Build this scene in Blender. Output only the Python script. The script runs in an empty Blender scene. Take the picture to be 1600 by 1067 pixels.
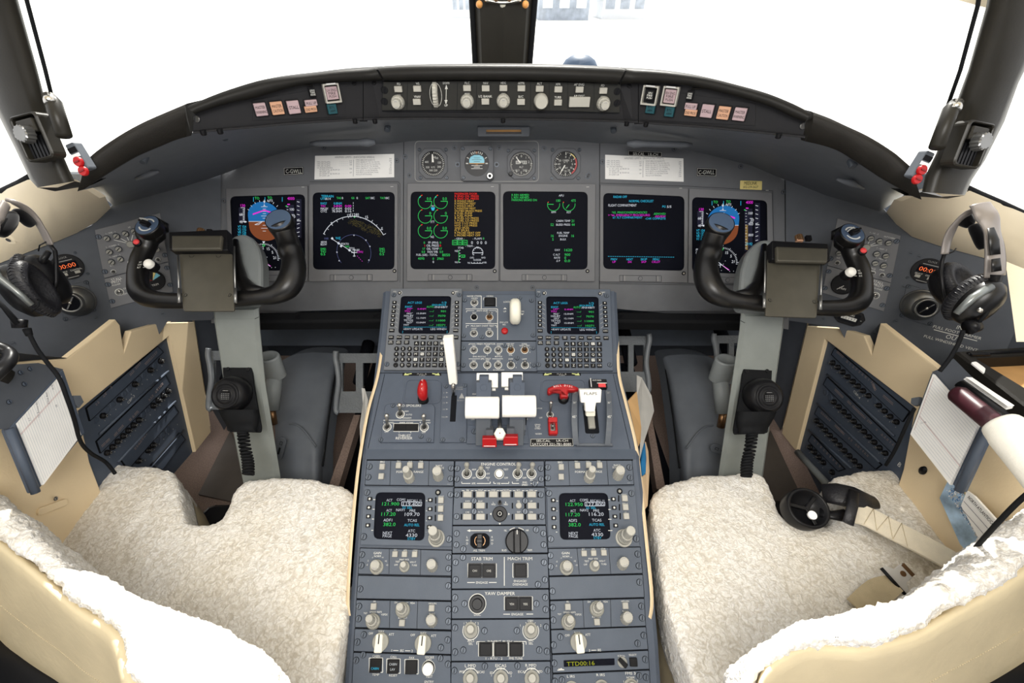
import bpy, math, random
from mathutils import Vector, Matrix, noise
random.seed(7)
PI = math.pi
C = bpy.context.scene.collection
scene = bpy.context.scene
# ------------------------------------------------------------------ camera, sky, sun, exposure
FOC = 700.0                       # focal length in pixels of the 1600 wide frame
TH = math.radians(38.0)
CT, ST = math.cos(TH), math.sin(TH)
CAM = Vector((0, 0, 1.2))
cam_data = bpy.data.cameras.new('camera')
cam_data.sensor_width = 36.0
cam_data.lens = FOC * 36.0 / 1600.0
cam_data.shift_x = 15.0 / 1600.0
cam_data.clip_start = 0.01
cam_data.clip_end = 600.0
cam = bpy.data.objects.new('camera', cam_data)
C.objects.link(cam)
cam.location = CAM
cam.rotation_euler = (PI / 2 - TH, 0, 0)
scene.camera = cam
world = bpy.data.worlds.new('daylight_sky')
scene.world = world
world.use_nodes = True
wn = world.node_tree.nodes
wl = world.node_tree.links
wn.clear()
w_out = wn.new('ShaderNodeOutputWorld')
w_bg = wn.new('ShaderNodeBackground')
w_tc = wn.new('ShaderNodeTexCoord')
w_sep = wn.new('ShaderNodeSeparateXYZ')
w_ramp = wn.new('ShaderNodeValToRGB')
wl.new(w_tc.outputs['Generated'], w_sep.inputs[0])
wl.new(w_sep.outputs['Z'], w_ramp.inputs[0])
wl.new(w_ramp.outputs[0], w_bg.inputs[0])
wl.new(w_bg.outputs[0], w_out.inputs[0])
w_ramp.color_ramp.elements[0].color = (0.98, 0.98, 1.0, 1)
w_ramp.color_ramp.elements[1].color = (1.0, 0.99, 0.97, 1)
w_bg.inputs[1].default_value = 1.12
sun_data = bpy.data.lights.new('sun', 'SUN')
sun_data.energy = 7.0
sun_data.angle = math.radians(0.6)
sun_data.color = (1.0, 0.97, 0.9)
sun = bpy.data.objects.new('sun', sun_data)
C.objects.link(sun)
sun.location = (0.5, 3, 4)
sun.rotation_euler = Vector((0.10, 1.0, 0.95)).to_track_quat('Z', 'Y').to_euler()
dome = bpy.data.lights.new('fill_lamp', 'AREA')  # soft fill added to brighten the cockpit; no such fitting is seen
dome.shape = 'DISK'; dome.size = 0.7; dome.energy = 15.0; dome.color = (1.0, 0.985, 0.965)
fill_ob = bpy.data.objects.new('fill_lamp', dome); C.objects.link(fill_ob)
fill_ob.location = (0, -0.25, 1.68)
fill_ob.rotation_euler = (Vector((0, -0.25, 1.68)) - Vector((0, 0.85, 0.45))).to_track_quat('Z', 'Y').to_euler()
scene.view_settings.view_transform = 'Standard'
scene.view_settings.look = 'None'
scene.view_settings.exposure = 0.35
scene.view_settings.gamma = 1.0
scene.view_settings.use_curve_mapping = False
scene.cycles.max_bounces = 6
scene.cycles.transparent_max_bounces = 12
# ------------------------------------------------------------------ points and planes
def dirv(px, py):
 a = (px - 785.0) / FOC
 b = (533.5 - py) / FOC
 return Vector((a, CT + b * ST, -ST + b * CT))
def W(px, py, Z):
 return CAM + dirv(px, py) * Z
class Fr:
 """a flat frame: origin, right, up, outward normal"""
 def __init__(s, O, U, V, N):
  s.O, s.U, s.V, s.N = Vector(O), Vector(U).normalized(), Vector(V).normalized(), Vector(N).normalized()
 def p(s, u, v, n=0.0):
  return s.O + s.U * u + s.V * v + s.N * n
 def uv(s, px, py, n=0.0):
  d = dirv(px, py)
  O = s.O + s.N * n
  t = (O - CAM).dot(s.N) / d.dot(s.N)
  q = CAM + d * t - s.O
  return (q.dot(s.U), q.dot(s.V))
 def hit(s, px, py, n=0.0):
  u, v = s.uv(px, py, n)
  return s.p(u, v, n)
 def f(s, px, py, n=0.0, rot=0.0):
  """a frame on this plane where the given line of sight meets it"""
  u, v = s.uv(px, py, n)
  c, r = math.cos(rot), math.sin(rot)
  return Fr(s.p(u, v, n), s.U * c + s.V * r, s.V * c - s.U * r, s.N)
 def at(s, u, v, n=0.0, rot=0.0):
  c, r = math.cos(rot), math.sin(rot)
  return Fr(s.p(u, v, n), s.U * c + s.V * r, s.V * c - s.U * r, s.N)
 def s(s, px, py):
  u, v = s.uv(px, py)
  Z = (s.p(u, v) - CAM).dot(Vector((0, CT, -ST)))
  return Z / FOC
 def q(s, pts, n=0.0):
  return [s.uv(x, y, n) for x, y in pts]
def plane3(a, b, c):
 """frame from three points, U horizontal, N towards the camera"""
 N = (b - a).cross(c - a).normalized()
 if N.dot(CAM - a) < 0: N = -N
 V = Vector((0, 0, 1)) - N * N.z
 V.normalize()
 U = V.cross(N)
 return Fr(a, U, V, N)
def catmull(pts, k=6):
 out = []
 n = len(pts)
 for i in range(n - 1):
  p0, p1, p2, p3 = pts[max(i-1, 0)], pts[i], pts[i+1], pts[min(i+2, n-1)]
  for j in range(k):
   t = j / k
   out.append(tuple(0.5 * ((2*b) + (c - a)*t + (2*a - 5*b + 4*c - d)*t*t + (-a + 3*b - 3*c + d)*t**3) for a, b, c, d in zip(p0, p1, p2, p3)))
 out.append(tuple(pts[-1]))
 return out
# ------------------------------------------------------------------ materials
def lin(h):
 h = h.lstrip('#')
 r = [int(h[i:i+2], 16) / 255 for i in (0, 2, 4)]
 return tuple(c / 12.92 if c <= 0.04045 else ((c + 0.055) / 1.055) ** 2.4 for c in r)
def mat(name, col, rough=0.5, metal=0.0, spec=0.5, var=0.06, scale=40.0, bump=0.0, bscale=400.0, emit=0.0, coat=0.0, sheen=0.0, detail=3.0):
 m = bpy.data.materials.new(name)
 m.use_nodes = True
 nt = m.node_tree
 b = nt.nodes['Principled BSDF']
 c = lin(col) if isinstance(col, str) else col
 tc = nt.nodes.new('ShaderNodeTexCoord')
 nz = nt.nodes.new('ShaderNodeTexNoise')
 nz.inputs['Scale'].default_value = scale
 nz.inputs['Detail'].default_value = detail
 nt.links.new(tc.outputs['Object'], nz.inputs['Vector'])
 rp = nt.nodes.new('ShaderNodeValToRGB')
 rp.color_ramp.elements[0].position = 0.3
 rp.color_ramp.elements[1].position = 0.7
 rp.color_ramp.elements[0].color = tuple(x * (1 - var) for x in c) + (1,)
 rp.color_ramp.elements[1].color = tuple(min(1, x * (1 + var)) for x in c) + (1,)
 nt.links.new(nz.outputs['Fac'], rp.inputs[0])
 nt.links.new(rp.outputs[0], b.inputs['Base Color'])
 b.inputs['Roughness'].default_value = rough
 b.inputs['Metallic'].default_value = metal
 b.inputs['Specular IOR Level'].default_value = spec
 if coat: b.inputs['Coat Weight'].default_value = coat
 if sheen: b.inputs['Sheen Weight'].default_value = sheen
 if bump:
  n2 = nt.nodes.new('ShaderNodeTexNoise')
  n2.inputs['Scale'].default_value = bscale
  n2.inputs['Detail'].default_value = 4
  nt.links.new(tc.outputs['Object'], n2.inputs['Vector'])
  bp = nt.nodes.new('ShaderNodeBump')
  bp.inputs['Strength'].default_value = bump
  bp.inputs['Distance'].default_value = 0.002
  nt.links.new(n2.outputs['Fac'], bp.inputs['Height'])
  nt.links.new(bp.outputs[0], b.inputs['Normal'])
 if emit:
  b.inputs['Emission Color'].default_value = c + (1,)
  b.inputs['Emission Strength'].default_value = emit
 return m
M = {}
M['panel'] = mat('panel_grey_paint', '#65676b', 0.55, spec=0.3, var=0.04, bump=0.15, bscale=900)
M['bezel'] = mat('display_bezel_grey', '#717275', 0.5, spec=0.3, var=0.03, bump=0.1, bscale=900)
M['seam'] = mat('dark_gap', '#15171b', 0.8, spec=0.1)
M['ped'] = mat('pedestal_blue_grey', '#4f5764', 0.5, spec=0.3, var=0.05, bump=0.1, bscale=700)
M['ped2'] = mat('module_blue_grey', '#535b67', 0.5, spec=0.3, var=0.04, bump=0.1, bscale=900)
M['hood'] = mat('hood_grey', '#666a70', 0.5, spec=0.35, var=0.05, bump=0.05)
M['wall'] = mat('lining_blue_grey', '#53575e', 0.6, spec=0.25, var=0.05)
M['foot'] = mat('footwell_grey', '#5b6067', 0.55, spec=0.3, var=0.05)
M['black'] = mat('matt_black_paint', '#262421', 0.5, spec=0.12, var=0.08, bump=0.1, bscale=900)
M['lip'] = mat('glareshield_lip_black', '#1a1917', 0.45, spec=0.15, var=0.06, bump=0.1, bscale=1200)
M['face'] = mat('glareshield_face_black', '#262628', 0.55, spec=0.12, var=0.05)
M['fcp'] = mat('control_panel_black', '#2f2f2d', 0.5, spec=0.12, var=0.05)
M['leather'] = mat('black_vinyl', '#1f1d1a', 0.5, spec=0.20, var=0.08, bump=0.3, bscale=1200)
M['plastic'] = mat('black_plastic', '#141416', 0.35, spec=0.20, var=0.05)
M['gloss'] = mat('glossy_black_lacquer', '#0d0c0c', 0.36, spec=0.50, var=0.05)
M['key'] = mat('key_black', '#1c1c1e', 0.45, spec=0.15)
M['rubber'] = mat('black_rubber', '#17181a', 0.7, spec=0.10)
M['glass'] = mat('screen_glass', '#06070b', 0.45, spec=0.05, var=0.02)
M['scrn'] = mat('screen_face', '#10121b', 0.5, spec=0.04, var=0.1, scale=8)
M['btn'] = mat('grey_button', '#a9a79f', 0.45, spec=0.3, var=0.04)
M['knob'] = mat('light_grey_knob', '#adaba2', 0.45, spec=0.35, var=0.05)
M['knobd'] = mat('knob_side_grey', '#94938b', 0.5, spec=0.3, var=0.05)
M['steel'] = mat('brushed_steel', '#8c8c8a', 0.32, metal=0.85, var=0.08)
M['chrome'] = mat('bright_metal', '#c9c6bf', 0.2, metal=0.95, var=0.05)
M['bronze'] = mat('bronze_metal', '#8a6a4c', 0.35, metal=0.8, var=0.1)
M['clip'] = mat('clip_plate_bronze_grey', '#4f4c43', 0.42, metal=0.35, spec=0.4, var=0.08)
M['white'] = mat('white_plastic', '#f4f2ea', 0.4, spec=0.3, var=0.02)
M['cream'] = mat('cream_plastic', '#e9e6d6', 0.4, spec=0.3, var=0.03)
M['red'] = mat('red_plastic', '#ab1417', 0.35, spec=0.4, var=0.06)
M['dred'] = mat('dark_red', '#7c1414', 0.4, spec=0.4, var=0.08)
M['ink'] = mat('white_lettering', '#d8d8d2', 0.6, spec=0.1, var=0.02)
M['inkd'] = mat('dim_lettering', '#9c9c9a', 0.6, spec=0.1, var=0.02)
M['dink'] = mat('black_lettering', '#1b1b1d', 0.6, spec=0.1, var=0.02)
M['paper'] = mat('white_paper', '#f5f4f1', 0.7, spec=0.1, var=0.02)
M['pinkp'] = mat('pink_rule', '#c9a5a5', 0.7, spec=0.1)
M['greyp'] = mat('grey_print', '#8f8f95', 0.7, spec=0.1)
M['rule'] = mat('faint_rule', '#cdd2d6', 0.7, spec=0.1)
M['screw'] = mat('screw_grey', '#4e545c', 0.4, metal=0.3, spec=0.4)
M['dzus'] = mat('fastener_dark', '#555d68', 0.4, metal=0.2, spec=0.4)
M['beige'] = mat('beige_lining', '#f5e7ca', 0.5, spec=0.3, var=0.04, scale=9, bump=0.1, bscale=300)
M['beige2'] = mat('beige_console', '#ead5b0', 0.5, spec=0.3, var=0.04, scale=9, bump=0.1, bscale=300)
M['edge'] = mat('cream_edging', '#dcc7a4', 0.5, spec=0.3)
M['cbp'] = mat('breaker_panel_grey', '#4d5664', 0.5, spec=0.3, var=0.05)
M['cbl'] = mat('breaker_label_strip', '#454e5c', 0.5, spec=0.3, var=0.05)
M['rose'] = mat('faded_print', '#8d7f7c', 0.6, spec=0.1)
M['carpet'] = mat('taupe_carpet', '#84736a', 0.95, spec=0.05, var=0.22, scale=350, bump=1.0, bscale=700, detail=6)
M['shell'] = mat('bulkhead_dark', '#454b54', 0.7, spec=0.2)
M['cavity_shade'] = mat('painted_shade_cavity', '#14151a', 0.9, spec=0.05)  # near-black stands in for shade inside gaps and openings
M['column'] = mat('column_grey', '#7e8380', 0.45, spec=0.35, var=0.04)
M['hub'] = mat('hub_grey', '#7c8182', 0.45, spec=0.35, var=0.04)
M['pedal'] = mat('pedal_grey', '#6d7276', 0.5, spec=0.35, bump=1.0, bscale=260, var=0.08)
M['pedal2'] = mat('pedal_rim_grey', '#767b80', 0.4, spec=0.4)
M['hide'] = mat('cream_leather', '#d3c4a2', 0.5, spec=0.3, var=0.06, scale=14, bump=0.3, bscale=90)
M['hide2'] = mat('white_leather', '#f3efe2', 0.45, spec=0.35, var=0.03, bump=0.2, bscale=300)
M['stitch'] = mat('stitch_thread', '#cdbfa0', 0.8, spec=0.1)
M['web'] = mat('cream_webbing', '#e9dfc9', 0.8, spec=0.1, var=0.05, scale=60, bump=0.4, bscale=900)
M['maroon'] = mat('maroon_leather', '#3c1a22', 0.4, spec=0.4, var=0.1)
M['tan'] = mat('tan_lining', '#b98f5c', 0.6, spec=0.2, var=0.08)
M['kraft'] = mat('kraft_paper', '#cfa877', 0.7, spec=0.1, var=0.05)
M['plasticw'] = mat('cloudy_sleeve', '#bdbcb8', 0.4, spec=0.4, var=0.05)
M['kraft2'] = mat('cream_paper', '#dfc3a0', 0.7, spec=0.1, var=0.04)
M['clipd'] = mat('dark_floor_metal', '#4e4843', 0.45, metal=0.2, spec=0.3, var=0.06)
M['web2'] = mat('grey_beige_webbing', '#b8a98a', 0.8, spec=0.1, var=0.08, scale=60, bump=0.4, bscale=900)
M['chartp'] = mat('pale_blue_chart', '#a3bcd2', 0.7, spec=0.1, var=0.45, scale=35)
M['chartb'] = mat('chart_blue', '#5f86b4', 0.7, spec=0.1)
M['tongue'] = mat('satin_metal', '#d4d2ce', 0.35, metal=0.3)
M['bluep'] = mat('blue_folder', '#2c77ad', 0.5, spec=0.3)
M['teal'] = mat('teal_lens', '#17464e', 0.4, spec=0.3, var=0.05)
M['pinkl'] = mat('pink_lens', '#a89296', 0.45, spec=0.3, var=0.04)
M['amberl'] = mat('peach_lens', '#c09478', 0.45, spec=0.3, var=0.04)
M['yellowp'] = mat('yellow_sticker', '#ead98f', 0.5, spec=0.2)
M['lime'] = mat('pale_yellow_arrow', '#c9cf8a', 0.5, spec=0.2)
M['capblue'] = mat('blue_grey_cap', '#4c5d75', 0.45, spec=0.35, var=0.03)
M['redbtn'] = mat('coral_button', '#e0484a', 0.4, spec=0.3)
M['haze_pale'] = mat('glare_washed_building', '#e6e8ec', 0.9, spec=0.0, var=0.05, scale=0.3)  # near-white carries the washed-out glare of the far buildings
M['haze_blue'] = mat('painted_haze_wall', '#aeb6c2', 0.9, spec=0.0, var=0.2, scale=1.0)  # distance haze mixed into the wall colour
M['ground'] = mat('pale_concrete', '#efefec', 0.95, spec=0.0, var=0.02, scale=0.5)
M['post'] = mat('post_black_plastic', '#2a2823', 0.36, spec=0.25, var=0.06, bump=0.05)
M['tube'] = mat('armature_grey', '#7f8382', 0.35, metal=0.6)
M['orange'] = mat('orange_bulb', '#e8a45c', 0.4, spec=0.4)
for k, h, e in (('g', '#35d060', .75), ('c', '#2fb4d8', .8), ('w', '#d6dae2', .75), ('m', '#e02ad0', .8), ('y', '#d8b04e', .75), ('r', '#f02a20', .85),
    ('b', '#1f74b8', .62), ('n', '#8a4a28', .62), ('o', '#f0713c', .9), ('gy', '#b4b820', .6), ('dim', '#5a6090', .7), ('terr', '#4a4322', .6), ('lit', '#e8ecec', .6)):
 M['e_' + k] = mat('lit_symbol_' + k, h, 0.6, spec=0.0, emit=e, var=0.02)
 # a lit symbol gives its own light; its surface is otherwise dark
 nt = M['e_' + k].node_tree
 for el in nt.nodes['Color Ramp'].color_ramp.elements: el.color = (0.01, 0.01, 0.012, 1)
M['e_g'].name, M['e_c'].name = 'lit_green', 'lit_cyan'
# window glass: clear with a faint surface reflection
gm = bpy.data.materials.new('window_glass'); gm.use_nodes = True
nt = gm.node_tree; nt.nodes.clear()
o_ = nt.nodes.new('ShaderNodeOutputMaterial'); t_ = nt.nodes.new('ShaderNodeBsdfTransparent'); g_ = nt.nodes.new('ShaderNodeBsdfGlossy'); x_ = nt.nodes.new('ShaderNodeMixShader')
g_.inputs['Roughness'].default_value = 0.02; x_.inputs[0].default_value = 0.04
t_.inputs[0].default_value = (0.97, 0.98, 0.97, 1)
nt.links.new(t_.outputs[0], x_.inputs[1]); nt.links.new(g_.outputs[0], x_.inputs[2]); nt.links.new(x_.outputs[0], o_.inputs[0])
M['pane'] = gm
# clear guard plastic
cg = gm.copy(); cg.name = 'clear_guard_plastic'; M['clear'] = cg
# sheepskin
fm = bpy.data.materials.new('sheepskin_fleece'); fm.use_nodes = True
nt = fm.node_tree; b = nt.nodes['Principled BSDF']
tc = nt.nodes.new('ShaderNodeTexCoord')
vo = nt.nodes.new('ShaderNodeTexVoronoi'); vo.inputs['Scale'].default_value = 150
n1 = nt.nodes.new('ShaderNodeTexNoise'); n1.inputs['Scale'].default_value = 90; n1.inputs['Detail'].default_value = 3
mx = nt.nodes.new('ShaderNodeVectorMath'); mx.operation = 'SCALE'; mx.inputs['Scale'].default_value = 0.03
ad = nt.nodes.new('ShaderNodeVectorMath'); ad.operation = 'ADD'
nt.links.new(tc.outputs['Object'], n1.inputs['Vector'])
nt.links.new(n1.outputs['Color'], mx.inputs[0]); nt.links.new(tc.outputs['Object'], ad.inputs[0]); nt.links.new(mx.outputs[0], ad.inputs[1])
nt.links.new(ad.outputs[0], vo.inputs['Vector'])
rp = nt.nodes.new('ShaderNodeValToRGB')
rp.color_ramp.elements[0].position = 0.25; rp.color_ramp.elements[0].color = lin('#f5f3ef') + (1,)
rp.color_ramp.elements[1].position = 0.85; rp.color_ramp.elements[1].color = lin('#d3cdc2') + (1,)  # darker between tufts: crevice shade put into the colour
nt.links.new(vo.outputs['Distance'], rp.inputs[0])
big = nt.nodes.new('ShaderNodeTexNoise'); big.inputs['Scale'].default_value = 7; big.inputs['Detail'].default_value = 4
nt.links.new(tc.outputs['Object'], big.inputs['Vector'])
mr = nt.nodes.new('ShaderNodeMix'); mr.data_type = 'RGBA'; mr.blend_type = 'MULTIPLY'; mr.inputs[0].default_value = 1.0
r2 = nt.nodes.new('ShaderNodeValToRGB'); r2.color_ramp.elements[0].position = 0.35; r2.color_ramp.elements[0].color = (0.93, 0.90, 0.84, 1); r2.color_ramp.elements[1].position = 0.6; r2.color_ramp.elements[1].color = (1, 1, 1, 1)
nt.links.new(big.outputs['Fac'], r2.inputs[0])
nt.links.new(rp.outputs[0], mr.inputs[6]); nt.links.new(r2.outputs[0], mr.inputs[7]); nt.links.new(mr.outputs[2], b.inputs['Base Color'])
r3 = nt.nodes.new('ShaderNodeValToRGB'); r3.color_ramp.interpolation = 'B_SPLINE'; r3.color_ramp.elements[1].position = 0.9
nt.links.new(vo.outputs['Distance'], r3.inputs[0])
bp = nt.nodes.new('ShaderNodeBump'); bp.inputs['Strength'].default_value = 0.55; bp.inputs['Distance'].default_value = 0.004; bp.invert = True
nt.links.new(r3.outputs[0], bp.inputs['Height']); nt.links.new(bp.outputs[0], b.inputs['Normal'])
b.inputs['Roughness'].default_value = 0.95; b.inputs['Specular IOR Level'].default_value = 0.05; b.inputs['Sheen Weight'].default_value = 0.2
M['fleece'] = fm
# ------------------------------------------------------------------ mesh builder
TXT = {}
def text_mesh(s):
 if s in TXT: return TXT[s]
 cu = bpy.data.curves.new('t', 'FONT')
 cu.body = s; cu.size = 1.0; cu.align_x = 'LEFT'; cu.align_y = 'BOTTOM_BASELINE'
 cu.resolution_u = 2
 ob = bpy.data.objects.new('t', cu)
 me = bpy.data.meshes.new_from_object(ob)
 vs = [(v.co.x, v.co.y) for v in me.vertices]
 fs = [tuple(p.vertices) for p in me.polygons]
 bpy.data.objects.remove(ob); bpy.data.curves.remove(cu); bpy.data.meshes.remove(me)
 if vs:
  x0 = min(v[0] for v in vs); x1 = max(v[0] for v in vs)
  vs = [(v[0] - x0, v[1]) for v in vs]; w = x1 - x0
 else: w = 0
 TXT[s] = (vs, fs, w)
 return TXT[s]
def rrect(w, h, r, cx=0.0, cy=0.0, seg=3):
 r = min(r, w / 2 * 0.999, h / 2 * 0.999)
 out = []
 for sx, sy, a0 in ((1, 1, 0), (-1, 1, 90), (-1, -1, 180), (1, -1, 270)):
  for k in range(seg + 1):
   a = math.radians(a0 + 90 * k / seg)
   out.append((cx + sx * (w / 2 - r) + r * math.cos(a), cy + sy * (h / 2 - r) + r * math.sin(a)))
 return out
def rpoly(pts, r, seg=3):
 """round the corners of a polygon; r may be one radius or a list"""
 n = len(pts); out = []
 for i in range(n):
  p = Vector(pts[i]); a = Vector(pts[i-1]) - p; b = Vector(pts[(i+1) % n]) - p
  ri = r[i] if isinstance(r, (list, tuple)) else r
  la, lb = a.length, b.length
  if ri <= 0 or la < 1e-9 or lb < 1e-9:
   out += [tuple(p)] * (seg + 1); continue
  t = min(ri, la * 0.49, lb * 0.49)
  A = p + a / la * t; B = p + b / lb * t
  for k in range(seg + 1):
   s = k / seg
   out.append(tuple(A * (1-s)**2 + p * 2*s*(1-s) + B * s*s))
 return out
def area2(pts):
 return sum(pts[i-1][0] * pts[i][1] - pts[i][0] * pts[i-1][1] for i in range(len(pts)))
def inset(pts, d):
 """move a polygon's outline inwards by d"""
 n = len(pts); sg = 1 if area2(pts) > 0 else -1; out = []
 for i in range(n):
  j = 1
  while j < n and (Vector(pts[i-j]) - Vector(pts[i])).length < 1e-9: j += 1
  k = 1
  while k < n and (Vector(pts[(i+k) % n]) - Vector(pts[i])).length < 1e-9: k += 1
  a = Vector(pts[i]) - Vector(pts[i-j]); b = Vector(pts[(i+k) % n]) - Vector(pts[i])
  if a.length < 1e-12 or b.length < 1e-12: out.append(pts[i]); continue
  a.normalize(); b.normalize()
  na = Vector((-a.y, a.x)) * sg; nb = Vector((-b.y, b.x)) * sg
  m = na + nb
  L = m.length
  m = m / L if L > 1e-6 else na
  c = max(0.4, m.dot(na))
  out.append((pts[i][0] + m.x * d / c, pts[i][1] + m.y * d / c))
 return out
class MB:
 def __init__(s):
  s.v = []; s.f = []; s.m = []; s.sm = []; s.mats = []
 def mi(s, k):
  if k not in s.mats: s.mats.append(k)
  return s.mats.index(k)
 def add(s, vs, fs, mk, smooth=False):
  b = len(s.v); i = s.mi(mk)
  s.v += [Vector(v) for v in vs]
  for f in fs:
   s.f.append(tuple(b + k for k in f)); s.m.append(i); s.sm.append(smooth)
 def prism(s, fr, pts, n0, n1, mk, bev=0.0, bot=True, top=True, tmk=None):
  if area2(pts) < 0: pts = pts[::-1]
  n = len(pts)
  vs = [fr.p(u, v, n0) for u, v in pts]
  rings = [(pts, n1 - (bev if bev else 0))]
  if bev:
   rings.append((inset(pts, bev * 0.35), n1 - bev * 0.35)); rings.append((inset(pts, bev), n1))
  for q, nn in rings: vs += [fr.p(u, v, nn) for u, v in q]
  fs = []
  for r in range(len(rings)):
   for i in range(n):
    j = (i + 1) % n
    fs.append((r*n + i, r*n + j, (r+1)*n + j, (r+1)*n + i))
  s.add(vs, fs, mk)
  L = len(rings)
  if top: s.add([fr.p(u, v, rings[-1][1]) for u, v in rings[-1][0]], [tuple(range(n))], tmk or mk)
  if bot: s.add([fr.p(u, v, n0) for u, v in pts], [tuple(reversed(range(n)))], mk)
  return s
 def box(s, fr, w, h, n0, n1, mk, r=0.0, bev=0.0, cx=0, cy=0, seg=2, tmk=None):
  pts = rrect(w, h, r, cx, cy, seg) if r > 0 else [(cx-w/2, cy-h/2), (cx+w/2, cy-h/2), (cx+w/2, cy+h/2), (cx-w/2, cy+h/2)]
  return s.prism(fr, pts, n0, n1, mk, bev, tmk=tmk)
 def ring(s, fr, outer, inner, n0, n1, mk, bev=0.0, nin=None, inmk=None):
  """frame between two outlines with the same number of points"""
  n = len(outer); nin = n0 if nin is None else nin
  o2 = inset(outer, bev) if bev else outer
  i2 = inset(inner, -bev * 0.6) if bev else inner
  L = [(outer, n0), (outer, n1 - bev), (o2, n1), (i2, n1), (inner, n1 - bev * 0.6), (inner, nin)]
  vs = []
  for q, nn in L: vs += [fr.p(u, v, nn) for u, v in q]
  fs = []; fi = []
  for r in range(5):
   for i in range(n):
    j = (i + 1) % n
    (fi if r == 4 else fs).append((r*n+i, r*n+j, (r+1)*n+j, (r+1)*n+i))
  s.add(vs, fs, mk); s.add(vs, fi, inmk or mk)
  return s
 def poly(s, fr, pts, n, mk):
  if area2(pts) < 0: pts = pts[::-1]
  s.add([fr.p(u, v, n) for u, v in pts], [tuple(range(len(pts)))], mk)
  return s
 def lathe(s, fr, prof, mk, seg=20, smooth=True, cu=0, cv=0, sx=1.0, sy=1.0, tmk=None):
  vs = []
  for r, n in prof:
   for k in range(seg):
    a = 2 * PI * k / seg
    vs.append(fr.p(cu + r * sx * math.cos(a), cv + r * sy * math.sin(a), n))
  fs = []
  for i in range(len(prof) - 1):
   for k in range(seg):
    j = (k + 1) % seg
    fs.append((i*seg+k, i*seg+j, (i+1)*seg+j, (i+1)*seg+k))
  s.add(vs, fs, mk, smooth)
  for r, n, rev in ((prof[0][0], prof[0][1], True), (prof[-1][0], prof[-1][1], False)):
   if r > 1e-6:
    c = [fr.p(cu + r*sx*math.cos(2*PI*k/seg), cv + r*sy*math.sin(2*PI*k/seg), n) for k in range(seg)]
    s.add(c, [tuple(reversed(range(seg))) if rev else tuple(range(seg))], mk if rev else (tmk or mk))
  return s
 def cyl(s, fr, r, n0, n1, mk, seg=20, bev=0.0, cu=0, cv=0, smooth=True, tmk=None):
  b = bev
  pr = [(r, n0), (r, n1 - b)]
  if b: pr += [(r - b*0.35, n1 - b*0.35), (r - b, n1)]
  return s.lathe(fr, pr, mk, seg, smooth, cu, cv, tmk=tmk)
 def fluted(s, fr, r, n0, n1, mk, nf=12, d=0.08, taper=0.9, tmk=None):
  seg = nf * 4
  vs = []
  for rr, n in ((1, n0), (taper, n1 - r*0.1), (taper*0.88, n1)):
   for k in range(seg):
    a = 2*PI*k/seg
    q = r * rr * (1 - d * (0.5 + 0.5 * math.cos(nf * a)))
    vs.append(fr.p(q*math.cos(a), q*math.sin(a), n))
  fs = [(i*seg+k, i*seg+(k+1) % seg, (i+1)*seg+(k+1) % seg, (i+1)*seg+k) for i in range(2) for k in range(seg)]
  s.add(vs, fs, mk)
  s.add(vs[2*seg:], [tuple(range(seg))], tmk or mk)
  return s
 def tube(s, pts, rad, mk, seg=10, caps=True, flat=1.0, up=None):
  n = len(pts); pts = [Vector(p) for p in pts]
  rad = rad if isinstance(rad, (list, tuple)) else [rad] * n
  ref = None; vs = []
  for i in range(n):
   t = (pts[min(i+1, n-1)] - pts[max(i-1, 0)])
   if t.length < 1e-9: t = Vector((0, 0, 1))
   t.normalize()
   if up is not None: a = Vector(up)
   elif ref is None: a = Vector((0, 0, 1)) if abs(t.z) < 0.9 else Vector((1, 0, 0))
   else: a = ref
   a = a - t * a.dot(t); a.normalize(); ref = a
   b = t.cross(a)
   for k in range(seg):
    w = 2*PI*k/seg
    vs.append(pts[i] + a * (math.cos(w) * rad[i] * flat) + b * (math.sin(w) * rad[i]))
  fs = [(i*seg+k, i*seg+(k+1) % seg, (i+1)*seg+(k+1) % seg, (i+1)*seg+k) for i in range(n-1) for k in range(seg)]
  if caps: fs += [tuple(reversed(range(seg))), tuple(range((n-1)*seg, n*seg))]
  s.add(vs, fs, mk, True)
  return s
 def ball(s, c, r, mk, seg=16, ax=None, squash=(1, 1, 1)):
  U, V, N = ax if ax else (Vector((1,0,0)), Vector((0,1,0)), Vector((0,0,1)))
  fr = Fr(c, U, V, N); pr = []
  h = seg // 2
  for i in range(h + 1):
   a = -PI/2 + PI*i/h
   pr.append((max(1e-5, r*math.cos(a)), r*math.sin(a)*squash[2]))
  return s.lathe(fr, pr, mk, seg, sx=squash[0], sy=squash[1])
 def line(s, fr, a, b, w, mk, n=0.0):
  a = Vector(a); b = Vector(b); d = b - a
  if d.length < 1e-9: return s
  d.normalize(); q = Vector((-d.y, d.x)) * (w / 2)
  s.add([fr.p(*(a - q), n), fr.p(*(b - q), n), fr.p(*(b + q), n), fr.p(*(a + q), n)], [(0, 1, 2, 3)], mk)
  return s
 def arc(s, fr, r, a0, a1, w, mk, n=0.0, cu=0, cv=0, seg=24):
  vs = []
  for k in range(seg + 1):
   a = math.radians(a0 + (a1 - a0) * k / seg)
   for q in (r - w/2, r + w/2): vs.append(fr.p(cu + q*math.cos(a), cv + q*math.sin(a), n))
  s.add(vs, [(2*k, 2*k+1, 2*k+3, 2*k+2) for k in range(seg)], mk)
  return s
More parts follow.
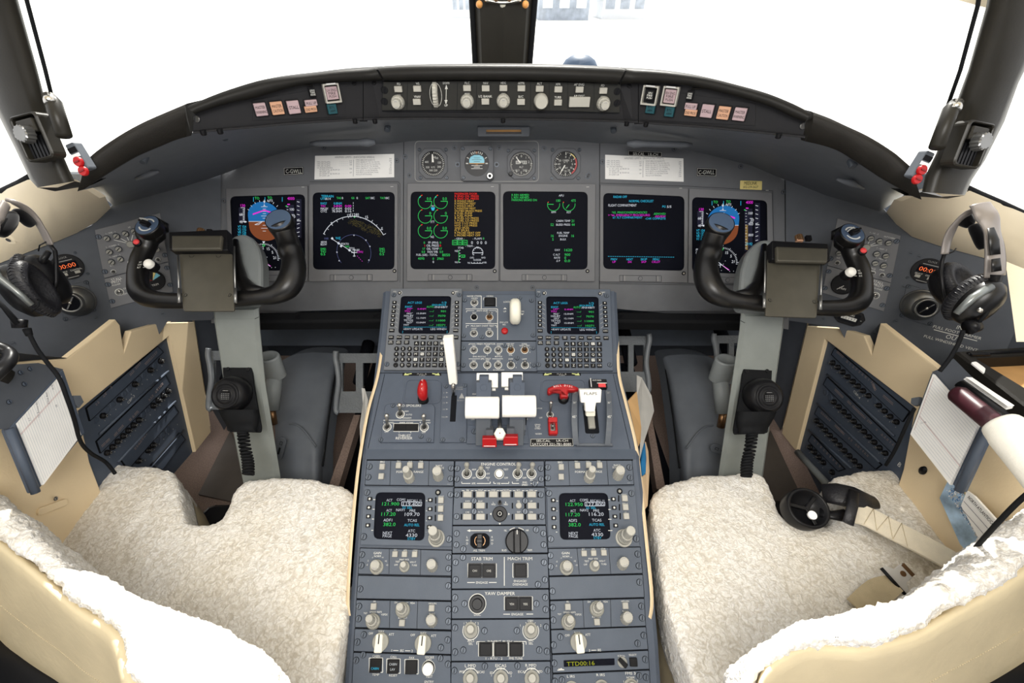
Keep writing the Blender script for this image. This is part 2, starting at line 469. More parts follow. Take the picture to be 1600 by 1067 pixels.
 def text(s, fr, t, h, mk, n=0.0004, u=0, v=0, al='C', w=None, rot=0.0, bold=0.0):
  vs, fs, tw = text_mesh(t)
  if not vs: return s
  k = h / 0.72
  kx = min(max(w / tw, k * .55), k * 1.35) if w else k * 0.92
  if len(t) < 2: kx = k
  off = {'C': -tw * kx / 2, 'L': 0, 'R': -tw * kx}[al]
  c, r = math.cos(rot), math.sin(rot)
  out = []
  for x, y in vs:
   a = off + x * kx; b = y * k - h / 2
   out.append(fr.p(u + a*c - b*r, v + a*r + b*c, n))
  s.add(out, fs, mk)
  if bold:
   s.add([p + fr.U * bold for p in out], fs, mk)
  return s
 def grid(s, rows, mk, smooth=True, closed=False):
  nr, nc = len(rows), len(rows[0]); vs = [p for r in rows for p in r]
  fs = [(i*nc+j, i*nc+j+1, (i+1)*nc+j+1, (i+1)*nc+j) for i in range(nr-1) for j in range(nc-1)]
  if closed: fs += [(i*nc+nc-1, i*nc, (i+1)*nc, (i+1)*nc+nc-1) for i in range(nr-1)]
  s.add(vs, fs, mk, smooth)
  return s
 def build(s, name, parent=None, loc=None, label=None):
  me = bpy.data.meshes.new(name)
  o = bpy.data.objects.new(name, me)
  if parent is not None:
   base = Vector(parent.get('_b', (0, 0, 0))); o.parent = parent; o['_b'] = list(base)
   org = base
  else:
   org = Vector(loc) if loc is not None else (sum(s.v, Vector()) / max(1, len(s.v)) if s.v else Vector())
   o.location = org; o['_b'] = list(org)
  me.from_pydata([tuple(v - org) for v in s.v], [], s.f)
  for k in s.mats: me.materials.append(M[k])
  me.polygons.foreach_set('material_index', s.m)
  me.polygons.foreach_set('use_smooth', s.sm)
  me.update()
  if label: o['label'] = label
  C.objects.link(o)
  return o
def thing(name, label, cat, loc, group=None):
 o = bpy.data.objects.new(name, None)
 o.empty_display_size = 0.02
 o.location = Vector(loc); o['_b'] = list(Vector(loc))
 o['label'] = label; o['category'] = cat
 if group: o['group'] = group
 C.objects.link(o)
 return o
def tag(o, label, cat, group=None):
 o['label'] = label; o['category'] = cat
 if group: o['group'] = group
 return o
def struct(o):
 o['kind'] = 'structure'
 return o
def bil(quad, tgt):
 """map a picture point inside one four-sided outline to the matching point of another"""
 (x0, y0), (x1, y1), (x2, y2), (x3, y3) = quad      # TL TR BR BL
 def f(x, y):
  a, b = 0.5, 0.5
  for _ in range(12):
   X = (1-a)*(1-b)*x0 + a*(1-b)*x1 + a*b*x2 + (1-a)*b*x3
   Y = (1-a)*(1-b)*y0 + a*(1-b)*y1 + a*b*y2 + (1-a)*b*y3
   dxa = (1-b)*(x1-x0) + b*(x2-x3); dxb = (1-a)*(x3-x0) + a*(x2-x1)
   dya = (1-b)*(y1-y0) + b*(y2-y3); dyb = (1-a)*(y3-y0) + a*(y2-y1)
   D = dxa*dyb - dxb*dya
   a += ((x-X)*dyb - (y-Y)*dxb) / D; b += ((y-Y)*dxa - (x-X)*dya) / D
  (u0, v0), (u1, v1), (u2, v2), (u3, v3) = tgt
  return ((1-a)*(1-b)*u0 + a*(1-b)*u1 + a*b*u2 + (1-a)*b*u3, (1-a)*(1-b)*v0 + a*(1-b)*v1 + a*b*v2 + (1-a)*b*v3)
 return f
ident = lambda x, y: (x, y)
# ------------------------------------------------------------------ the planes of the place
t25 = math.radians(25)
c0 = W(785, 365, 0.98)
MP = Fr(c0, (1, 0, 0), (0, math.sin(t25), math.cos(t25)), (0, -math.cos(t25), math.sin(t25)))       # main panel
def side_plane(sgn):
 x0 = -0.616 * sgn
 O = MP.hit(345 if sgn > 0 else 1225, 380)
 a = math.radians(38)
 U = Vector((math.cos(a), sgn * math.sin(a), 0))
 N = Vector((sgn * math.sin(a), -math.cos(a), 0.22)).normalized()
 V = N.cross(U) if N.cross(U).z > 0 else U.cross(N)
 return Fr(O, U, V, N)
SL = side_plane(1); SR = side_plane(-1)
def ped_plane(ya, Za, yb, Zb):
 return plane3(W(785, ya, Za), W(785, yb, Zb), W(785, ya, Za) + Vector((0.3, 0, 0)))
CP = ped_plane(455, .915, 582, .850)
QP = ped_plane(582, .850, 702, .775)
LP = ped_plane(718, .757, 1060, .636)
cl = plane3(W(306, 706, 1.087), W(133, 640, 0.785), W(265, 525, 1.0))                                # console faces
CL = cl
def mirror(fr):
 m = lambda v: Vector((-v.x, v.y, v.z))
 return Fr(m(fr.O), -m(fr.U), m(fr.V), m(fr.N))
CR = mirror(CL)
FLOOR = 0.25
def on_z(px, py, z):
 d = dirv(px, py); return CAM + d * ((z - CAM.z) / d.z)
def on_y(px, py, y):
 d = dirv(px, py); return CAM + d * (y / d.y)
def on_x(px, py, x):
 d = dirv(px, py); return CAM + d * (x / d.x)
def gcurve(x):
 x = abs(x)
 if x < 0.205: return 0.822
 if x < 0.433: return 0.822 + (x - 0.205) / (0.433 - 0.205) * (0.680 - 0.822)
 return 0.86 - 0.96 * x * x
def gshield(px, py, off=0.0):
 d = dirv(px, py); lo, hi = 0.2, 1.4
 for _ in range(40):
  Z = (lo + hi) / 2
  if d.y * Z < gcurve(d.x * Z) + off: lo = Z
  else: hi = Z
 return CAM + d * Z
# ================================================================== the setting
def flat_poly(name, fr, pxs, mk, thick=0.004, n=0.0, parent=None, bev=0.0, loc=None, r=0.0):
 b = MB(); pts = fr.q(pxs, n)
 if r: pts = rpoly(pts, r)
 b.prism(fr, pts, n - thick, n, mk, bev)
 return b.build(name, parent, loc)
# floor
b = MB()
b.grid([[Vector((x, y, FLOOR)) for x in (-1.15, -0.3, 0.3, 1.15)] for y in (-0.35, 0.5, 1.15)], 'carpet', False)
b.grid([[Vector((x, y, FLOOR - 0.03)) for x in (-1.15, 1.15)] for y in (-0.35, 1.15)], 'carpet', False)
fl = struct(b.build('floor', loc=(0, 0.4, FLOOR)))
# front bulkhead behind the rudder pedals
b = MB()
fw = Fr((0, 1.14, 0.5), (1, 0, 0), (0, 0, 1), (0, -1, 0))
b.box(fw, 2.3, 0.62, -0.02, 0, 'shell', cy=0.03)
for sx in (-1, 1):
 for k, (zz, ww) in enumerate(((0.16, .12), (0.06, .12))):
  for xx in (0.30, 0.48, 0.66):
   b.box(fw, ww, 0.035, 0, 0.012, 'foot', r=0.017, bev=0.006, cx=sx * xx, cy=zz, seg=4)
struct(b.build('wall_front'))
# side linings (beige sill under each side window, blue grey wall below it)
def lining(side):
 m = (lambda x, y: (x, y)) if side == 'left' else (lambda x, y: (1570 - x, y + 12))
 P = lambda x, y, Z: W(*m(x, y), Z)
 sp = SL if side == 'left' else SR
 b = MB()
 if side == 'left':
  top = [P(-60, 312, .80), P(0, 300, .76), P(43, 281, .70), P(80, 276, .66), P(117, 280, .64), P(150, 296, .66), P(166, 307, .69)]
  low = [sp.hit(-60, 440, .004), sp.hit(0, 411, .004), sp.hit(46, 393, .004), sp.hit(87, 378, .004), sp.hit(120, 364, .004), sp.hit(150, 347, .004), sp.hit(173, 325, .004)]
 else:
  raw = [(1640, 355, .78), (1600, 333, .76), (1513, 297, .70), (1490, 285, .66), (1440, 295, .64), (1415, 305, .66), (1398, 312, .69)]
  top = [W(*q) for q in raw]
  low = [SR.hit(x, y, .004) for x, y in ((1640, 480), (1600, 440), (1545, 405), (1470, 385), (1425, 370), (1400, 350), (1385, 332))]
 mid = [(a * 0.5 + c * 0.5) + Vector((0, 0.0, 0.012)) for a, c in zip(top, low)]
 lowr = [p - (p - CAM).normalized() * -0.012 for p in low]
 b.grid([top, mid, low, lowr], 'beige')
 back = [p + Vector((0.03 if side == 'right' else -0.03, 0.02, -0.01)) for p in top]
 b.grid([top, back], 'beige')
 struct(b.build('wall_' + side))
lining('left'); lining('right')
# side of the cockpit aft of the side panels, below the sill
b = MB()
b.grid([[Vector((-0.93, y, z)) for y in (-0.3, 0.2, 0.72)] for z in (FLOOR, 0.6, 0.93)], 'wall', False)
b.grid([[Vector((-.765, y, z)) for y in (.82, 1.14)] for z in (FLOOR, .6)], 'wall', False); struct(b.build('wall_left_lower'))
b = MB()
b.grid([[Vector((0.93, y, z)) for y in (-0.3, 0.2, 0.72)] for z in (FLOOR, 0.6, 0.93)], 'wall', False)
b.grid([[Vector((.765, y, z)) for y in (.82, 1.14)] for z in (FLOOR, .6)], 'wall', False); b.grid([[W(1571, 408, .62), W(1640, 436, .60)], [W(1588, 534, .62), W(1640, 534, .60)]], 'beige')
struct(b.build('wall_right_lower'))
# ceiling: the strip of headliner above the right side window
b = MB()
b.grid([[W(1495, 0, .50), W(1540, 12, .50), W(1600, 25, .50), W(1680, 45, .50)], [W(1495, -200, .50), W(1540, -200, .50), W(1600, -200, .50), W(1680, -200, .50)]], 'beige', False)
b.grid([[W(1495, 0, .50), W(1540, 12, .50), W(1600, 25, .50), W(1680, 45, .50)], [W(1495, -8, .53), W(1540, 2, .53), W(1600, 14, .53), W(1680, 30, .53)]], 'beige', False)
struct(b.build('ceiling'))
# headliner above and the dark cabin bulkhead behind the viewer
b = MB()
b.grid([[Vector((x, y, z)) for x, z in ((-.98, 1.5), (-.8, 1.66), (-.4, 1.74), (.4, 1.74), (.8, 1.66), (.98, 1.5))] for y in (-1.3, -.4, .45)], 'beige')
struct(b.build('ceiling'))
b = MB(); b.grid([[Vector((x, -1.3, z)) for x in (-1.2, 0, 1.2)] for z in (FLOOR, 1.0, 1.8)], 'wall', False)
struct(b.build('wall_rear'))
# outside: the apron, buildings with glare and haze painted into their colour
b = MB()
b.grid([[Vector((x, y, -2.6)) for x in (-400, 0, 400)] for y in (3, 60, 500)], 'ground', False)
struct(b.build('ground', loc=(0, 60, -2.6)))
def bld(px0, px1, ytop, ybot, dist, mk, name, label):
 o = on_y(px0, ybot, dist); e = on_y(px1, ybot, dist)
 zt = on_y(px0, ytop, dist).z; z0 = -2.6
 w = e.x - o.x; h = zt - z0
 fr = Fr(Vector(((o.x + e.x) / 2, dist, z0)), (1, 0, 0), (0, 0, 1), (0, -1, 0))
 root = thing(name, label, 'building', fr.O)
 q = MB(); q.box(fr, w, h, -12, 0, mk, cy=h / 2); q.build('wall', root)
 k = max(3, int(w / 6))
 for i in range(k):
  q = MB(); q.box(fr, w / k * 0.6, h * 0.35, 0, 0.15, 'haze_blue' if mk == 'haze_pale' else 'haze_pale', cx=-w/2 + w/k*(i+.5), cy=h * 0.45); q.build('window', root)
bld(842, 920, -40, 24, 92, 'haze_blue', 'hangar', 'hazy blue grey hangar across the apron beside the centre post')
bld(940, 1008, -30, 27, 96, 'haze_pale', 'terminal_building', 'pale washed-out terminal building to the right of the hazy hangar')
bld(706, 736, -20, 18, 100, 'haze_pale', 'airport_shed', 'pale shed seen just left of the centre window post')
# rounded dark cap of the wiper pivot outside the glass
r_ = thing('wiper_pivot_cap', 'dark blue rounded cap outside the glass, just above the glareshield edge', 'wiper', on_y(905, 108, 1.35))
q = MB(); f_ = Fr(on_y(905, 112, 1.35), (1, 0, 0), (0, 1, 0), (0, 0, 1))
q.lathe(f_, [(0.05, -0.03), (0.05, 0.0), (0.047, .012), (0.038, .026), (0.022, .036), (0.0001, .04)], 'capblue', 24); q.build('dome', r_)
q = MB(); q.tube([f_.p(-.04, 0, .0), f_.p(-.12, .06, -.01), f_.p(-.5, .12, -.06)], .008, 'plastic'); q.build('wiper_arm', r_)
# window posts
def post(name, edge_l, edge_r, Zs, mk='post', thick=0.05, ridge=False):
 b = MB(); L = [W(x, y, z) for (x, y), z in zip(edge_l, Zs)]; R = [W(x, y, z) for (x, y), z in zip(edge_r, Zs)]
 rows = []
 for l, r in zip(L, R):
  d = ((l + r) / 2 - CAM).normalized(); w = (r - l)
  rows.append([l + d * thick, l + d * 0.012, l + w * 0.1, l + w * 0.35 - d * 0.006, l + w * 0.65 - d * 0.006, r - w * 0.1, r + d * 0.012, r + d * thick])
 if ridge:
  rows = [[r[0], r[1], r[2], (r[2] + r[5]) / 2 - (r[2] - CAM).normalized() * .022, r[5], r[6], r[7]] for r in rows]
 b.grid(rows, mk, not ridge)
 return b, L, R
b, L, R = post('c', [(738, -120), (740, 0), (745, 103), (746, 125)], [(838, -120), (833, 0), (825, 103), (824, 125)], [.82, .87, .95, .97], ridge=True)
for s_, E in ((-1, L), (1, R)):
 b.tube([p + Vector((0.004 * s_, 0.012, 0)) for p in E], .006, 'rubber', 6)
for x, y in ((768, 66), (799, 67)):
 p = W(x, y, .925); b.ball(p, .0035, 'plastic', 10)
struct(b.build('trim_1'))
r_ = thing('post_lamp_cluster', 'row of small orange lamps and a chrome rim at the top of the centre post', 'lamp', W(785, 6, .86))
for x, mk in ((749, 'orange'), (786, 'cream'), (821, 'orange')):
 q = MB(); q.ball(W(x, 7, .862), .0066, mk, 12); q.build('bulb', r_)
q = MB(); q.tube([W(758 + 56 * k / 10, 0 + 4.5 * math.sin(PI * k / 10), .855) for k in range(11)], .003, 'chrome', 8); q.build('rim', r_)
for x in (775, 796):
 q = MB(); q.ball(W(x, 0, .852), .004, 'bronze', 8); q.build('screw', r_)
def side_post(side):
 if side == 'left':
  L_ = [(-95, -160), (-60, 0), (-42, 90), (-8, 170), (22, 230), (46, 280), (58, 293)]
  R_ = [(8, -160), (29, 0), (58, 105), (76, 175), (98, 240), (110, 268), (117, 283)]
  Z = [.40, .47, .51, .545, .565, .575, .58]; m = lambda x, y: (x, y)
 else:
  L_ = [(1570, -160), (1540, 10), (1512, 110), (1490, 170), (1462, 240), (1445, 275), (1440, 300)]
  R_ = [(1690, -160), (1655, 0), (1592, 130), (1570, 190), (1540, 250), (1520, 280), (1508, 305)]
  Z = [.40, .47, .51, .545, .565, .575, .58]
 b, L, R = post('s', L_, R_, Z, thick=0.045)
 # bottom foot closing on to the sill
 # seal strip along the windscreen edge
 E = R if side == 'left' else L
 s_ = 1 if side == 'left' else -1
 b.tube([p + Vector((0.0085 * s_, 0.0, 0)) for p in E[:4]], .002, 'rubber', 6)
 lo = (L[-1] + R[-1]) / 2
 b.grid([[L[-1], (L[-1] + R[-1]) / 2 + Vector((0, 0, -0.004)), R[-1]], [p + Vector((0, .02, -.012)) for p in (L[-1], lo, R[-1])], [p + Vector((0, .05, -.012)) for p in (L[-1], lo, R[-1])]], 'post')
 struct(b.build('trim_2' if side == 'left' else 'trim_3'))
 # air outlet unit on the post
 if side == 'left':
  qd = [(17, 190), (58, 167), (86, 240), (52, 260)]; Zv = [.545, .535, .55, .56]
 else:
  qd = [(1513, 183), (1552, 198), (1524, 268), (1484, 255)]; Zv = [.535, .545, .56, .55]
 p = [W(x, y, z - .012) for (x, y), z in zip(qd, Zv)]
 c = sum(p, Vector()) / 4
 V = ((p[0] + p[1]) / 2 - (p[2] + p[3]) / 2); U = ((p[1] + p[2]) / 2 - (p[0] + p[3]) / 2); hV = V.length; hU = U.length
 V.normalize(); U = (U - V * U.dot(V)); U.normalize(); N = U.cross(V)
 fr = Fr(c, U, V, N)
 root = thing('reading_light_unit', 'black ribbed lamp unit with a silver knob let into the %s window post' % side, 'lamp', c)
 b = MB(); o = rrect(hU, hV, .006, seg=4); i = rrect(hU * .8, hV * .9, .004, seg=4)
 b.ring(fr, o, i, -.012, .004, 'post', .0015, nin=-.01); b.poly(fr, i, -.01, 'plastic'); b.build('housing', root)
 for k in range(6):
  b = MB(); b.box(fr, hU * .07, hV * .46, -.01, -.001, 'plastic', cx=-hU * .3 + k * hU * .12, cy=-hV * .2); b.build('rib', root)
 b = MB(); b.box(fr, hU * .6, hV * .3, -.01, .004, 'post', r=.002, bev=.0015, cy=hV * .24); b.build('shade', root)
 b = MB()
 f2 = fr.at(0, hV * .06, .004)
 b.fluted(f2, hU * .26, 0, .010, 'steel', 14, .12); b.build('knob', root)
 # chrome latch beside it
 lp = [(77, 150), (84, 160), (100, 212)] if side == 'left' else [(1494, 160), (1486, 170), (1464, 230)]
 root = thing('sunvisor_rail_end', 'black rail end with a chrome tip along the inner edge of the %s post' % side, 'rail', W(*lp[0], .53))
 b = MB(); b.tube([W(x, y, .53) for x, y in lp], [.006, .008, .008], 'post', 12); b.build('rail', root)
 b = MB(); b.tube([W(*lp[0], .528), W(lp[0][0] + (1 if side == 'left' else -1) * 3, lp[0][1] + 12, .526)], .0066, 'chrome', 12); b.build('tip', root)
 # switch unit with two red round tags
 tp = [(117, 233), (120, 245), (123, 258)] if side == 'left' else [(1446, 241), (1443, 258), (1439, 269)]
 c = W(*tp[1], .555)
 s2 = 1 if side == 'left' else -1
 fr = Fr(c, Vector((1, 0, 0)), Vector((-0.35 * s2, 0.3, 1)), Vector((0, -1, 0.3)))
 fr.U = (fr.U - fr.V * fr.U.dot(fr.V)).normalized(); fr.N = fr.U.cross(fr.V)
 root = thing('red_tag_switch_box', 'small grey switch box with two round red tags at the foot of the %s post' % side, 'switch box', c)
 b = MB(); b.box(fr, .012, .032, -.012, 0, 'foot', r=.002, bev=.001); b.box(fr, .011, .006, 0, .0006, 'dink', cy=.008); b.box(fr, .011, .004, 0, .0006, 'paper', cy=.0015); b.build('case', root)
 for k, (cx, cy) in enumerate(((0.000, -.006), (-.001, -.017))):
  b = MB(); b.lathe(fr.at(cx * s2, cy - 0.0, .001), [(.006, 0), (.006, .002), (.005, .0035)], 'red', 16, tmk='red'); b.box(fr.at(cx * s2, cy, .005), .007, .0016, -.0002, .0008, 'dred'); b.build('red_tag', root)
side_post('left'); side_post('right')
# side window frame edge (dark line along the sill)
b = MB(); b.tube([W(-30, 310, .78), W(0, 300, .765), W(30, 286, .73), W(48, 276, .70)], .005, 'rubber', 8); struct(b.build('trim_4'))
b = MB(); b.tube([W(1508, 293, .70), W(1530, 303, .72), W(1565, 318, .74), W(1600, 334, .77), W(1640, 356, .79)], .005, 'rubber', 8); struct(b.build('trim_5'))
# window panes
def pane(name, pts):
 b = MB(); n = len(pts)
 b.add(pts, [tuple(range(n))], 'pane')
 struct(b.build(name))
pane('window_1', [W(60, 300, .80), W(20, -120, .72), W(738, -120, .98), W(746, 128, 1.12)])
pane('window_2', [W(824, 128, 1.12), W(838, -120, .98), W(1560, -120, .72), W(1500, 310, .80)])
pane('window_3', [W(55, 294, .74), W(-60, -120, .62), W(-400, -120, .62), W(-200, 400, .9)])
pane('window_4', [W(1510, 305, .74), W(1650, -120, .62), W(1970, -120, .62), W(1770, 400, .9)])
# ================================================================== glareshield
GS = {
 'left_end': [((132,253),(128,276),(121,299)), ((150,237),(152,262),(158,275)), ((171,222),(184,238),(197,251.6)), ((198,205),(207,222),(219,241)), ((225,191),(232,211),(243,231)), ((257,177),(262,196),(267,221)), ((289,163.5),(290,180),(291,214))],
 'left_wing': [((292,167),(304,178),(301,209)), ((340,147),(350,163),(350,204)), ((400,128),(400,152),(400,200)), ((440,121.5),(440,140),(440,196)), ((480,117),(480,131),(480,193)), ((530,111),(530,128),(530,190)), ((587,107.5),(598,125.6),(567,188),(567,126.5))],
 'centre': [((590,107.2),(601,125.6),(568,188),(568,126.5)), ((640,104.5),(640,125.5),(625,187)), ((690,103.5),(690,125),(690,187)), ((740,103),(740,125),(740,187.5)), ((785,103),(785,125),(785,187.5)), ((830,103.3),(830,125.5),(830,188)), ((880,104.5),(880,127),(880,189)), ((930,106.5),(930,129),(945,190.5)), ((977,109),(966,131),(997,192.5),(997,131))],
 'right_wing': [((980,109.3),(969,131),(998,193),(998,131)), ((1040,113),(1040,130),(1040,196)), ((1100,121),(1090,136),(1100,200)), ((1150,133),(1150,150),(1150,205)), ((1200,147),(1200,165),(1200,210)), ((1240,163),(1235,181),(1232,213)), ((1268,177),(1258,190),(1258,216))],
 'right_end': [((1271,176),(1270,192),(1259,221)), ((1298,186),(1292,205),(1288,228)), ((1324,198),(1320,216),(1317,238)), ((1360,215),(1350,236),(1342,253)), ((1395,237),(1382,254),(1367,269)), ((1413,252),(1398,270),(1390,284)), ((1429,266),(1432,287),(1440,312))]}
gs = thing('glareshield', 'long curved black glareshield arching over the whole instrument panel', 'glareshield', (0, .86, 1.05))
for key, cols in GS.items():
 rows = []
 dense = catmull([tuple(q[0]) + tuple(q[1]) + tuple(q[2]) + tuple(q[3] if len(q) > 3 else q[1]) for q in cols], 4)
 end = 'end' in key; faces = []
 for q in dense:
  T, L, B, F_ = q[0:2], q[2:4], q[4:6], q[6:8]
  t = gshield(*T)
  sx_ = (-1 if T[0] < 785 else 1); col = [t + ((t - CAM).normalized() * .14 + Vector((0, 0, -.02)) if end else Vector((0, .36, -.10))), t + Vector((0, .05, -0.002)), t + Vector((0, .006, .0005)), t]
  mid = ((T[0] + L[0]) / 2, T[1] + (L[1] - T[1]) * .5)
  col += [gshield(*mid, off=-.006), gshield(*L, off=-.004)]
  if end: col += [gshield(*B), gshield(*B) + Vector((0, .012, -.001))]
  else:
   col.append(gshield(L[0], L[1] + .5, off=.014))
   faces.append([gshield(F_[0], F_[1] - 3, off=.0115), gshield(F_[0], F_[1] + .5, off=.0115), gshield(B[0] + (F_[0]-B[0]) * .1, B[1] - 5, off=.010), gshield(B[0] + (F_[0]-B[0]) * .05, B[1] - 3, off=.002), gshield(*B), gshield(*B) + Vector((0, .012, -.001))])
  rows.append(col)
 b = MB(); tr = lambda R: [[r[i] for r in R] for i in range(len(R[0]))]
 b.grid(tr(rows), 'leather' if end else 'lip')
 if end:
  for r in (rows[0], rows[-1]): b.add(r, [tuple(range(len(r)))], 'black')
 b.build('glareshield_end_cushion' if end else 'glareshield_lip', gs)
 if not end:
  b = MB(); ft = tr(faces); b.grid(ft[:3], 'face', False); b.grid(ft[2:], 'face'); b.build('glareshield_face', gs)
  E = ([rows[-1]] if 'left' in key else [rows[0]] if 'right' in key else [])
for x0, x1, y0, y1 in ((586, 600, 108.4, 125.5), (968, 980, 110, 131)):
 b = MB(); b.add([gshield(x0, y0, .001), gshield(x1, y0, .001), gshield(x1 + 6, y1, .001), gshield(x0, y1, .001)], [(0, 1, 2, 3)], 'plastic'); b.build('joint_strip', gs)
for x0, x1, y0, y1 in ((562, 574, 124, 190), (991, 1004, 128, 194)):
 b = MB(); b.add([gshield(x0, y0, .017), gshield(x1, y0, .017), gshield(x1, y1, .013), gshield(x0, y1, .013)], [(0, 1, 2, 3)], 'plastic'); b.build('joint_strip', gs)
# grey hood under the glareshield
HB = [(124,298),(160,273),(197,250),(243,229),(291,212),(301,207),(350,202),(400,198),(440,194),(480,191),(530,188),(567,186),(600,185.5),(690,185),(785,185.5),(880,187),(950,189),(1001,191),(1040,194),(1100,198),(1150,203),(1200,208),(1258,214),(1317,235),(1367,266),(1390,282),(1436,308)]
HP = [(147,297),(166,312),(178,322),(235,306),(289,291),(325,280),(370,264),(417,246),(450,236),(500,227.5),(560,225.5),(610,224.5),(640,220.5),(700,218.5),(785,217.5),(870,218.5),(932,223.5),(975,225),(1010,226.5),(1055,231.5),(1100,240),(1172,258),(1220,278),(1290,305),(1375,330),(1398,316),(1413,304)]
b = MB(); r0 = []; r1 = []; r2 = []; r3 = []
for (bx, by), (px, py) in zip(HB, HP):
 a = gshield(bx, by, off=.012)
 f_ = MP if 330 < px < 1240 else (SL if px < 785 else SR)
 c = f_.hit(px, py, .0)
 c2 = f_.hit(px, py - 3, -.0)
 m = a.lerp(c, .5) + Vector((0, 0, .006)); m2 = a.lerp(c, .86) + Vector((0, 0, .004))
 r0.append(a); r1.append(m); r2.append(m2); r3.append(c)
b.grid([r0, r1, r2, r3], 'hood')
hood = b.build('hood_underside', gs)
# hollows, lamps and fasteners in the hood
b = MB()
hf = lambda x, y: W(x, y, .845)
def hood_fr(x, y, Z):
 c = W(x, y, Z); return Fr(c, (1, 0, 0), Vector((0, -.45, .9)).normalized(), Vector((0, -.9, -.45)).normalized())
for x, y, Z in ((605, 203, .832), (959, 205, .832), (1208, 224, .80), (1105, 207, .79), (350, 216, .73), (223, 252, .66), (1333, 259, .66)):
 f_ = hood_fr(x, y, Z - .012); b = MB(); b.lathe(f_, [(.0055, -.01), (.0055, .001), (.004, .002)], 'screw', 12); b.build('screw', gs)
f_ = hood_fr(787, 206, .842)
b = MB(); b.ring(f_, rrect(.098, .02, .002), rrect(.066, .010, .001), -.004, .001, 'hood', .001, nin=-.008); b.poly(f_, rrect(.066, .010, .001), -.006, 'tan'); b.build('vent_slot', gs)
for x0, x1, y in ((490, 590, 219), (976, 1076, 221)):
 b = MB(); pts = [W(x0 + (x1 - x0) * k / 8, y + (1 if x0 < 700 else -1) * (4 - k) * .3, .87) + Vector((0, -.02, 0)) for k in range(9)]
 b.tube(pts, [.003] + [.006] * 6 + [.008, .004] if x0 < 700 else [.004, .008] + [.006] * 6 + [.003], 'hood', 10); b.build('lamp_recess', gs)
for x0, x1, y0, y1 in ((212, 248, 280, 268), (1308, 1350, 280, 295)):
 s_ = SL if x0 < 700 else SR
 b = MB(); b.tube([W(x0, y0, .74), W((x0+x1)/2, (y0+y1)/2 - 2, .74), W(x1, y1, .74)], [.002, .006, .002], 'hood', 10); b.build('lamp_recess', gs)
# fasteners along the lower lip
for x, y in ((555, 190), (586, 190), (786, 189), (979, 194), (1009, 195), (1216, 213), (344, 206), (318, 208)):
 b = MB(); b.lathe(Fr(gshield(x, y, .0), (1, 0, 0), (0, 1, 0), (0, 0, -1)), [(.004, -.004), (.004, .002), (.003, .003)], 'plastic', 12); b.build('screw', gs)
for x, y in ((308, 186), (1254, 197), (553, 128.5), (584, 128), (984, 133), (1013, 134)):
 b = MB(); b.cyl(Fr(gshield(x, y, .012), (1, 0, 0), (0, .3, 1), (0, -1, .3)), .0045, 0, .002, 'steel' if y > 180 else 'plastic', 12, .0005); b.build('screw', gs)
for k, (a, c, d) in enumerate((((402, 143), (440, 133), (488, 133)), ((1081, 139), (1130, 138), (1168, 155)))):
 b = MB(); b.tube([gshield(x, y, .008) for x, y in catmull([a, c, d], 6)], .0012, 'black', 6); b.build('piping', gs)
# ================================================================== main instrument panel
ip = thing('instrument_panel', 'wide grey instrument panel across the front under the glareshield', 'instrument panel', MP.hit(785, 470))
b = MB()
out = [(326, 282), (345, 262), (420, 236), (500, 222), (650, 212), (785, 212), (930, 214), (1060, 226), (1172, 250), (1226, 274), (1243, 285),
    (1232, 515), (1160, 500), (960, 482), (780, 480), (610, 482), (470, 486), (420, 500), (330, 505)]
b.prism(MP, MP.q(out), -.02, 0, 'panel')
for x0, y0, x1, y1 in ((631, 222, 630, 456), (937, 224, 936.5, 456), (343, 265, 344, 486), (1226, 270, 1228, 498)):
 b.line(MP, MP.uv(x0, y0), MP.uv(x1, y1), .0013, 'seam', .0004)
for pts in ([(484, 284), (622, 284), (625, 287), (625, 441)], [(938, 286), (1076, 291), (1207, 298), (1210, 445), (1073, 445), (936, 443)]):
 for a, c in zip(pts[:-1], pts[1:]): b.line(MP, MP.uv(*a), MP.uv(*c), .0007, 'seam', .0003)
# lower turned edge
pe = b.build('panel_plate', ip)
for x, y in ((497,230),(620,251),(506,230),(640,274),(633,245),(710,231),(780,231),(850,232),(920,273),(941,253),(1053,233),(1157,260),(333,292),(350,314),(1196,322),(1224,300),
    (745,449),(832,449),(672,452),(918,276),(715,257),(776,257),(1231,325)):
 if (x, y) in ((497, 230), (672, 452)): continue
 b = MB(); f_ = MP.f(x, y); b.cyl(f_, .0052, 0, .0006, 'screw', 14); b.cyl(f_, .0034, 0, .0013, 'panel', 12, .0004); b.box(f_, .005, .0008, .0013, .0016, 'seam'); b.box(f_, .0008, .005, .0013, .0016, 'seam'); b.build('screw', ip)
# pale outline round three of the standby instruments
b = MB(); pts = rpoly(MP.q([(648, 220), (842, 220), (842, 284), (648, 284)]), .010, 5)
b.ring(MP, pts, inset(pts, .0014), 0, .0008, 'inkd'); b.build('white_outline', ip)
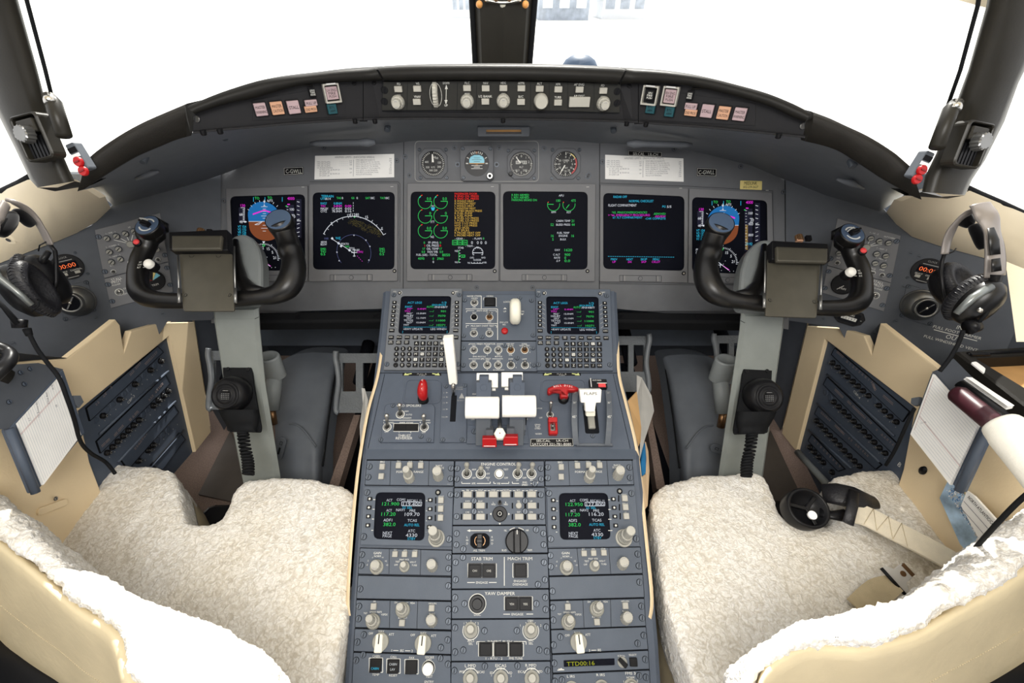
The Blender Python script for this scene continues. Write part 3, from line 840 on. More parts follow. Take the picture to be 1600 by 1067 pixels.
# side wings of the panel, angled back to each pilot
def side_panel(side):
 sp = SL if side == 'left' else SR
 if side == 'left':
  pts = [(345, 262), (250, 285), (178, 318), (142, 353), (87, 378), (0, 411), (-60, 435), (-60, 640), (60, 580), (105, 590), (181, 575), (215, 575), (262, 502), (330, 500), (345, 480)]
 else:
  pts = [(1228, 268), (1320, 300), (1380, 326), (1405, 352), (1425, 370), (1470, 385), (1545, 405), (1600, 440), (1640, 470), (1640, 640), (1500, 620), (1466, 610), (1377, 590), (1350, 585), (1311, 512), (1262, 505), (1228, 500)]
 root = thing('side_instrument_panel', 'blue grey wing panel turned towards the %s seat with vent and clock' % side, 'instrument panel', sp.hit(*((200, 470) if side == 'left' else (1380, 480))))
 b = MB(); b.prism(sp, sp.q(pts), -.02, 0, 'wall');
 if side == 'right':
  for t, x, y, h in (('IN', 1494, 515, 5.5), ('FULL FOOTWARMER', 1492, 523.5, 4), ('OUT', 1490, 526.5, 5.5), ('FULL WINDSHIELD VENT', 1489, 533, 4)): pass
  k = sp.s(1490, 520)
  f_ = sp.f(1492, 524, 0, math.radians(2))
  for t, dy, h, w in (('IN', 11, 5.5, None), ('FULL FOOTWARMER', 4.5, 4, 46), ('OUT', -3.5, 6, None), ('FULL WINDSHIELD VENT', -10.5, 4, 52)):
   b.text(f_, t, h * k * 1.1, 'ink', .0006, 0, dy * k * 1.25, w=w * k * 1.25 if w else None)
  b.box(f_, 52 * k, 1.1 * k, 0, .0006, 'ink', cy=.5 * k)
 b.build('panel_plate', root)
 sc = [(288, 291), (104, 370), (254, 490), (150, 497), (88, 396), (20, 537), (182, 514)] if side == 'left' else [(1231, 420), (1286, 498), (1400, 502), (1423, 396), (1436, 401), (1366, 521), (1412, 448)]
 for x, y in sc:
  b = MB(); f_ = sp.f(x, y); b.cyl(f_, .0045, 0, .0006, 'screw', 12); b.cyl(f_, .003, 0, .0012, 'wall', 12); b.box(f_, .0044, .0007, .0012, .0015, 'seam'); b.build('screw', root)
 # grey ledge fillet below the panel
 # a raised column of the lining next to the main panel
 return root
sp_l = side_panel('left'); sp_r = side_panel('right')
# ================================================================== small fittings used all over
def screw(fr, r, parent, mk='screw', slot=True, h=.0014):
 b = MB(); b.cyl(fr, r * 1.14, 0, .0004, 'seam', 14); b.cyl(fr, r, 0, h, mk, 14, .0004)
 if slot: b.box(fr.at(0, 0, 0, 1.35), r * 1.5, r * .22, h, h + .0002, 'seam')
 return b.build('screw', parent)
def toggle(sp, x, y, px, parent, top=None, ball='steel', base='steel', name='toggle_switch', rk=1.0):
 """bat switch: px = radius of its threaded ring in picture pixels"""
 k = sp.s(x, y); f_ = sp.f(x, y); r = px * k
 b = MB(); b.lathe(f_, [(r*1.12, 0), (r*1.12, .0004)], 'ink', 20); b.lathe(f_, [(r*.92, 0), (r*.92, .0022), (r*.75, .003), (r*.55, .003), (r*.5, .001), (.0001, .001)], base, 20)
 o = b.build(name, parent)
 b = MB()
 t = W(*top, (f_.p(0, 0, 0) - CAM).dot(Vector((0, CT, -ST))) - .010 * rk) if top else f_.p(0, -.001, .009)
 a = f_.p(0, 0, .001)
 q_ = 1.35 if rk > 1.4 else 1.0; b.tube([a, a.lerp(t, .5), t], [r*.22*q_, r*.28*q_, r*.36*q_], ball, 10); b.ball(t, r*.44*q_, 'chrome' if rk > 1.8 else ball, 12)
 l = b.build('bat_lever', o)
 return o
def button(sp, x, y, w, h, parent, mk='btn', depth=.004, t=None, th=None, tmk='dink', name='push_button', frame=None, lab=None):
 k = sp.s(x, y); f_ = sp.f(x, y); w *= k; h *= k
 b = MB()
 if frame: b.box(f_, w * 1.16, h * 1.16, 0, .0016, frame, r=.0008, bev=.0004)
 b.box(f_, w, h, 0, depth, mk, r=.0008, bev=.0009)
 if t:
  n = len(t)
  for i, s_ in enumerate(t):
   hh = (th or h / k * .6 / n) * k
   b.text(f_, s_, hh, tmk, depth + .0003, 0, (n - 1) * h * .36 / n * 1.0 - i * h * .72 / max(1, n), w=min(w * .8, hh * .75 * len(s_)))
 return b.build(name, parent, label=lab)
def knob(sp, x, y, r, h, parent, mk='knob', skirt=None, pointer=0.0, style='round', top=None, name='knob', r2=None, h2=None):
 k = sp.s(x, y); f_ = sp.f(x, y, 0, pointer); r *= k; h *= k
 b = MB()
 if sp.N.dot(LP.N) > .999 and style != 'bar': f_.N = (sp.N + sp.V * .28).normalized()
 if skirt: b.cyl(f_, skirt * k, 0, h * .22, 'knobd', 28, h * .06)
 z = h * .2 if skirt else 0
 if style == 'round': b.fluted(f_, r, z, h, mk, 14, .07, .88, tmk=top or mk)
 elif style == 'smooth': b.lathe(f_, [(r, z), (r * .95, h * .8), (r * .8, h)], mk, 24, tmk=top or mk)
 elif style == 'dual':
  rr = (r2 or .62) * r
  b.fluted(f_, r, z, h * .45, mk, 14, .06, .92)
  b.fluted(f_, rr, h * .45, h, mk, 12, .06, .9)
  b.arc(f_, rr * .55, 60, 120, rr * .1, 'greyp', h + .0002); b.arc(f_, rr * .55, 240, 300, rr * .1, 'greyp', h + .0002)
 elif style == 'bar':
  b.cyl(f_, r, z, h * .35, 'knobd', 28, h * .05)
  b.prism(f_, rpoly([(-r*.5, -r*.98), (r*.5, -r*.98), (r*.42, r*.98), (-r*.42, r*.98)], r*.2), h * .3, h, mk, r * .1)
  b.box(f_, r * .13, r * 1.0, h, h + .0004, 'dink', cy=r * .45)
 if style in ('round',) and pointer is not None:
  b.arc(f_, r * .6, 50, 130, r * .08, 'greyp', h + .0002); b.arc(f_, r * .6, 230, 310, r * .08, 'greyp', h + .0002)
 return b.build(name, parent)
# ================================================================== the six displays
def display(outer, scr, label, draw, handle=True, sensor=None):
 root = thing('display_unit', label, 'display', MP.hit(*outer[3]), 'flight displays in the main panel')
 b = MB()
 o = rpoly(MP.q(outer), .003, 5); i = rpoly(MP.q(scr, .004), .012, 5)
 b.ring(MP, o, i, 0, .006, 'bezel', .001, nin=.0015, inmk='seam')
 if handle:
  (x0, y0), (x1, y1) = outer[3], outer[2]
  f = lambda a, dy: (x0 + (x1 - x0) * a, y0 + (y1 - y0) * a - dy)
  for (a0, a1, n1) in ((.23, .71, .0068),):
   q = MP.q([f(a0, .8), f(a1, .8), f(a1, 10.5), f(a0, 10.5)], .006)
   b.ring(MP, rpoly(q, .001, 2), inset(rpoly(q, .001, 2), .0006), .0055, n1, 'seam')
   qq = inset(rpoly(q, .001, 2), .0006); b.poly(MP, qq, .0063, 'bezel')
  for a in (.27, .29, .65, .67):
   b.line(MP, MP.uv(*f(a, 1.5), .0064), MP.uv(*f(a, 10), .0064), .0008, 'seam' if a in (.27, .65) else 'btn', .0066)
  c = f(.47, 5.8); u, v = MP.uv(*c, .0068)
  b.lathe(MP.at(u, v, .0064), [(.0048, 0), (.0048, .0006)], 'seam', 18); b.lathe(MP.at(u, v, .0064), [(.0041, 0), (.0041, .0011)], 'bezel', 18)
  c = f(.93, 147.5); u, v = MP.uv(*c, .006); b.box(MP.at(u, v, .0062), .006, .0007, 0, .0003, 'ink')
 b.build('bezel', root)
 b = MB(); b.poly(MP, i, .0016, 'scrn')
 # the lit area of the tube is a touch inside the black edge
 draw(b)
 b.build('screen', root)
 if sensor:
  u, v = MP.uv(*sensor, .006); f_ = MP.at(u, v, .0062); b = MB(); b.cyl(f_, .0042, 0, .001, 'seam', 16); b.cyl(f_.at(0, .0, .001), .002, 0, .0008, 'btn', 12); b.build('light_sensor', root)
 return root
SN = .0022
def T(b, x, y, s_, h, mk, al='L', w=None, fr=MP, n=SN, rot=0.0):
 k = fr.s(x, y); u, v = fr.uv(x, y, n)
 b.text(fr, s_, h * k, mk, n, u, v, al, w * k if w else None, rot)
def Ln(b, a, c, w, mk, fr=MP, n=SN):
 b.line(fr, fr.uv(*a, n), fr.uv(*c, n), w * fr.s(*a), mk, n)
def A(b, x, y, r, a0, a1, w, mk, fr=MP, n=SN, seg=28):
 k = fr.s(x, y); u, v = fr.uv(x, y, n); b.arc(fr, r * k, a0, a1, w * k, mk, n, u, v, seg)
def Pg(b, pts, mk, fr=MP, n=SN):
 b.poly(fr, fr.q(pts, n), n, mk)
def pfd(dx, dy, o):
 def draw(b):
  X = lambda x, y: (x + dx, y + dy)
  # attitude ball
  k = MP.s(*X(413, 345)); u, v = MP.uv(*X(413, 346), SN); r = 24.5 * k
  sky = [(u + r * math.cos(math.radians(a)), v + r * .35 + r * math.sin(math.radians(a)) * .85) for a in range(0, 181, 12)]
  b.poly(MP, sky + [(u - r, v), (u + r, v)], SN, 'e_b')
  gnd = [(u + r * math.cos(math.radians(a)), v - r * .35 + r * math.sin(math.radians(a)) * .85) for a in range(180, 361, 12)]
  b.poly(MP, [(u - r, v), (u + r, v)][::-1] + gnd[::1] if False else gnd + [(u + r, v), (u - r, v)], SN, 'e_n')
  n = SN + .0003
  Ln(b, X(388.5, 346), X(437.5, 346), .7, 'e_w', n=n)
  for i, w in enumerate((5, 10, 5, 12, 5, 10)): Ln(b, X(413 - w/2, 341 - i*3.6), X(413 + w/2, 341 - i*3.6), .6, 'e_w', n=n)
  for i, w in enumerate((5, 10, 5)): Ln(b, X(413 - w/2, 352 + i*4.5), X(413 + w/2, 352 + i*4.5), .6, 'e_w', n=n)
  Pg(b, [X(395, 333.5), X(413, 327.5), X(413, 329.5), X(395, 336)], 'e_m', n=n); Pg(b, [X(413, 327.5), X(432, 333.5), X(432, 336), X(413, 329.5)], 'e_m', n=n)
  Ln(b, X(398, 351), X(411, 345.5), .7, 'e_w', n=n); Ln(b, X(398, 351), X(404, 351), .7, 'e_w', n=n); Ln(b, X(404, 351), X(411, 345.5), .7, 'e_w', n=n)
  for a in range(30, 151, 15):
   c_, s_ = math.cos(math.radians(a)), math.sin(math.radians(a))
   Ln(b, X(413 + 27*c_, 342 - 27*s_), X(413 + 30*c_, 342 - 30*s_), .7, 'e_w')
  Pg(b, [X(411, 314), X(415, 314), X(413, 318.5)], 'e_w')
  T(b, *X(413, 321), 'A', 4, 'e_w', 'C', n=n)
  for x in (396, 414, 441): Ln(b, X(x, 308), X(x, 315), .7, 'e_c')
  T(b, *X(398, 309.5), 'TO', 4, 'e_g'); T(b, *X(418, 309), 'TO', 4, 'e_g'); T(b, *X(417, 313.5), 'A/TS', 3.6, 'e_w')
  T(b, *X(449, 310), '4000', 4.6, 'e_m', w=11); T(b, *X(376, 321), '130', 4.2, 'e_m', w=7)
  Pg(b, [X(373, 324), X(384, 324), X(384, 347), X(373, 347)], 'e_dimbox' if False else 'scr_b', n=SN - .0002)
  for i in range(9): Ln(b, X(379 if i % 4 else 376, 324.5 + i*2.7), X(382, 324.5 + i*2.7), .6, 'e_w')
  Ln(b, X(382, 324), X(381, 347), .6, 'e_w')
  T(b, *X(374, 335), '60', 4.2, 'e_w'); T(b, *X(374, 346.5), '40', 4.2, 'e_w'); Pg(b, [X(380, 346.5), X(383, 345), X(386, 346.5), X(383, 348)], 'e_w')
  for i, s_ in enumerate(('VT 154', 'V2 132', 'VR 126', 'V1 120')): T(b, *X(371.5, 354 + i*4.4), s_, 3.7, 'e_c', w=13)
  # altitude and vertical speed scales
  Pg(b, [X(447, 320), X(459, 320), X(459, 386), X(447, 386)], 'scr_b', n=SN - .0002); Pg(b, [X(463, 311), X(471, 311), X(471, 372), X(463, 372)], 'scr_b', n=SN - .0002)
  for i in range(14): Ln(b, X(448, 323 + i*4.5), X(450.5, 323 + i*4.5), .6, 'e_w')
  for i, s_ in enumerate(('100', '900', '800')): T(b, *X(453, 327 + i*17), s_, 4, 'e_w')
  T(b, *X(456, 338), '20', 4.4, 'e_w'); Ln(b, X(455, 335.2), X(460, 335.2), .6, 'e_w'); Ln(b, X(455, 341.5), X(460, 341.5), .6, 'e_w')
  Pg(b, [X(449, 318.4), X(453, 318.4), X(453, 320), X(449, 320)], 'e_m'); Pg(b, [X(445.5, 322), X(448, 320.8), X(448, 323.2)], 'e_g')
  for i in range(22): Ln(b, X(448, 345 + i*1.8), X(452, 346.2 + i*1.8), .5, 'e_y') if o == 'R' else None
  for i in range(9):
   y = 316 + i*6.6; Ln(b, X(464, y - (1.2 if i < 4 else -1.2)), X(468, y), .8, 'e_w')
  Ln(b, X(464, 345), X(470, 345), .9, 'e_w')
  # compass rose
  for a in range(-6, 187, 6):
   L = 4 if a % 30 == 0 else 2.4; c_, s_ = math.cos(math.radians(a)), math.sin(math.radians(a))
   Ln(b, X(412 + 21.5*c_, 404 - 21.5*s_), X(412 + (21.5 + L)*c_, 404 - (21.5 + L)*s_), .7, 'e_w')
  for a, s_ in ((120, '9'), (97, '12'), (65, '15'), (36, 'S'), (5, '21'), (150, '6')): T(b, *X(412 + 17*math.cos(math.radians(a)), 404 - 17*math.sin(math.radians(a))), s_, 4.4, 'e_w', 'C')
  Pg(b, [X(409.8, 377), X(414.2, 377), X(412, 381)], 'e_w'); A(b, *X(412, 383), 1.6, 0, 360, .8, 'e_g')
  Ln(b, X(396, 396), X(422, 416), .9, 'e_w'); Ln(b, X(396, 396), X(402, 401), 1.2, 'e_w'); Ln(b, X(413, 409), X(423, 416), 1, 'e_m')
  for q in ((417, 399), (414, 404), (411, 414), (424, 415.5), (430, 415)): T(b, *X(*q), '.', 6, 'e_w', 'C')
  Ln(b, X(406, 408), X(412, 408), .7, 'e_w'); Ln(b, X(409, 405), X(409, 412), .7, 'e_w')
  if o == 'R':
   for i, s_ in enumerate(('FMS', 'DTK', 'YVU', 'TTG', '0.4')): T(b, *X(371, 384 + i*4.4), s_, 3.6, 'e_w', w=7)
   T(b, *X(448, 375), '29.92', 4, 'e_c')
  else:
   for i, s_ in enumerate(('FMS1', 'DTK 293', 'YVU', '0.4NM')): T(b, *X(371, 392 + i*4.6), s_, 3.6, 'e_w', w=len(s_)*2.1)
   T(b, *X(446, 391), '29.92IN', 4, 'e_c')
 return draw
M['scr_b'] = mat('screen_scale_ground', '#25263a', 0.5, spec=0.1, var=0.04)
def nd(b):
 T(b, 502, 306.5, 'TERRAIN', 3.8, 'e_c'); T(b, 501, 310.5, 'UTC', 3.4, 'e_c'); T(b, 508, 310.5, '18:14', 3.4, 'e_w')
 for x, a, c in ((526, 'TAS', '0'), (549, 'GS', '0'), (571, 'SAT', '18C'), (594, 'TAT', '18C')):
  T(b, x, 309.3, a, 3.2, 'e_g'); T(b, x + 8, 309.3, c, 3.4, 'e_w')
 for i, (a, c, d, mk) in enumerate((('RW27', '0.8NM', '', 'e_c'), ('YVU', '0.4NM', '0:00', 'e_m'), ('MALBY', '15.4NM', '0:02', 'e_w'), ('CYYZ', '78.3NM', '0:16', 'e_w'))):
  y = 317.7 + i*4.1; T(b, 501, y, a, 3.5, mk, w=len(a)*2.4); T(b, 534, y, c, 3.5, mk, 'R', w=len(c)*2.5); T(b, 539, y, d, 3.5, mk, w=10) if d else None
 for i in range(4): Ln(b, (552, 316 + i*4), (552, 318.5 + i*4), .6, 'e_w')
 T(b, 554, 335.5, '[128]', 4.4, 'e_w', 'C', w=13); Pg(b, [(552, 338), (556, 338), (554, 340.5)], 'e_g')
 A(b, 554, 393, 53, 28, 150, .9, 'e_w', seg=50)
 for a in range(30, 151, 10):
  c_, s_ = math.cos(math.radians(a)), math.sin(math.radians(a)); L = 3.6 if a % 30 == 0 else 2
  Ln(b, (554 + 53*c_, 393 - 53*s_), (554 + (53+L)*c_, 393 - (53+L)*s_), .7, 'e_w')
 for x, y, s_ in ((518, 349, '9'), (545, 336.5, '12'), (573, 339, '15'), (597, 357, 'S')): T(b, x, y, s_, 4.4, 'e_w', 'C')
 # speckle of terrain returns
 rnd = random.Random(3)
 for i in range(260):
  t = rnd.random(); x = 546 + t*48 + rnd.uniform(-4, 4); y = 341 + t*14 + rnd.random()*14*(1 - abs(t-.5)*.8) + (t*t*4)
  if (x-554)**2 + (y-393)**2 < 51**2: Ln(b, (x, y), (x + rnd.uniform(.6, 2), y), rnd.uniform(.5, 1.1), 'e_terr', n=SN - .0001)
 for i in range(14): x = 589 + rnd.random()*8; y = 365 + rnd.random()*7 - (x-589)*.5; Ln(b, (x, y), (x + 1.2, y), .7, 'e_terr')
 A(b, 553, 394, 26.5, -38, 218, .45, 'e_dim', seg=40)
 for a in (210, 180, 150, 90, 45, 20, -28): A(b, 553 + 26.5*math.cos(math.radians(a)), 394 - 26.5*math.sin(math.radians(a)), .8, 0, 360, .6, 'e_w', seg=6)
 Ln(b, (520, 374), (554, 396), .8, 'e_w')
 for x, y in ((519, 372.5), (529, 380), (533, 384.5), (546, 391)):
  Pg(b, [(x-2.2, y), (x, y-2.2), (x+2.2, y), (x, y+2.2)], 'e_w')
 T(b, 524, 372, 'YHZ', 3.8, 'e_c', w=8); T(b, 533, 381, 'POKTO', 3.4, 'e_w', w=12); T(b, 539, 385.5, 'YWT', 3.2, 'e_g', w=7); T(b, 545, 388, 'TETOS', 3.2, 'e_w', w=9); T(b, 551, 390.5, 'MALBY', 3.2, 'e_w', w=11); T(b, 558, 393.5, 'CYVU', 3.4, 'e_m', w=9)
 Ln(b, (553.5, 390), (553.5, 401), .9, 'e_w'); Ln(b, (549, 394.5), (558, 394.5), .9, 'e_w'); Ln(b, (551.5, 400), (555.5, 400), .8, 'e_w')
 for i in range(4): Ln(b, (558 + i*2.4, 399.5 + i*2.6), (559 + i*2.4, 400.6 + i*2.6), .6, 'e_m')
 T(b, 507, 372.5, '100', 3.2, 'e_dim', w=6)
 for x, q in ((501, ('ABOVE', 'BELOW')),):
  for i, s_ in enumerate(q): T(b, x, 378 + i*3.7, s_, 3.2, 'e_w', w=9.5)
 for x in (501, 593):
  for i, s_ in enumerate(('DME1' if x == 501 else 'DME2', 'YVU', '0.5')): T(b, x, 389 + i*4, s_, 3.6, 'e_g', w=8 if i != 2 else 7)
def ed1(b):
 for yy, val in ((315, '0.0'), (337.7, '0'), (361, '0.0')):
  for xx in (664, 688.5):
   A(b, xx, yy, 10.6, 118, 352, .7, 'e_g'); Ln(b, (xx, yy - .5), (xx + 10.8, yy - .5), .9, 'e_g'); Ln(b, (xx + 10.6, yy - .5), (xx + 10.4, yy + 2), .8, 'e_g')
   T(b, xx + 9.5, yy - 4.6, val, 4.4, 'e_g', 'R'); Ln(b, (xx - 6, yy - 9.3), (xx - 4, yy - 10.3), 1.2, 'e_r')
   if yy < 320: Ln(b, (xx - 8.6, yy - 6), (xx - 6.6, yy - 8), 1, 'e_c')
 T(b, 676.5, 321.8, 'N1', 3.2, 'e_w', 'C'); Pg(b, [(673, 324), (680, 324), (678, 329), (675, 329)], 'e_c'); T(b, 676, 346.5, 'ITT', 3.4, 'e_w', 'C'); T(b, 675.5, 370, 'N2', 3.4, 'e_w', 'C')
 for x, s_, y, mk, al in ((664, '0', 379, 'e_g', 'R'), (677, 'FF (PPH)', 379, 'e_w', 'C'), (687, '0', 379, 'e_g', 'L'), (664, '1', 383.6, 'e_r', 'R'), (676, 'OIL PRESS', 383.6, 'e_w', 'C'), (687, '0', 383.6, 'e_r', 'L'),
       (664, '17', 388.6, 'e_g', 'R'), (676, 'OIL TEMP', 388.6, 'e_w', 'C'), (687, '17', 388.6, 'e_g', 'L'), (664, '0.0', 393.4, 'e_g', 'R'), (676, 'FAN VIB', 393.4, 'e_w', 'C'), (687, '0.0', 393.4, 'e_g', 'L')):
  T(b, x, y, s_, 3.5, mk, al)
 T(b, 650.5, 398, 'FUEL (LBS) - TOTAL', 3.2, 'e_w', w=33); T(b, 691, 398.2, '8050', 4.2, 'e_g', w=12); T(b, 653, 403.8, '4090', 3.8, 'e_g', w=10); T(b, 677, 404, '0', 3.6, 'e_g', 'C'); T(b, 683, 404, '3960', 3.8, 'e_g', w=10); T(b, 677, 409, '0', 3.6, 'e_w', 'C')
 lines = [('PASSENGER DOOR', 'e_r'), ('R ENG OIL PRESS', 'e_r'), ('L ENG OIL PRESS', 'e_r'), ('R WSHLD HEAT', 'e_y'), ('R WINDOW HEAT', 'e_y'), ('L WSHLD HEAT', 'e_y'), ('L WINDOW HEAT', 'e_y'), ('OUTBD BRAKE PRESS', 'e_y'),
    ('R FUEL PUMP', 'e_y'), ('L FUEL PUMP', 'e_y'), ('R FUEL LO PRESS', 'e_y'), ('L FUEL LO PRESS', 'e_y'), ('HYD 2 LO PRESS', 'e_y'), ('HYD 1 LO PRESS', 'e_y'), ('GND SPLRS', 'e_y'), ('FLT SPLRS', 'e_y'), ('R PROBE HEAT OFF', 'e_y'), ('L PROBE HEAT OFF', 'e_y')]
 for i, (s_, mk) in enumerate(lines): T(b, 710.5, 302.6 + i*3.82, s_, 3.1, mk, w=len(s_)*2.5)
 T(b, 718, 372.7, '- GEAR -', 3, 'e_w', 'C', w=15); T(b, 747, 372.7, '- FLAPS -', 3, 'e_w', 'C', w=17); T(b, 755.5, 372.5, '0', 3.4, 'e_g', 'C')
 for x in (710.5, 718.5, 726.5):
  T(b, x, 379, 'DN', 3.6, 'e_g', 'C', w=5)
  for p, q in (((x-3.6, 375.5), (x+3.6, 375.5)), ((x-3.6, 382.5), (x+3.6, 382.5)), ((x-3.6, 375.5), (x-3.6, 382.5)), ((x+3.6, 375.5), (x+3.6, 382.5))): Ln(b, p, q, .7, 'e_g')
 for x in (737.5, 746.5, 752, 759): T(b, x, 379, '0', 4.6, 'e_w', 'C')
 T(b, 734, 384.4, '- TRIM -', 3, 'e_w', 'C', w=14); T(b, 720, 387, 'STAB', 3, 'e_w', 'C')
 T(b, 713.5, 392, 'ND', 3, 'e_w', 'C'); T(b, 713.5, 409.5, 'NU', 3, 'e_w', 'C'); Ln(b, (717, 391), (717, 410), .8, 'e_g'); [Ln(b, (717, y), (719.5, y), .7, 'e_w') for y in (391, 395.7, 400.5, 405, 410)]
 Ln(b, (718, 400), (720, 398.4), .8, 'e_g'); Ln(b, (720, 398.4), (726.5, 398.4), .7, 'e_g'); Ln(b, (720, 402), (726.5, 402), .7, 'e_g'); Ln(b, (726.5, 398.4), (726.5, 402), .7, 'e_g'); T(b, 723.5, 400.2, '6.2', 2.8, 'e_g', 'C')
 T(b, 746, 386.5, 'AIL', 3, 'e_w', 'C'); A(b, 746.5, 394.5, 8, -30, 210, .8, 'e_w'); [Ln(b, (746.5 + 6.3*math.cos(math.radians(a)), 394.5 - 6.3*math.sin(math.radians(a))), (746.5 + 8*math.cos(math.radians(a)), 394.5 - 8*math.sin(math.radians(a))), .6, 'e_w') for a in range(-30, 211, 30)]
 Ln(b, (739, 395), (754, 395), 1, 'e_w'); T(b, 737.5, 402.5, 'LWD', 2.8, 'e_w', 'C', w=6); T(b, 755.5, 402.5, 'RWD', 2.8, 'e_w', 'C', w=6); T(b, 746, 406, 'RUDDER', 2.8, 'e_w', 'C', w=12)
 T(b, 733, 410.5, 'NL', 2.8, 'e_w', 'C'); T(b, 758, 410, 'NR', 2.8, 'e_w', 'C'); Ln(b, (736.5, 411.3), (754, 411.3), .8, 'e_w'); [Ln(b, (x, 409.3), (x, 411.3), .7, 'e_w') for x in (736.5, 741, 746, 750, 754)]
def ed2(b):
 for i, s_ in enumerate(('R REV ARMED', 'L REV ARMED', 'PARKING BRAKE ON')): T(b, 799.5, 304.6 + i*3.9, s_, 3.3, 'e_g', w=len(s_)*2.45)
 T(b, 877, 305.3, 'APU', 3.3, 'e_w', 'C')
 for x, v_, l_ in ((865, '100', 'RPM'), (889, '475', 'EGT')):
  A(b, x, 319.5, 9.5, 160, 370, .7, 'e_g'); T(b, x + 10.5, 313.3, v_, 3.9, 'e_g', 'R'); T(b, x, 331.5, l_, 3, 'e_w', 'C'); Ln(b, (x - 9, 316.5), (x - 8, 315.2), 1.2, 'e_r')
 Ln(b, (856, 319), (865, 319.3), .9, 'e_g'); Ln(b, (884.5, 325.7), (889.5, 319.5), .9, 'e_g')
 for a, c, d, y in ((None, 'CABIN TEMP', '21', 345), ('52', 'BLEED PRESS', '44', 350.9), (None, 'FUEL TEMP', None, 363.8), ('16', 'ENGINE', '16', 368.3), ('5', 'BULK', None, 373.8)):
  if a: T(b, 865, y, a, 4, 'e_g', 'R')
  T(b, 880 if c != 'CABIN TEMP' and c != 'BLEED PRESS' else 880, y, c, 3.1, 'e_w', 'C')
  if d: T(b, 893, y, d, 4, 'e_g', 'L')
 for y, a, c in ((390.5, 'OXY', '1620'), (397.7, 'C ALT', '900'), (402.6, 'RATE', '0'), (407.4, 'Δ P', '0.0')): T(b, 875, y, a, 3.1, 'e_w', 'R'); T(b, 882, y, c, 4, 'e_g', 'L', w=len(c)*3)
def mfd(b):
 T(b, 958.5, 307.4, 'RADAR OFF', 3.6, 'e_c', w=21); T(b, 1002, 314, 'NORMAL CHECKLIST', 3.6, 'e_c', 'C', w=38); T(b, 950.5, 320.7, 'FLIGHT COMPARTMENT', 3.8, 'e_w', w=44); T(b, 1035, 322.6, 'PG', 3.4, 'e_c', w=5); T(b, 1042, 322.8, '5/5', 3.6, 'e_w', w=7)
 T(b, 956, 331.8, '*65. PINS/COVERS/CHOCKS', 3.2, 'e_g', w=55); T(b, 1021, 334, '-REMOVED', 3.2, 'e_g', w=19)
 T(b, 950.5, 336, '> *66. EMERGENCY PROCEDURES', 3.2, 'e_m', w=65); T(b, 1023, 338, '-REVIEW', 3.2, 'e_m', w=17)
 T(b, 957.5, 339.8, '67. FLT COMPARTMENT', 3.2, 'e_c', w=46); T(b, 1008, 341.3, '-CHK COMPLETE', 3.2, 'e_c', w=32)
 for i in range(30): Ln(b, (950 + i*3.48, 400.5 + i*.045), (952.4 + i*3.48, 400.5 + i*.045), .6, 'e_c')
 for x, a, c in ((959.5, 'PREV', 'UP'), (984, 'NEXT', 'DN'), (1006, 'SKIP', 'SKP'), (1025, 'MENU', 'CKLST')): T(b, x, 405, a, 3.3, 'e_c', 'C', w=10); T(b, x, 409, c, 3.3, 'e_m', 'C', w=2.6*len(c))
display([(355, 295), (482, 290.5), (482, 439.6), (360, 441)], [(360, 307), (477, 303.6), (477, 421.7), (365, 424)], 'left outer flight display with blue and brown attitude ball, behind the left yoke', pfd(0, 0, 'L'), sensor=None)
display([(484.6, 287.5), (622.5, 287), (622, 439), (484, 439.6)], [(489, 301), (617, 300), (616.4, 421), (489.6, 421)], 'display with a white compass arc and a ring of terrain speckle, left of centre', nd, sensor=(616.5, 423.3))
display([(637, 286.6), (780, 287), (779.4, 439), (636, 439)], [(642, 299.6), (774, 299.6), (773.6, 420.4), (641.6, 420.4)], 'engine display with six green dials and red and amber messages', ed1, sensor=(773, 423.5))
display([(782, 287), (930, 287.4), (928.6, 439.6), (781.4, 439)], [(786, 299), (918, 300), (917.6, 421), (786.4, 421)], 'mostly black status display with two small green dials at its upper right', ed2, sensor=(917.8, 423.5))
display([(937, 289), (1074, 294.4), (1073, 441.6), (936.4, 440)], [(942.4, 301.6), (1069, 307), (1068.6, 423), (942.4, 420)], 'display showing a normal checklist in green, magenta and cyan lines', mfd, sensor=(1068, 427))
display([(1075.4, 294.5), (1204, 301), (1208, 445), (1074, 442)], [(1081, 308), (1198, 313.5), (1199, 429), (1081, 425)], 'right outer flight display with attitude ball, behind the right yoke', pfd(716.5, 6, 'R'))
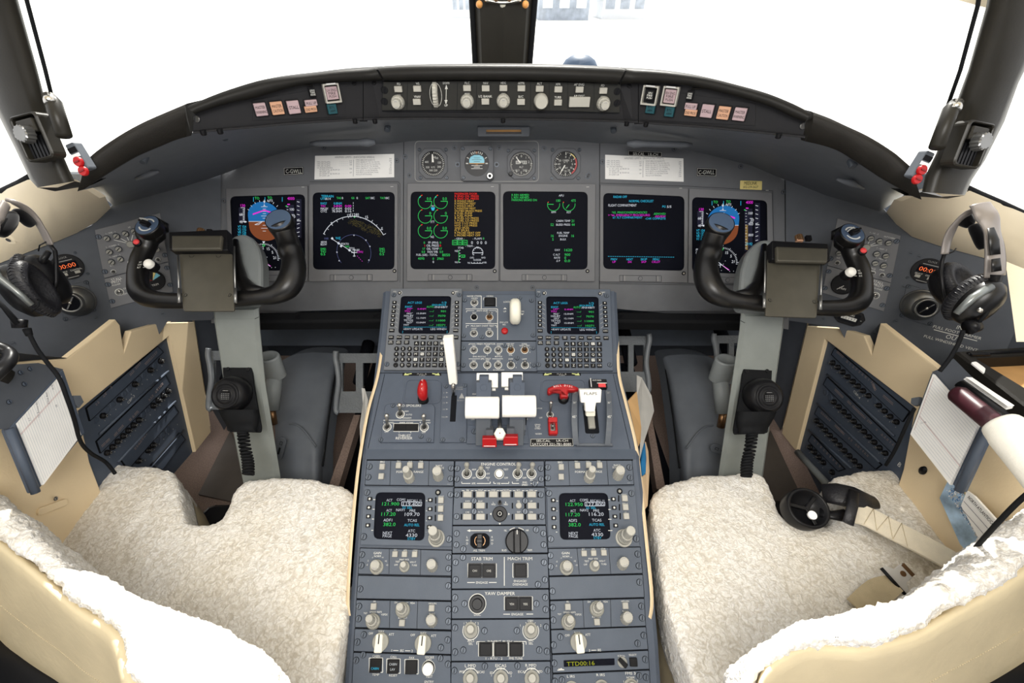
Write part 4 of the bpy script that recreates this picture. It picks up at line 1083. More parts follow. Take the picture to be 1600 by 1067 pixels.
# ================================================================== standby instruments
def dial(x, y, r, name, label, kind):
 k = MP.s(x, y); f0 = MP.f(x, y); r *= k
 root = thing(name, label, 'instrument', f0.p(0, 0, 0), 'round standby instruments above the displays')
 sq = kind == 'att'
 b = MB(); h = r * 1.22
 o = []; i = []
 for q_ in range(64):
  a = 2*PI*q_/64 + .0001; c_, s_ = math.cos(a), math.sin(a); m_ = max(abs(c_), abs(s_))
  R_ = min(h*1.125/m_, h*2.1/(abs(c_) + abs(s_))) if sq else min(h/m_, h*1.55/(abs(c_) + abs(s_)))
  o.append((R_*c_, R_*s_)); i.append((r*c_, r*s_))
 hh = .012 if sq else .004
 b.ring(f0, o, i, 0, hh, 'panel', .001, nin=hh - .003, inmk='seam'); b.build('bezel', root)
 z = hh - .003; g = f0.at(0, 0, z)
 b = MB(); b.poly(g, [(r*math.cos(2*PI*q/40), r*math.sin(2*PI*q/40)) for q in range(40)], 0, 'plastic')
 tk = lambda a, r0, r1, w, mk='ink': b.line(g, (r0*r*math.cos(math.radians(a)), r0*r*math.sin(math.radians(a))), (r1*r*math.cos(math.radians(a)), r1*r*math.sin(math.radians(a))), w*r, mk, .0005)
 tx = lambda u, v, s_, hgt, mk='ink', rr=0: b.text(g, s_, hgt*r, mk, .0006, u*r, v*r)
 if kind == 'asi':
  for a in range(-250, 91, 9): tk(a, .82 if a % 18 else .74, .95, .045)
  for a, s_ in ((75, '60'), (55, '100'), (10, '150'), (-25, '200'), (-70, '250'), (-110, '300'), (-150, '350'), (-195, '400')): tx(.56*math.cos(math.radians(a)), .56*math.sin(math.radians(a)), s_, .17)
  tx(0, -.28, 'KTS', .15)
 elif kind == 'att':
  cyl = 'pale_sky'
  if cyl not in M: M[cyl] = mat('pale_sky_blue', '#7cc8dc', 0.4)
  b.poly(g, [(-.62*r, 0), (.62*r, 0), (.62*r, .3*r), (.5*r, .52*r), (.2*r, .66*r), (-.2*r, .66*r), (-.5*r, .52*r), (-.62*r, .3*r)], .0004, cyl)
  b.line(g, (-.62*r, 0), (.62*r, 0), .07*r, 'tan', .0006)
  for v, w in ((.14, .5), (.28, .8), (.42, .5)): b.line(g, (-w*r/2, v*r), (w*r/2, v*r), .03*r, 'teal', .0006)
  for v, w in ((-.16, .9), (-.28, .5), (-.4, .95)): b.line(g, (-w*r/2, v*r), (w*r/2, v*r), .05*r, 'ink', .0006)
  for a in (30, 60, 70, 80, 100, 110, 120, 150): tk(a, .76, .95, .06)
  b.poly(g, [(-.09*r, .9*r), (.09*r, .9*r), (0, .7*r)], .0006, 'amberl'); tk(0, .7, .9, .08); tk(180, .7, .9, .08)
  b.line(g, (-.1*r, -.1*r), (.1*r, -.1*r), .04*r, 'tan', .0008)
 elif kind == 'alt':
  for a in range(0, 360, 7): tk(a + 6, .85 if a % 35 else .78, .96, .035)
  for i in range(10):
   a = math.radians(90 - 36*i)
   if i not in (7, 8, 3): tx(.68*math.cos(a), .68*math.sin(a), str(i), .2)
  b.box(g.at(0, .16*r, 0), r*.95, r*.26, 0, .0008, 'ink');
  for q in range(5): b.box(g.at((q-2)*.18*r, .16*r, .0008), r*.14, r*.18, 0, .0003, 'plastic'); b.text(g, '00990'[q], .15*r, 'ink', .0014, (q-2)*.18*r, .16*r)
  tx(0, -.2, 'ALT', .17); b.text(g, '1013', .16*r, 'ink', .0006, -.35*r, -.48*r); b.text(g, '2992', .16*r, 'ink', .0006, .33*r, -.48*r)
 else:
  for i in range(11):
   a = 90 - 30*i - 0; tk(a, .72, .95, .07)
   tx(.56*math.cos(math.radians(a)), .56*math.sin(math.radians(a)), ('0', '1', '2', '5', '10', '20', '25', '30', '35', '40', '50')[i], .17)
  for a in range(-240, 91, 10): tk(a, .85, .95, .03)
  b.arc(g, .9*r, 30, 65, .08*r, 'yellowp', .0006); b.arc(g, .9*r, -55, 30, .12*r, 'red', .0007)
  tx(0, .3, 'CABIN', .15); tx(0, .14, 'ALT', .15); tx(.05, -.3, 'FEET', .12)
 b.build('dial_face', root)
 if kind != 'att':
  b = MB(); a = {'asi': 92, 'alt': 128, 'cab': -122}[kind]
  c_, s_ = math.cos(math.radians(a)), math.sin(math.radians(a)); q = (-s_, c_)
  L = .72 if kind != 'cab' else .7; w = .09 if kind == 'asi' else .05
  b.prism(g, [(q[0]*w*r, q[1]*w*r), (c_*L*r + q[0]*w*r*.6, s_*L*r + q[1]*w*r*.6), (c_*L*r*1.1, s_*L*r*1.1), (c_*L*r - q[0]*w*r*.6, s_*L*r - q[1]*w*r*.6), (-q[0]*w*r, -q[1]*w*r)], .001, .0018, 'white')
  b.cyl(g, .12*r, .001, .0024, 'plastic', 14); b.build('needle', root)
 for sx in (-1, 1):
  for sy in (-1, 1):
   if kind in ('att', 'alt') and (sx, sy) == ((1, -1) if kind == 'att' else (-1, -1)): continue
   screw(f0.at(sx*h*.92, sy*h*.92, hh if sq else 0), r*.13, root)
 if kind == 'att':
  b = MB(); b.fluted(f0.at(h*.88, -h*.85, hh), r*.3, 0, .012, 'steel', 14, .1); b.cyl(f0.at(h*.88, -h*.85, hh + .012), r*.12, 0, .001, 'seam', 12); b.build('cage_knob', root)
 if kind == 'alt':
  b = MB(); b.fluted(f0.at(-h*.76, -h*.66, hh), r*.19, 0, .008, 'plastic', 12, .1); b.build('baro_knob', root)
dial(676.8, 256, 18.3, 'airspeed_indicator', 'round airspeed dial with one white needle, leftmost of the four standby dials', 'asi')
dial(745.5, 256.5, 18.8, 'attitude_indicator', 'square-cased standby attitude indicator with pale blue sky and steel knob', 'att')
dial(814.5, 257, 18.0, 'altimeter', 'round altimeter with a white counter window inside the pale outline', 'alt')
dial(883.7, 256.5, 18.6, 'cabin_altitude_gauge', 'round gauge with a red arc on its right, outside the pale outline', 'cab')
# ================================================================== placards on the panel
def placard(sp, quad, name, label, lines, bg='plastic', border='ink', th=None, cat='placard', group=None, ink='ink'):
 root = thing(name, label, cat, sp.hit(*quad[3]), group) if False else None
 b = MB(); q = sp.q(quad); b.prism(sp, rpoly(q, .001, 2), 0, .0012, bg, .0003)
 if border: b.ring(sp, inset(q, .0008), inset(q, .0014), .0012, .0015, border)
 for (x, y, s_, h, w, al) in lines: T(b, x, y, s_, h, ink, al, w, fr=sp, n=.0016)
 o = b.build(name, None, sp.hit(*quad[3])); tag(o, label, cat, group)
 return o
placard(MP, [(443.5, 262), (474, 260.5), (474.5, 272.5), (444, 274)], 'registration_placard', 'small black registration plate reading C-GWLL on the left side of the panel', [(459, 267.5, 'C-GWLL', 6, 25, 'C')], group='registration plates')
placard(MP, [(1088.5, 262.5), (1119.5, 263.5), (1119, 276), (1088, 275)], 'registration_placard', 'small black registration plate reading C-GWLL on the right side of the panel', [(1104, 269, 'C-GWLL', 6, 25, 'C')], group='registration plates')
placard(MP, [(981, 235), (1034, 237.5), (1034, 245.5), (981, 243.6)], 'selcal_placard', 'black plate reading SELCAL LR-CH above the right airspeed card', [(989, 240.3, 'SELCAL', 4.6, 18, 'L'), (1013, 241.3, 'LR-CH', 4.6, 15, 'L')])
placard(MP, [(1156.5, 282), (1190.5, 283), (1190, 297), (1156, 295.6)], 'medlink_sticker', 'pale yellow MEDLINK phone number sticker above the right outer display', [(1173, 286, 'MEDLINK', 5, 20, 'C'), (1173, 292, '602-239-3627', 3.4, 23, 'C')], bg='yellowp', border=None, ink='dink', cat='sticker')
def limits(quad, label, dx, dy, sk):
 lines = []
 b = MB(); q = MP.q(quad); b.prism(MP, q, 0, .0009, 'paper')
 X = lambda x, y: (x + dx, y + dy + (x - 554) * sk)
 n = .0011
 T(b, *X(554, 245.5), 'AIRSPEED LIMITS - (INDICATED SPEEDS)', 2.7, 'greyp', 'C', 62, n=n)
 Ln(b, X(552.5, 249.5), X(552, 275.5), .6, 'greyp', n=n)
 for i, (s_, w, v_) in enumerate((('VFE (20 FLAPS)', 21, '215'), ('VFE (30 FLAPS)', 21, '197'), ('VFE (45 FLAPS)', 21, '189'), ('VA (MANEUVERING)', 25, ''), ('  AT SEA LEVEL @ 48,200 LB', 35, '206'), ('       47,600 LB', 30, ''), ('  AT 30,000 FT @ 38,000 LB', 35, '187'), ('       37,200 LB', 30, ''))):
  y = 252 + i * 3.05; T(b, *X(495 + (4 if i > 3 else 0), y), s_.strip(), 2.1, 'greyp', w=w * (.9 if i > 3 else 1), n=n)
  if v_: T(b, *X(550, y - .8), v_, 2.2, 'greyp', 'R', n=n); [Ln(b, X(530 + j*3, y + .4), X(531.4 + j*3, y + .4), .35, 'rule', n=n) for j in range(5)]
 for i, (s_, w) in enumerate((('VMO (BELOW 8,000 FT)', 30), ('VMO (8,000 FT TO 22,150 FT)', 37), ('MMO (22,150 FT TO 26,570 FT)', 38), ('MMO (26,570 FT TO 30,990)', 35), ('MMO (30,990 FT TO 41,000 FT)', 38), ('VLO (EXT) L/G EXTENSION', 34), ('VLO (RET) L/G RETRACTION', 35), ('VLE (L/G EXTENDED)', 25))):
  y = 250 + i * 3.2; T(b, *X(556, y), s_, 2.1, 'greyp', w=w, n=n); T(b, *X(612, y - 1), ('300', '300', '.78', '.80', '.85', '250', '197', '250')[i], 2.2, 'greyp', 'R', n=n)
 o = b.build('airspeed_limits_card', None, MP.hit(*quad[3])); tag(o, label, 'card', 'airspeed limit cards')
limits([(492.5, 243.5), (616, 240.5), (616, 277), (491.5, 280.5)], 'white airspeed limits card above the compass arc display, left of the dials', 0, 0, -.018)
limits([(945.5, 241.8), (1067.5, 247.6), (1068, 284), (945.5, 279.7)], 'white airspeed limits card above the checklist display, under the black SELCAL plate', 452.5, 1.6, .04)
# ================================================================== flight control panel in the glareshield
GF = plane3(gshield(600, 126, .008), gshield(968, 132, .008), gshield(785, 182, .008))
fc = thing('flight_control_panel', 'long black autopilot panel of grey keys and knobs in the middle of the glareshield', 'control panel', GF.hit(785, 178))
b = MB(); q = GF.q([(599, 127.5), (690, 126.5), (785, 126.5), (880, 128), (970, 131), (968, 176.5), (880, 173), (785, 172), (690, 172), (597, 172.5)])
b.prism(GF, q, -.006, .001, 'fcp', .0005)
for x0, x1 in ((637, 636), (676, 675.5), (685.5, 685), (715, 714), (745, 744), (829, 829), (858, 858), (887, 887), (928, 928)): b.line(GF, GF.uv(x0, 129), GF.uv(x1, 172), .0006, 'seam', .0013)
b.line(GF, GF.uv(597, 173.5), GF.uv(968, 176), .001, 'seam', .0012)
GT = lambda x, y, s_, h, w=None: T(b, x, y, s_, h, 'ink', 'C', w, fr=GF, n=.0014)
btns = [(623, 138.6, 'FD'), (652.5, 138, 'VS'), (652, 158.5, 'VNAV'), (730, 137, 'FLC'), (759, 137.3, 'NAV'), (758.5, 158, '1/2 BANK'), (786.5, 137, 'HDG'), (814.5, 137.3, 'APPR'), (814, 158.5, 'B/C'), (843, 138, 'ALT'), (872, 139, 'XFR'), (871.5, 159.5, 'TURB'), (905, 139.3, 'AP ENG'), (942, 141, 'FD')]
for x, y, s_ in btns: GT(x, y - 7.5, s_, 3.4, 2.6 * len(s_))
GT(623, 149, 'CRS1', 2.4); GT(730, 146.5, 'SPEED', 2.6); GT(786.5, 146.5, 'HDG', 2.4); GT(905, 150, 'AP DISC', 3.2, 17); GT(942, 151, 'CRS2', 2.4); GT(843, 150, 'PUSH', 2)
GT(697, 129.6, 'DOWN', 3.2, 10); GT(697, 164.5, 'UP', 3.2, 5);
b.line(GF, GF.uv(697.5, 136), GF.uv(697, 159), .0008, 'ink', .0014)
b.poly(GF, GF.q([(697.5, 132), (699.8, 139), (695.2, 139)]), .0014, 'ink'); b.poly(GF, GF.q([(697, 163), (699.3, 156), (694.7, 156)]), .0014, 'ink')
for a0, a1, x in ((110, 250, 686), (-70, 70, 676)):
 k = GF.s(681, 148); u, v = GF.uv(681, 148);
 pts = [(u + (9.2*k) * math.cos(math.radians(a)), v + 17 * k * math.sin(math.radians(a))) for a in range(a0, a1 + 1, 10)]
 for p, q_ in zip(pts[:-1], pts[1:]): b.line(GF, p, q_, .0006, 'ink', .0014)
b.build('face_plate', fc)
for x, y, s_ in btns: button(GF, x, y, 12, 8.4, fc, 'btn', .006)
button(GF, 904.8, 158.5, 32, 14, fc, 'btn', .007, name='disconnect_bar')
for x, y in ((601.5, 140.7), (601.3, 158.5), (964, 143), (963.7, 161)):
 screw(GF.f(x, y), .0056, fc, 'plastic')
for x, y, st in ((622, 159.5, 'dual'), (730, 158, 'dual'), (786.5, 157.5, 'dual'), (942.5, 161.5, 'dual')):
 knob(GF, x, y, 10, 19, fc, 'knob', 10.5, 0, 'dual', r2=.72)
knob(GF, 845, 157, 11, 17, fc, 'knob', None, 0, 'smooth')
b = MB(); k = GF.s(681, 148); f_ = GF.f(681, 148)
wh = Fr(f_.p(0, 0, -.004), f_.V, f_.N, f_.U); b.fluted(wh, 19*k, -3.6*k, 3.6*k, 'knob', 26, .05, 1.0); b.build('thumbwheel', fc)
# annunciator lights in the glareshield wings
def warn(side):
 if side == 'L':
  a, c, d = gshield(380, 190, .0085), gshield(545, 135, .0105), gshield(545, 180, .0085)
  items = [(406.7, 170.5, 17, 18, 'pinkl', ['MASTER', 'WARNING']), (432.3, 168.5, 17.5, 18, 'amberl', ['MASTER', 'CAUTION']), (458, 167, 17.5, 18, 'pinkl', ['STALL']), (485, 160.3, 18, 8.6, 'pinkl', ['PULL UP']), (484.6, 170, 18, 8.6, 'amberl', ['GND PROX']),
     (487, 144, 9, 12, 'dink', ['GPWS', 'TERR', 'INHIB']), (518, 169.7, 14, 14, 'teal', ['BTL', 'ARM']), (517.3, 145, 18, 18, 'pinkl', ['LH ENG', 'FIRE', 'PUSH'])]
  guard = [(517.3, 145)]; lab = 'row of pink and peach warning lights in the left wing of the glareshield'
 else:
  a, c, d = gshield(1190, 200, .0085), gshield(1020, 140, .0105), gshield(1020, 185, .0085)
  items = [(1156.5, 178, 17.5, 18, 'pinkl', ['MASTER', 'WARNING']), (1131.3, 176, 17.5, 18, 'amberl', ['MASTER', 'CAUTION']), (1105.7, 173, 17.5, 18, 'pinkl', ['STALL']), (1080.5, 165.8, 18, 9, 'pinkl', ['PULL UP']), (1080.2, 175.6, 18, 9, 'amberl', ['GND PROX']),
     (1079, 149, 9, 12, 'dink', ['GPWS', 'TERR', 'INHIB']), (1017.5, 169, 14, 14, 'teal', ['BTL', 'ARM']), (1047, 174, 14, 14, 'teal', ['BTL', 'ARM']), (1048.2, 150, 17.5, 19, 'pinkl', ['RH ENG', 'FIRE', 'PUSH']), (1017, 148.5, 12, 14, 'dink', ['APU', 'FIRE', 'PUSH'])]
  guard = [(1048.2, 150), (1017, 148.5)]; lab = 'row of pink and peach warning lights in the right wing of the glareshield'
 P_ = plane3(a, c, d)
 root = thing('warning_light_panel', lab, 'warning lights', P_.hit(460 if side == 'L' else 1100, 185), 'glareshield warning light rows')
 b = MB(); q = [(395, 157), (540, 131), (540, 182), (395, 188)] if side == 'L' else [(1003, 137), (1180, 162), (1180, 196), (1003, 187)]
 b.prism(P_, P_.q(q), -.006, 0, 'face'); b.build('backing_plate', root)
 for x, y, w, h, mk, t in items:
  n = len(t)
  button(P_, x, y, w, h, root, mk, .006, t, h * (.2 if n > 2 else .24 if n > 1 else .26 if h > 12 else .45), 'ink' if mk == 'dink' else 'dink' if mk != 'teal' else 'seam', 'annunciator_light', frame='plastic')
 for x, y in guard:
  k = P_.s(x, y); f_ = P_.f(x, y); b = MB(); b.ring(f_, rrect(24*k, 27*k, .001), rrect(20*k, 22*k, .001), 0, .009, 'btn', .0005); b.box(f_, 14*k, 2*k, .007, .011, 'chrome', cy=13*k); b.build('guard_frame', root)
warn('L'); warn('R')
# ================================================================== centre pedestal
pd = thing('center_pedestal', 'blue grey centre pedestal between the two seats, full of radio and trim panels', 'pedestal', Vector((0, .55, FLOOR)))
Ledge = [(CP, 603, 455), (CP, 597, 520), (CP, 590, 582), (QP, 590, 582), (QP, 583, 640), (QP, 572, 702), (LP, 571, 718), (LP, 560, 850), (LP, 549, 1000), (LP, 541, 1130)]
Redge = [(CP, 959, 455), (CP, 962, 520), (CP, 966, 582), (QP, 966, 582), (QP, 980, 640), (QP, 994, 702), (LP, 994, 718), (LP, 1009, 850), (LP, 1022, 1000), (LP, 1030, 1130)]
b = MB()
Lp = [f_.hit(x, y, 0) for f_, x, y in Ledge]; Rp = [f_.hit(x, y, 0) for f_, x, y in Redge]
b.grid([Lp[:3], Rp[:3]], 'ped', False); b.grid([Lp[3:6], Rp[3:6]], 'ped', False); b.grid([Lp[5:7], Rp[5:7]], 'ped2', False); b.grid([Lp[6:], Rp[6:]], 'ped', False)
for E, sx in ((Lp, -1), (Rp, 1)):
 out = [p + Vector((.006 * sx, 0, -.004)) for p in E]
 dn = [Vector((p.x + .006 * sx, p.y, FLOOR)) for p in E]
 b.grid([E, out, dn], 'ped', False)
b.grid([[Lp[0], Rp[0]], [Vector((Lp[0].x, Lp[0].y + .02, FLOOR)), Vector((Rp[0].x, Rp[0].y + .02, FLOOR))]], 'ped', False)
b.grid([[Lp[-1], Rp[-1]], [Vector((Lp[-1].x, Lp[-1].y, FLOOR)), Vector((Rp[-1].x, Rp[-1].y, FLOOR))]], 'ped', False)
# seams of the upper shell
b.line(QP, QP.uv(590, 583), QP.uv(965, 583), .0012, 'seam', .0006)
for x0, x1 in ((601, 575), (958, 985)): b.line(QP, QP.uv(x0, 585), QP.uv(x1, 701), .0008, 'seam', .0006)
b.line(LP, LP.uv(573, 718.6), LP.uv(989, 718.6), .002, 'seam', .0006)
b.build('shell', pd)
# cream edging strips standing off both sides
for nm, pts in (('L', [(601, 503, .90), (597, 545, .87), (590, 590, .84), (576, 640, .81), (565, 700, .775), (557, 760, .745), (549, 850, .70), (544, 935, .672), (546, 962, .665)]),
    ('R', [(962, 503, .90), (965, 545, .87), (967, 587, .84), (980, 640, .81), (994, 700, .775), (1001, 760, .745), (1010, 850, .70), (1018, 935, .672), (1014, 970, .665)])):
 b = MB(); sx = -1 if nm == 'L' else 1
 P_ = [W(*p) for p in catmull(pts, 4)]
 b.grid([[p + Vector((.002*-sx, 0, 0)) for p in P_], [p + Vector((.003*sx, 0, .001)) for p in P_], [p + Vector((.004*sx, 0, -.16)) for p in P_], [p + Vector((-.001*sx, 0, -.16)) for p in P_]], 'edge', True)
 b.build('side_map_pocket', pd)
def module(sp, quad, name, label, cat='control panel', mk='ped2', screws=None, lines=(), divs=(), group=None, n1=.003, base=0.0):
 root = thing(name, label, cat, sp.hit(*quad[3]), group)
 b = MB(); q = sp.q(quad); b.prism(sp, rpoly(inset(q, .0004), .001, 2), base - .004, n1, mk, .0006)
 o = inset(q, -.0007); b.ring(sp, rpoly(o, .001, 2), rpoly(inset(q, .0005), .001, 2), 0, .0008, 'seam')
 (x0, y0), (x1, y1), (x2, y2), (x3, y3) = quad
 fl_ = Fr(sp.p(0, 0, n1), sp.U, sp.V, sp.N)
 for t in lines:
  x, y, s_, h = t[:4]; w = t[4] if len(t) > 4 else None; al = t[5] if len(t) > 5 else 'C'; mk_ = t[6] if len(t) > 6 else 'ink'
  T(b, x, y, s_, h, mk_, al, w, fr=sp, n=n1 + .0006)
 for t in divs:
  mk_ = t[5] if len(t) > 5 else 'seam'
  Ln(b, (t[0], t[1]), (t[2], t[3]), t[4], mk_, fr=sp, n=n1 + .0005)
 b.build('face_plate', root)
 if screws is None:
  f = lambda a, c: ((1-a)*(1-c)*x0 + a*(1-c)*x1 + a*c*x2 + (1-a)*c*x3, (1-a)*(1-c)*y0 + a*(1-c)*y1 + a*c*y2 + (1-a)*c*y3)
  h = ((y3 - y0) + (y2 - y1)) / 2
  screws = [f(a, c) for a in (.035, .965) for c in ((.27, .73) if h < 60 else (.12, .88))]
 for x, y in screws: screw(fl_.f(x, y), (3.2 if sp is CP else 4.2) * sp.s(x, y), root, 'dzus', h=.0018)
 root['_n'] = n1
 return root, fl_
def box_outline(b, sp, x0, y0, x1, y1, w, n, mk='ink'):
 for a, c in (((x0, y0), (x1, y0)), ((x1, y0), (x1, y1)), ((x1, y1), (x0, y1)), ((x0, y1), (x0, y0))): Ln(b, a, c, w, mk, fr=sp, n=n)
def outline_part(root, sp, boxes):
 b = MB()
 for x0, y0, x1, y1 in boxes: box_outline(b, sp, x0, y0, x1, y1, 1.1, .0006)
 return b.build('white_outline', root)
# ---- flight management display and keyboard, two of them
QL_ = [(611.7, 453.5), (722.7, 453.5), (719, 580), (600.5, 580)]
QR_ = [(836.2, 453.8), (952.5, 454.7), (957, 581), (838.5, 580.7)]
def cdu(quad, label):
 m = bil(QL_, quad)
 root = thing('control_display_unit', label, 'control display', CP.hit(*quad[3]), 'flight computer keyboards at the head of the pedestal')
 b = MB(); o = rpoly(CP.q(quad), .001, 5); sc = [(627, 463.2), (705.2, 463.2), (702.2, 522), (622.6, 521.8)]
 i = rpoly(CP.q([m(*p) for p in sc], .006), .007, 5)
 b.ring(CP, o, i, -.006, .008, 'hood' if 'left' in label else 'ped2', .001, nin=.004, inmk='seam')
 F2 = Fr(CP.p(0, 0, .008), CP.U, CP.V, CP.N); n = .0005
 for k in range(6):
  for s_ in (-1, 1):
   y = 472.7 + k*6.98 + (2.6 if True else 0); x = (622 - k*.7) if s_ < 0 else (708.5 - k*.1)
   Ln(b, m(x - 2.5, y - 1.4*(-s_)*-1*s_ if False else y - 1.4 * (1 if s_ < 0 else -1)), m(x + 2, y + 1.6 * (1 if s_ < 0 else -1)), .7, 'inkd', fr=F2, n=n)
 T(b, *m(617, 455.5), 'POS', 2, 'ink', 'C', fr=F2, n=n); T(b, *m(714, 455.5), 'BRT', 2, 'ink', 'C', fr=F2, n=n)
 b.build('case', root)
 b = MB(); b.poly(CP, i, .0042, 'scrn'); nn = .0048
 t = lambda x, y, s_, h, mk, al='L', w=None: T(b, *m(x, y), s_, h, mk, al, w, fr=CP, n=nn)
 t(637, 472.7, 'ACT LEGS', 3.6, 'e_c', 'L', 22); t(697.5, 472.7, '1/3', 3.6, 'e_c', 'R', 8); t(697, 476.3, 'SEQUENCE', 3, 'e_c', 'R', 22); t(633, 479.2, 'RW27', 3.6, 'e_c', 'L', 11); t(666.5, 479.2, 'AUTO', 3.4, 'e_g', 'L', 11); t(678.5, 479.7, '/INHIBIT', 3.2, 'e_w', 'L', 21)
 rows = [(' 297°', '0.4NM', 'e_m'), (' 062°', '15.0NM', 'e_w'), (' 063°', '12.1NM', 'e_w'), (' 063°', '15.0NM', 'e_w')]
 for k, (a, c, mk) in enumerate(rows):
  y = 482.5 + k*7.1; t(635.5, y, a.strip(), 2.8, mk, 'L', 10); t(665.5 - k*.3, y, c, 2.8, mk, 'R', 14 if k else 13)
 for k, (a, c, mk) in enumerate((('YVU', ' 901', 'e_m'), ('HALBY', ' 7070', 'e_w'), ('TETOS', '11000', 'e_w'), ('YWT', '10271', 'e_w'))):
  y = 486 + k*7.2; t(632 - k*.6, y, a, 3.3, mk, 'L', 2.9 * len(a)); t(671 - k*.3, y + .2, '---/', 3, 'e_g', 'L', 10); t(696.5 - k*.4, y + .2, c.strip(), 3.3, 'e_g', 'R', 3.3 * len(c.strip()))
 for k in range(28): Ln(b, m(630 + k*2.45, 511), m(631.6 + k*2.45, 511), .6, 'e_c', fr=CP, n=nn)
 t(630, 514, '<RWY UPDATE', 3.4, 'e_w', 'L', 30); t(698, 514, 'LEG WIND>', 3.4, 'e_w', 'R', 25); t(629, 518, '[', 3, 'e_c'); t(698, 518, ']', 3, 'e_c')
 b.build('screen', root)
 def key(x, y, w, h, s_, th=None, rnd=False, nm='key', par=root, dot=False, boxed=False):
  X, Y = m(x, y); k = F2.s(X, Y); f_ = F2.f(X, Y); b = MB()
  if rnd: b.cyl(f_, w*k/2, 0, .0025, 'key', 18, .0005)
  else: b.box(f_, w*k, h*k, 0, .0025, 'key', r=.0006, bev=.0006)
  if dot: b.lathe(f_, [(.9*k*1.3, .0026), (.6*k, .0032)], 'ink', 12)
  if boxed: b.box(f_, w*k*.68, h*k*.68, .0025, .0027, 'ink'); b.text(f_, s_, (th or h*.5)*k*.8, 'dink', .0030)
  elif s_:
   ls = s_.split('\n'); q = (th or h*.52) / len(ls)
   for j, l_ in enumerate(ls): b.text(f_, l_, q*k, 'ink', .0029, 0, (len(ls)-1)*q*.6*k - j*q*1.2*k, w=min(w*.8, q*.8*len(l_))*k)
  return b.build(nm, par)
 for k in range(6):
  key(616.7 - k*.7, 472.9 + k*6.98, 6.4, 5, '', nm='line_key', dot=True); key(713.9 - k*.1, 472.9 + k*6.98, 6.4, 5, '', nm='line_key', dot=True)
 key(612.3, 516.6, 8.2, 5.6, 'MSG', 2.2); key(712.2, 516.6, 8.2, 5.6, 'EXEC', 2.2)
 for k, s_ in enumerate(('DIR', 'FPLN', 'LEGS', 'DEP\nARR', 'PERF', 'FIX', 'TUNE', 'PREV', 'NEXT')): key(611.4 + k*12.6, 527.4, 8, 6, s_, 2.2 if '\n' not in s_ else 3.6)
 for k, s_ in enumerate(('MFD\nDATA', 'MFD\nMENU', 'MFD\nADV')): key(610.8 + k*12.4, 535.4, 8, 6.2, s_, 3.8)
 for r, s_ in enumerate(('ABCDEF', 'GHIJKL', 'MNOPQR', 'STUVWX', ('Y', 'Z', 'SP', 'DEL', '/', 'CLR'))):
  for c_, ch in enumerate(s_):
   key(651 - r*.55 + c_*10.1, 536.8 + r*8.45, 7.6, 6.6, ch, 4 if len(ch) < 2 else 2.4, boxed=ch in ('E', 'N', 'S', 'W'))
 for r, s_ in enumerate(('123', '456', '789', ('.', '0', '+/-'))):
  for c_, ch in enumerate(s_): key(620 - r*.5 + c_*10.1, 545.2 + r*8.45, 7.6, 7.6, ch, 4 if len(ch) < 2 else 2.4, rnd=True)
 for x, y in ((624.5, 457.8), (708, 457.8)):
  b = MB(); f_ = F2.f(*m(x, y)); b.cyl(f_, .0036, 0, .0008, 'seam', 16); b.cyl(f_, .0022, 0, .0016, 'btn', 12, .0004); b.arc(f_, .0046, -60, 70, .0006, 'ink', .0007); b.build('brightness_knob', root)
 for x, y in ((615.5, 461), (717.5, 461), (604.5, 569), (715.5, 569)): screw(F2.f(*m(x, y)), .0042, root, 'dzus')
 return root
cdu(QL_, 'left flight computer keypad with a legs page, partly behind the white spoiler lever')
cdu(QR_, 'right flight computer keypad with a legs page, beside the landing gear lever')
# ---- landing gear and steering panel between them
g, F = module(CP, [(722.5, 461), (837, 461), (838, 533), (721, 533)], 'landing_gear_panel', 'panel between the two keypads with the white landing gear lever', base=.0,
  screws=[(726, 469), (830.5, 469.5), (724.5, 524.5), (833, 524), (753, 526.5), (812, 465.5)],
  lines=[(741, 462.6, 'NOSE STEER', 3, 22), (741.5, 465.8, 'ARMED', 2.4), (741, 480, 'OFF', 2.4), (765.5, 462.6, 'HORN', 2.8), (753.5, 485.3, 'ANTI SKID', 3, 18), (741, 488.8, 'TEST', 2.4), (765, 488.6, 'ARMED', 2.2, 10), (765, 503.2, 'OFF', 2.4), (754, 509, 'MLG BAY OVHT TEST', 3, 36), (740.5, 513.4, 'OVHT', 2.4), (765, 513.4, 'FAIL', 2.4),
   (798, 471.5, 'LOCK OVRD', 3, 22), (789, 486.5, 'UP', 3), (816, 486.5, 'DN', 3), (787.5, 503.5, 'DN LCK', 2.8, 13), (788, 507, 'REL', 2.6)],
  divs=[(752, 462, 752, 482, .9, 'ink'), (727.5, 482.5, 777.5, 482.5, .9, 'ink'), (777.5, 482.5, 777.5, 531, .9, 'ink'), (727.5, 505.5, 777.5, 505.5, .9, 'ink'), (729, 485.3, 741, 485.3, .7, 'ink'), (729, 485.3, 729, 488, .7, 'ink'), (764, 485.3, 775.5, 485.3, .7, 'ink'), (775.5, 485.3, 775.5, 488, .7, 'ink'),
  (728.5, 508.6, 733, 508.6, .7, 'ink'), (728.5, 508.6, 728.5, 512, .7, 'ink'), (773, 508.6, 776, 508.6, .7, 'ink'), (776, 508.6, 776, 512, .7, 'ink')])
toggle(F, 741.2, 473, 5.4, g, (741.2, 471.5)); toggle(F, 740.5, 521, 5.4, g, (740.6, 519.5)); toggle(F, 764.7, 521, 5.4, g, (764.7, 519.5)); toggle(F, 764.8, 495.8, 5.4, g, (764.7, 488.5), base='bronze')
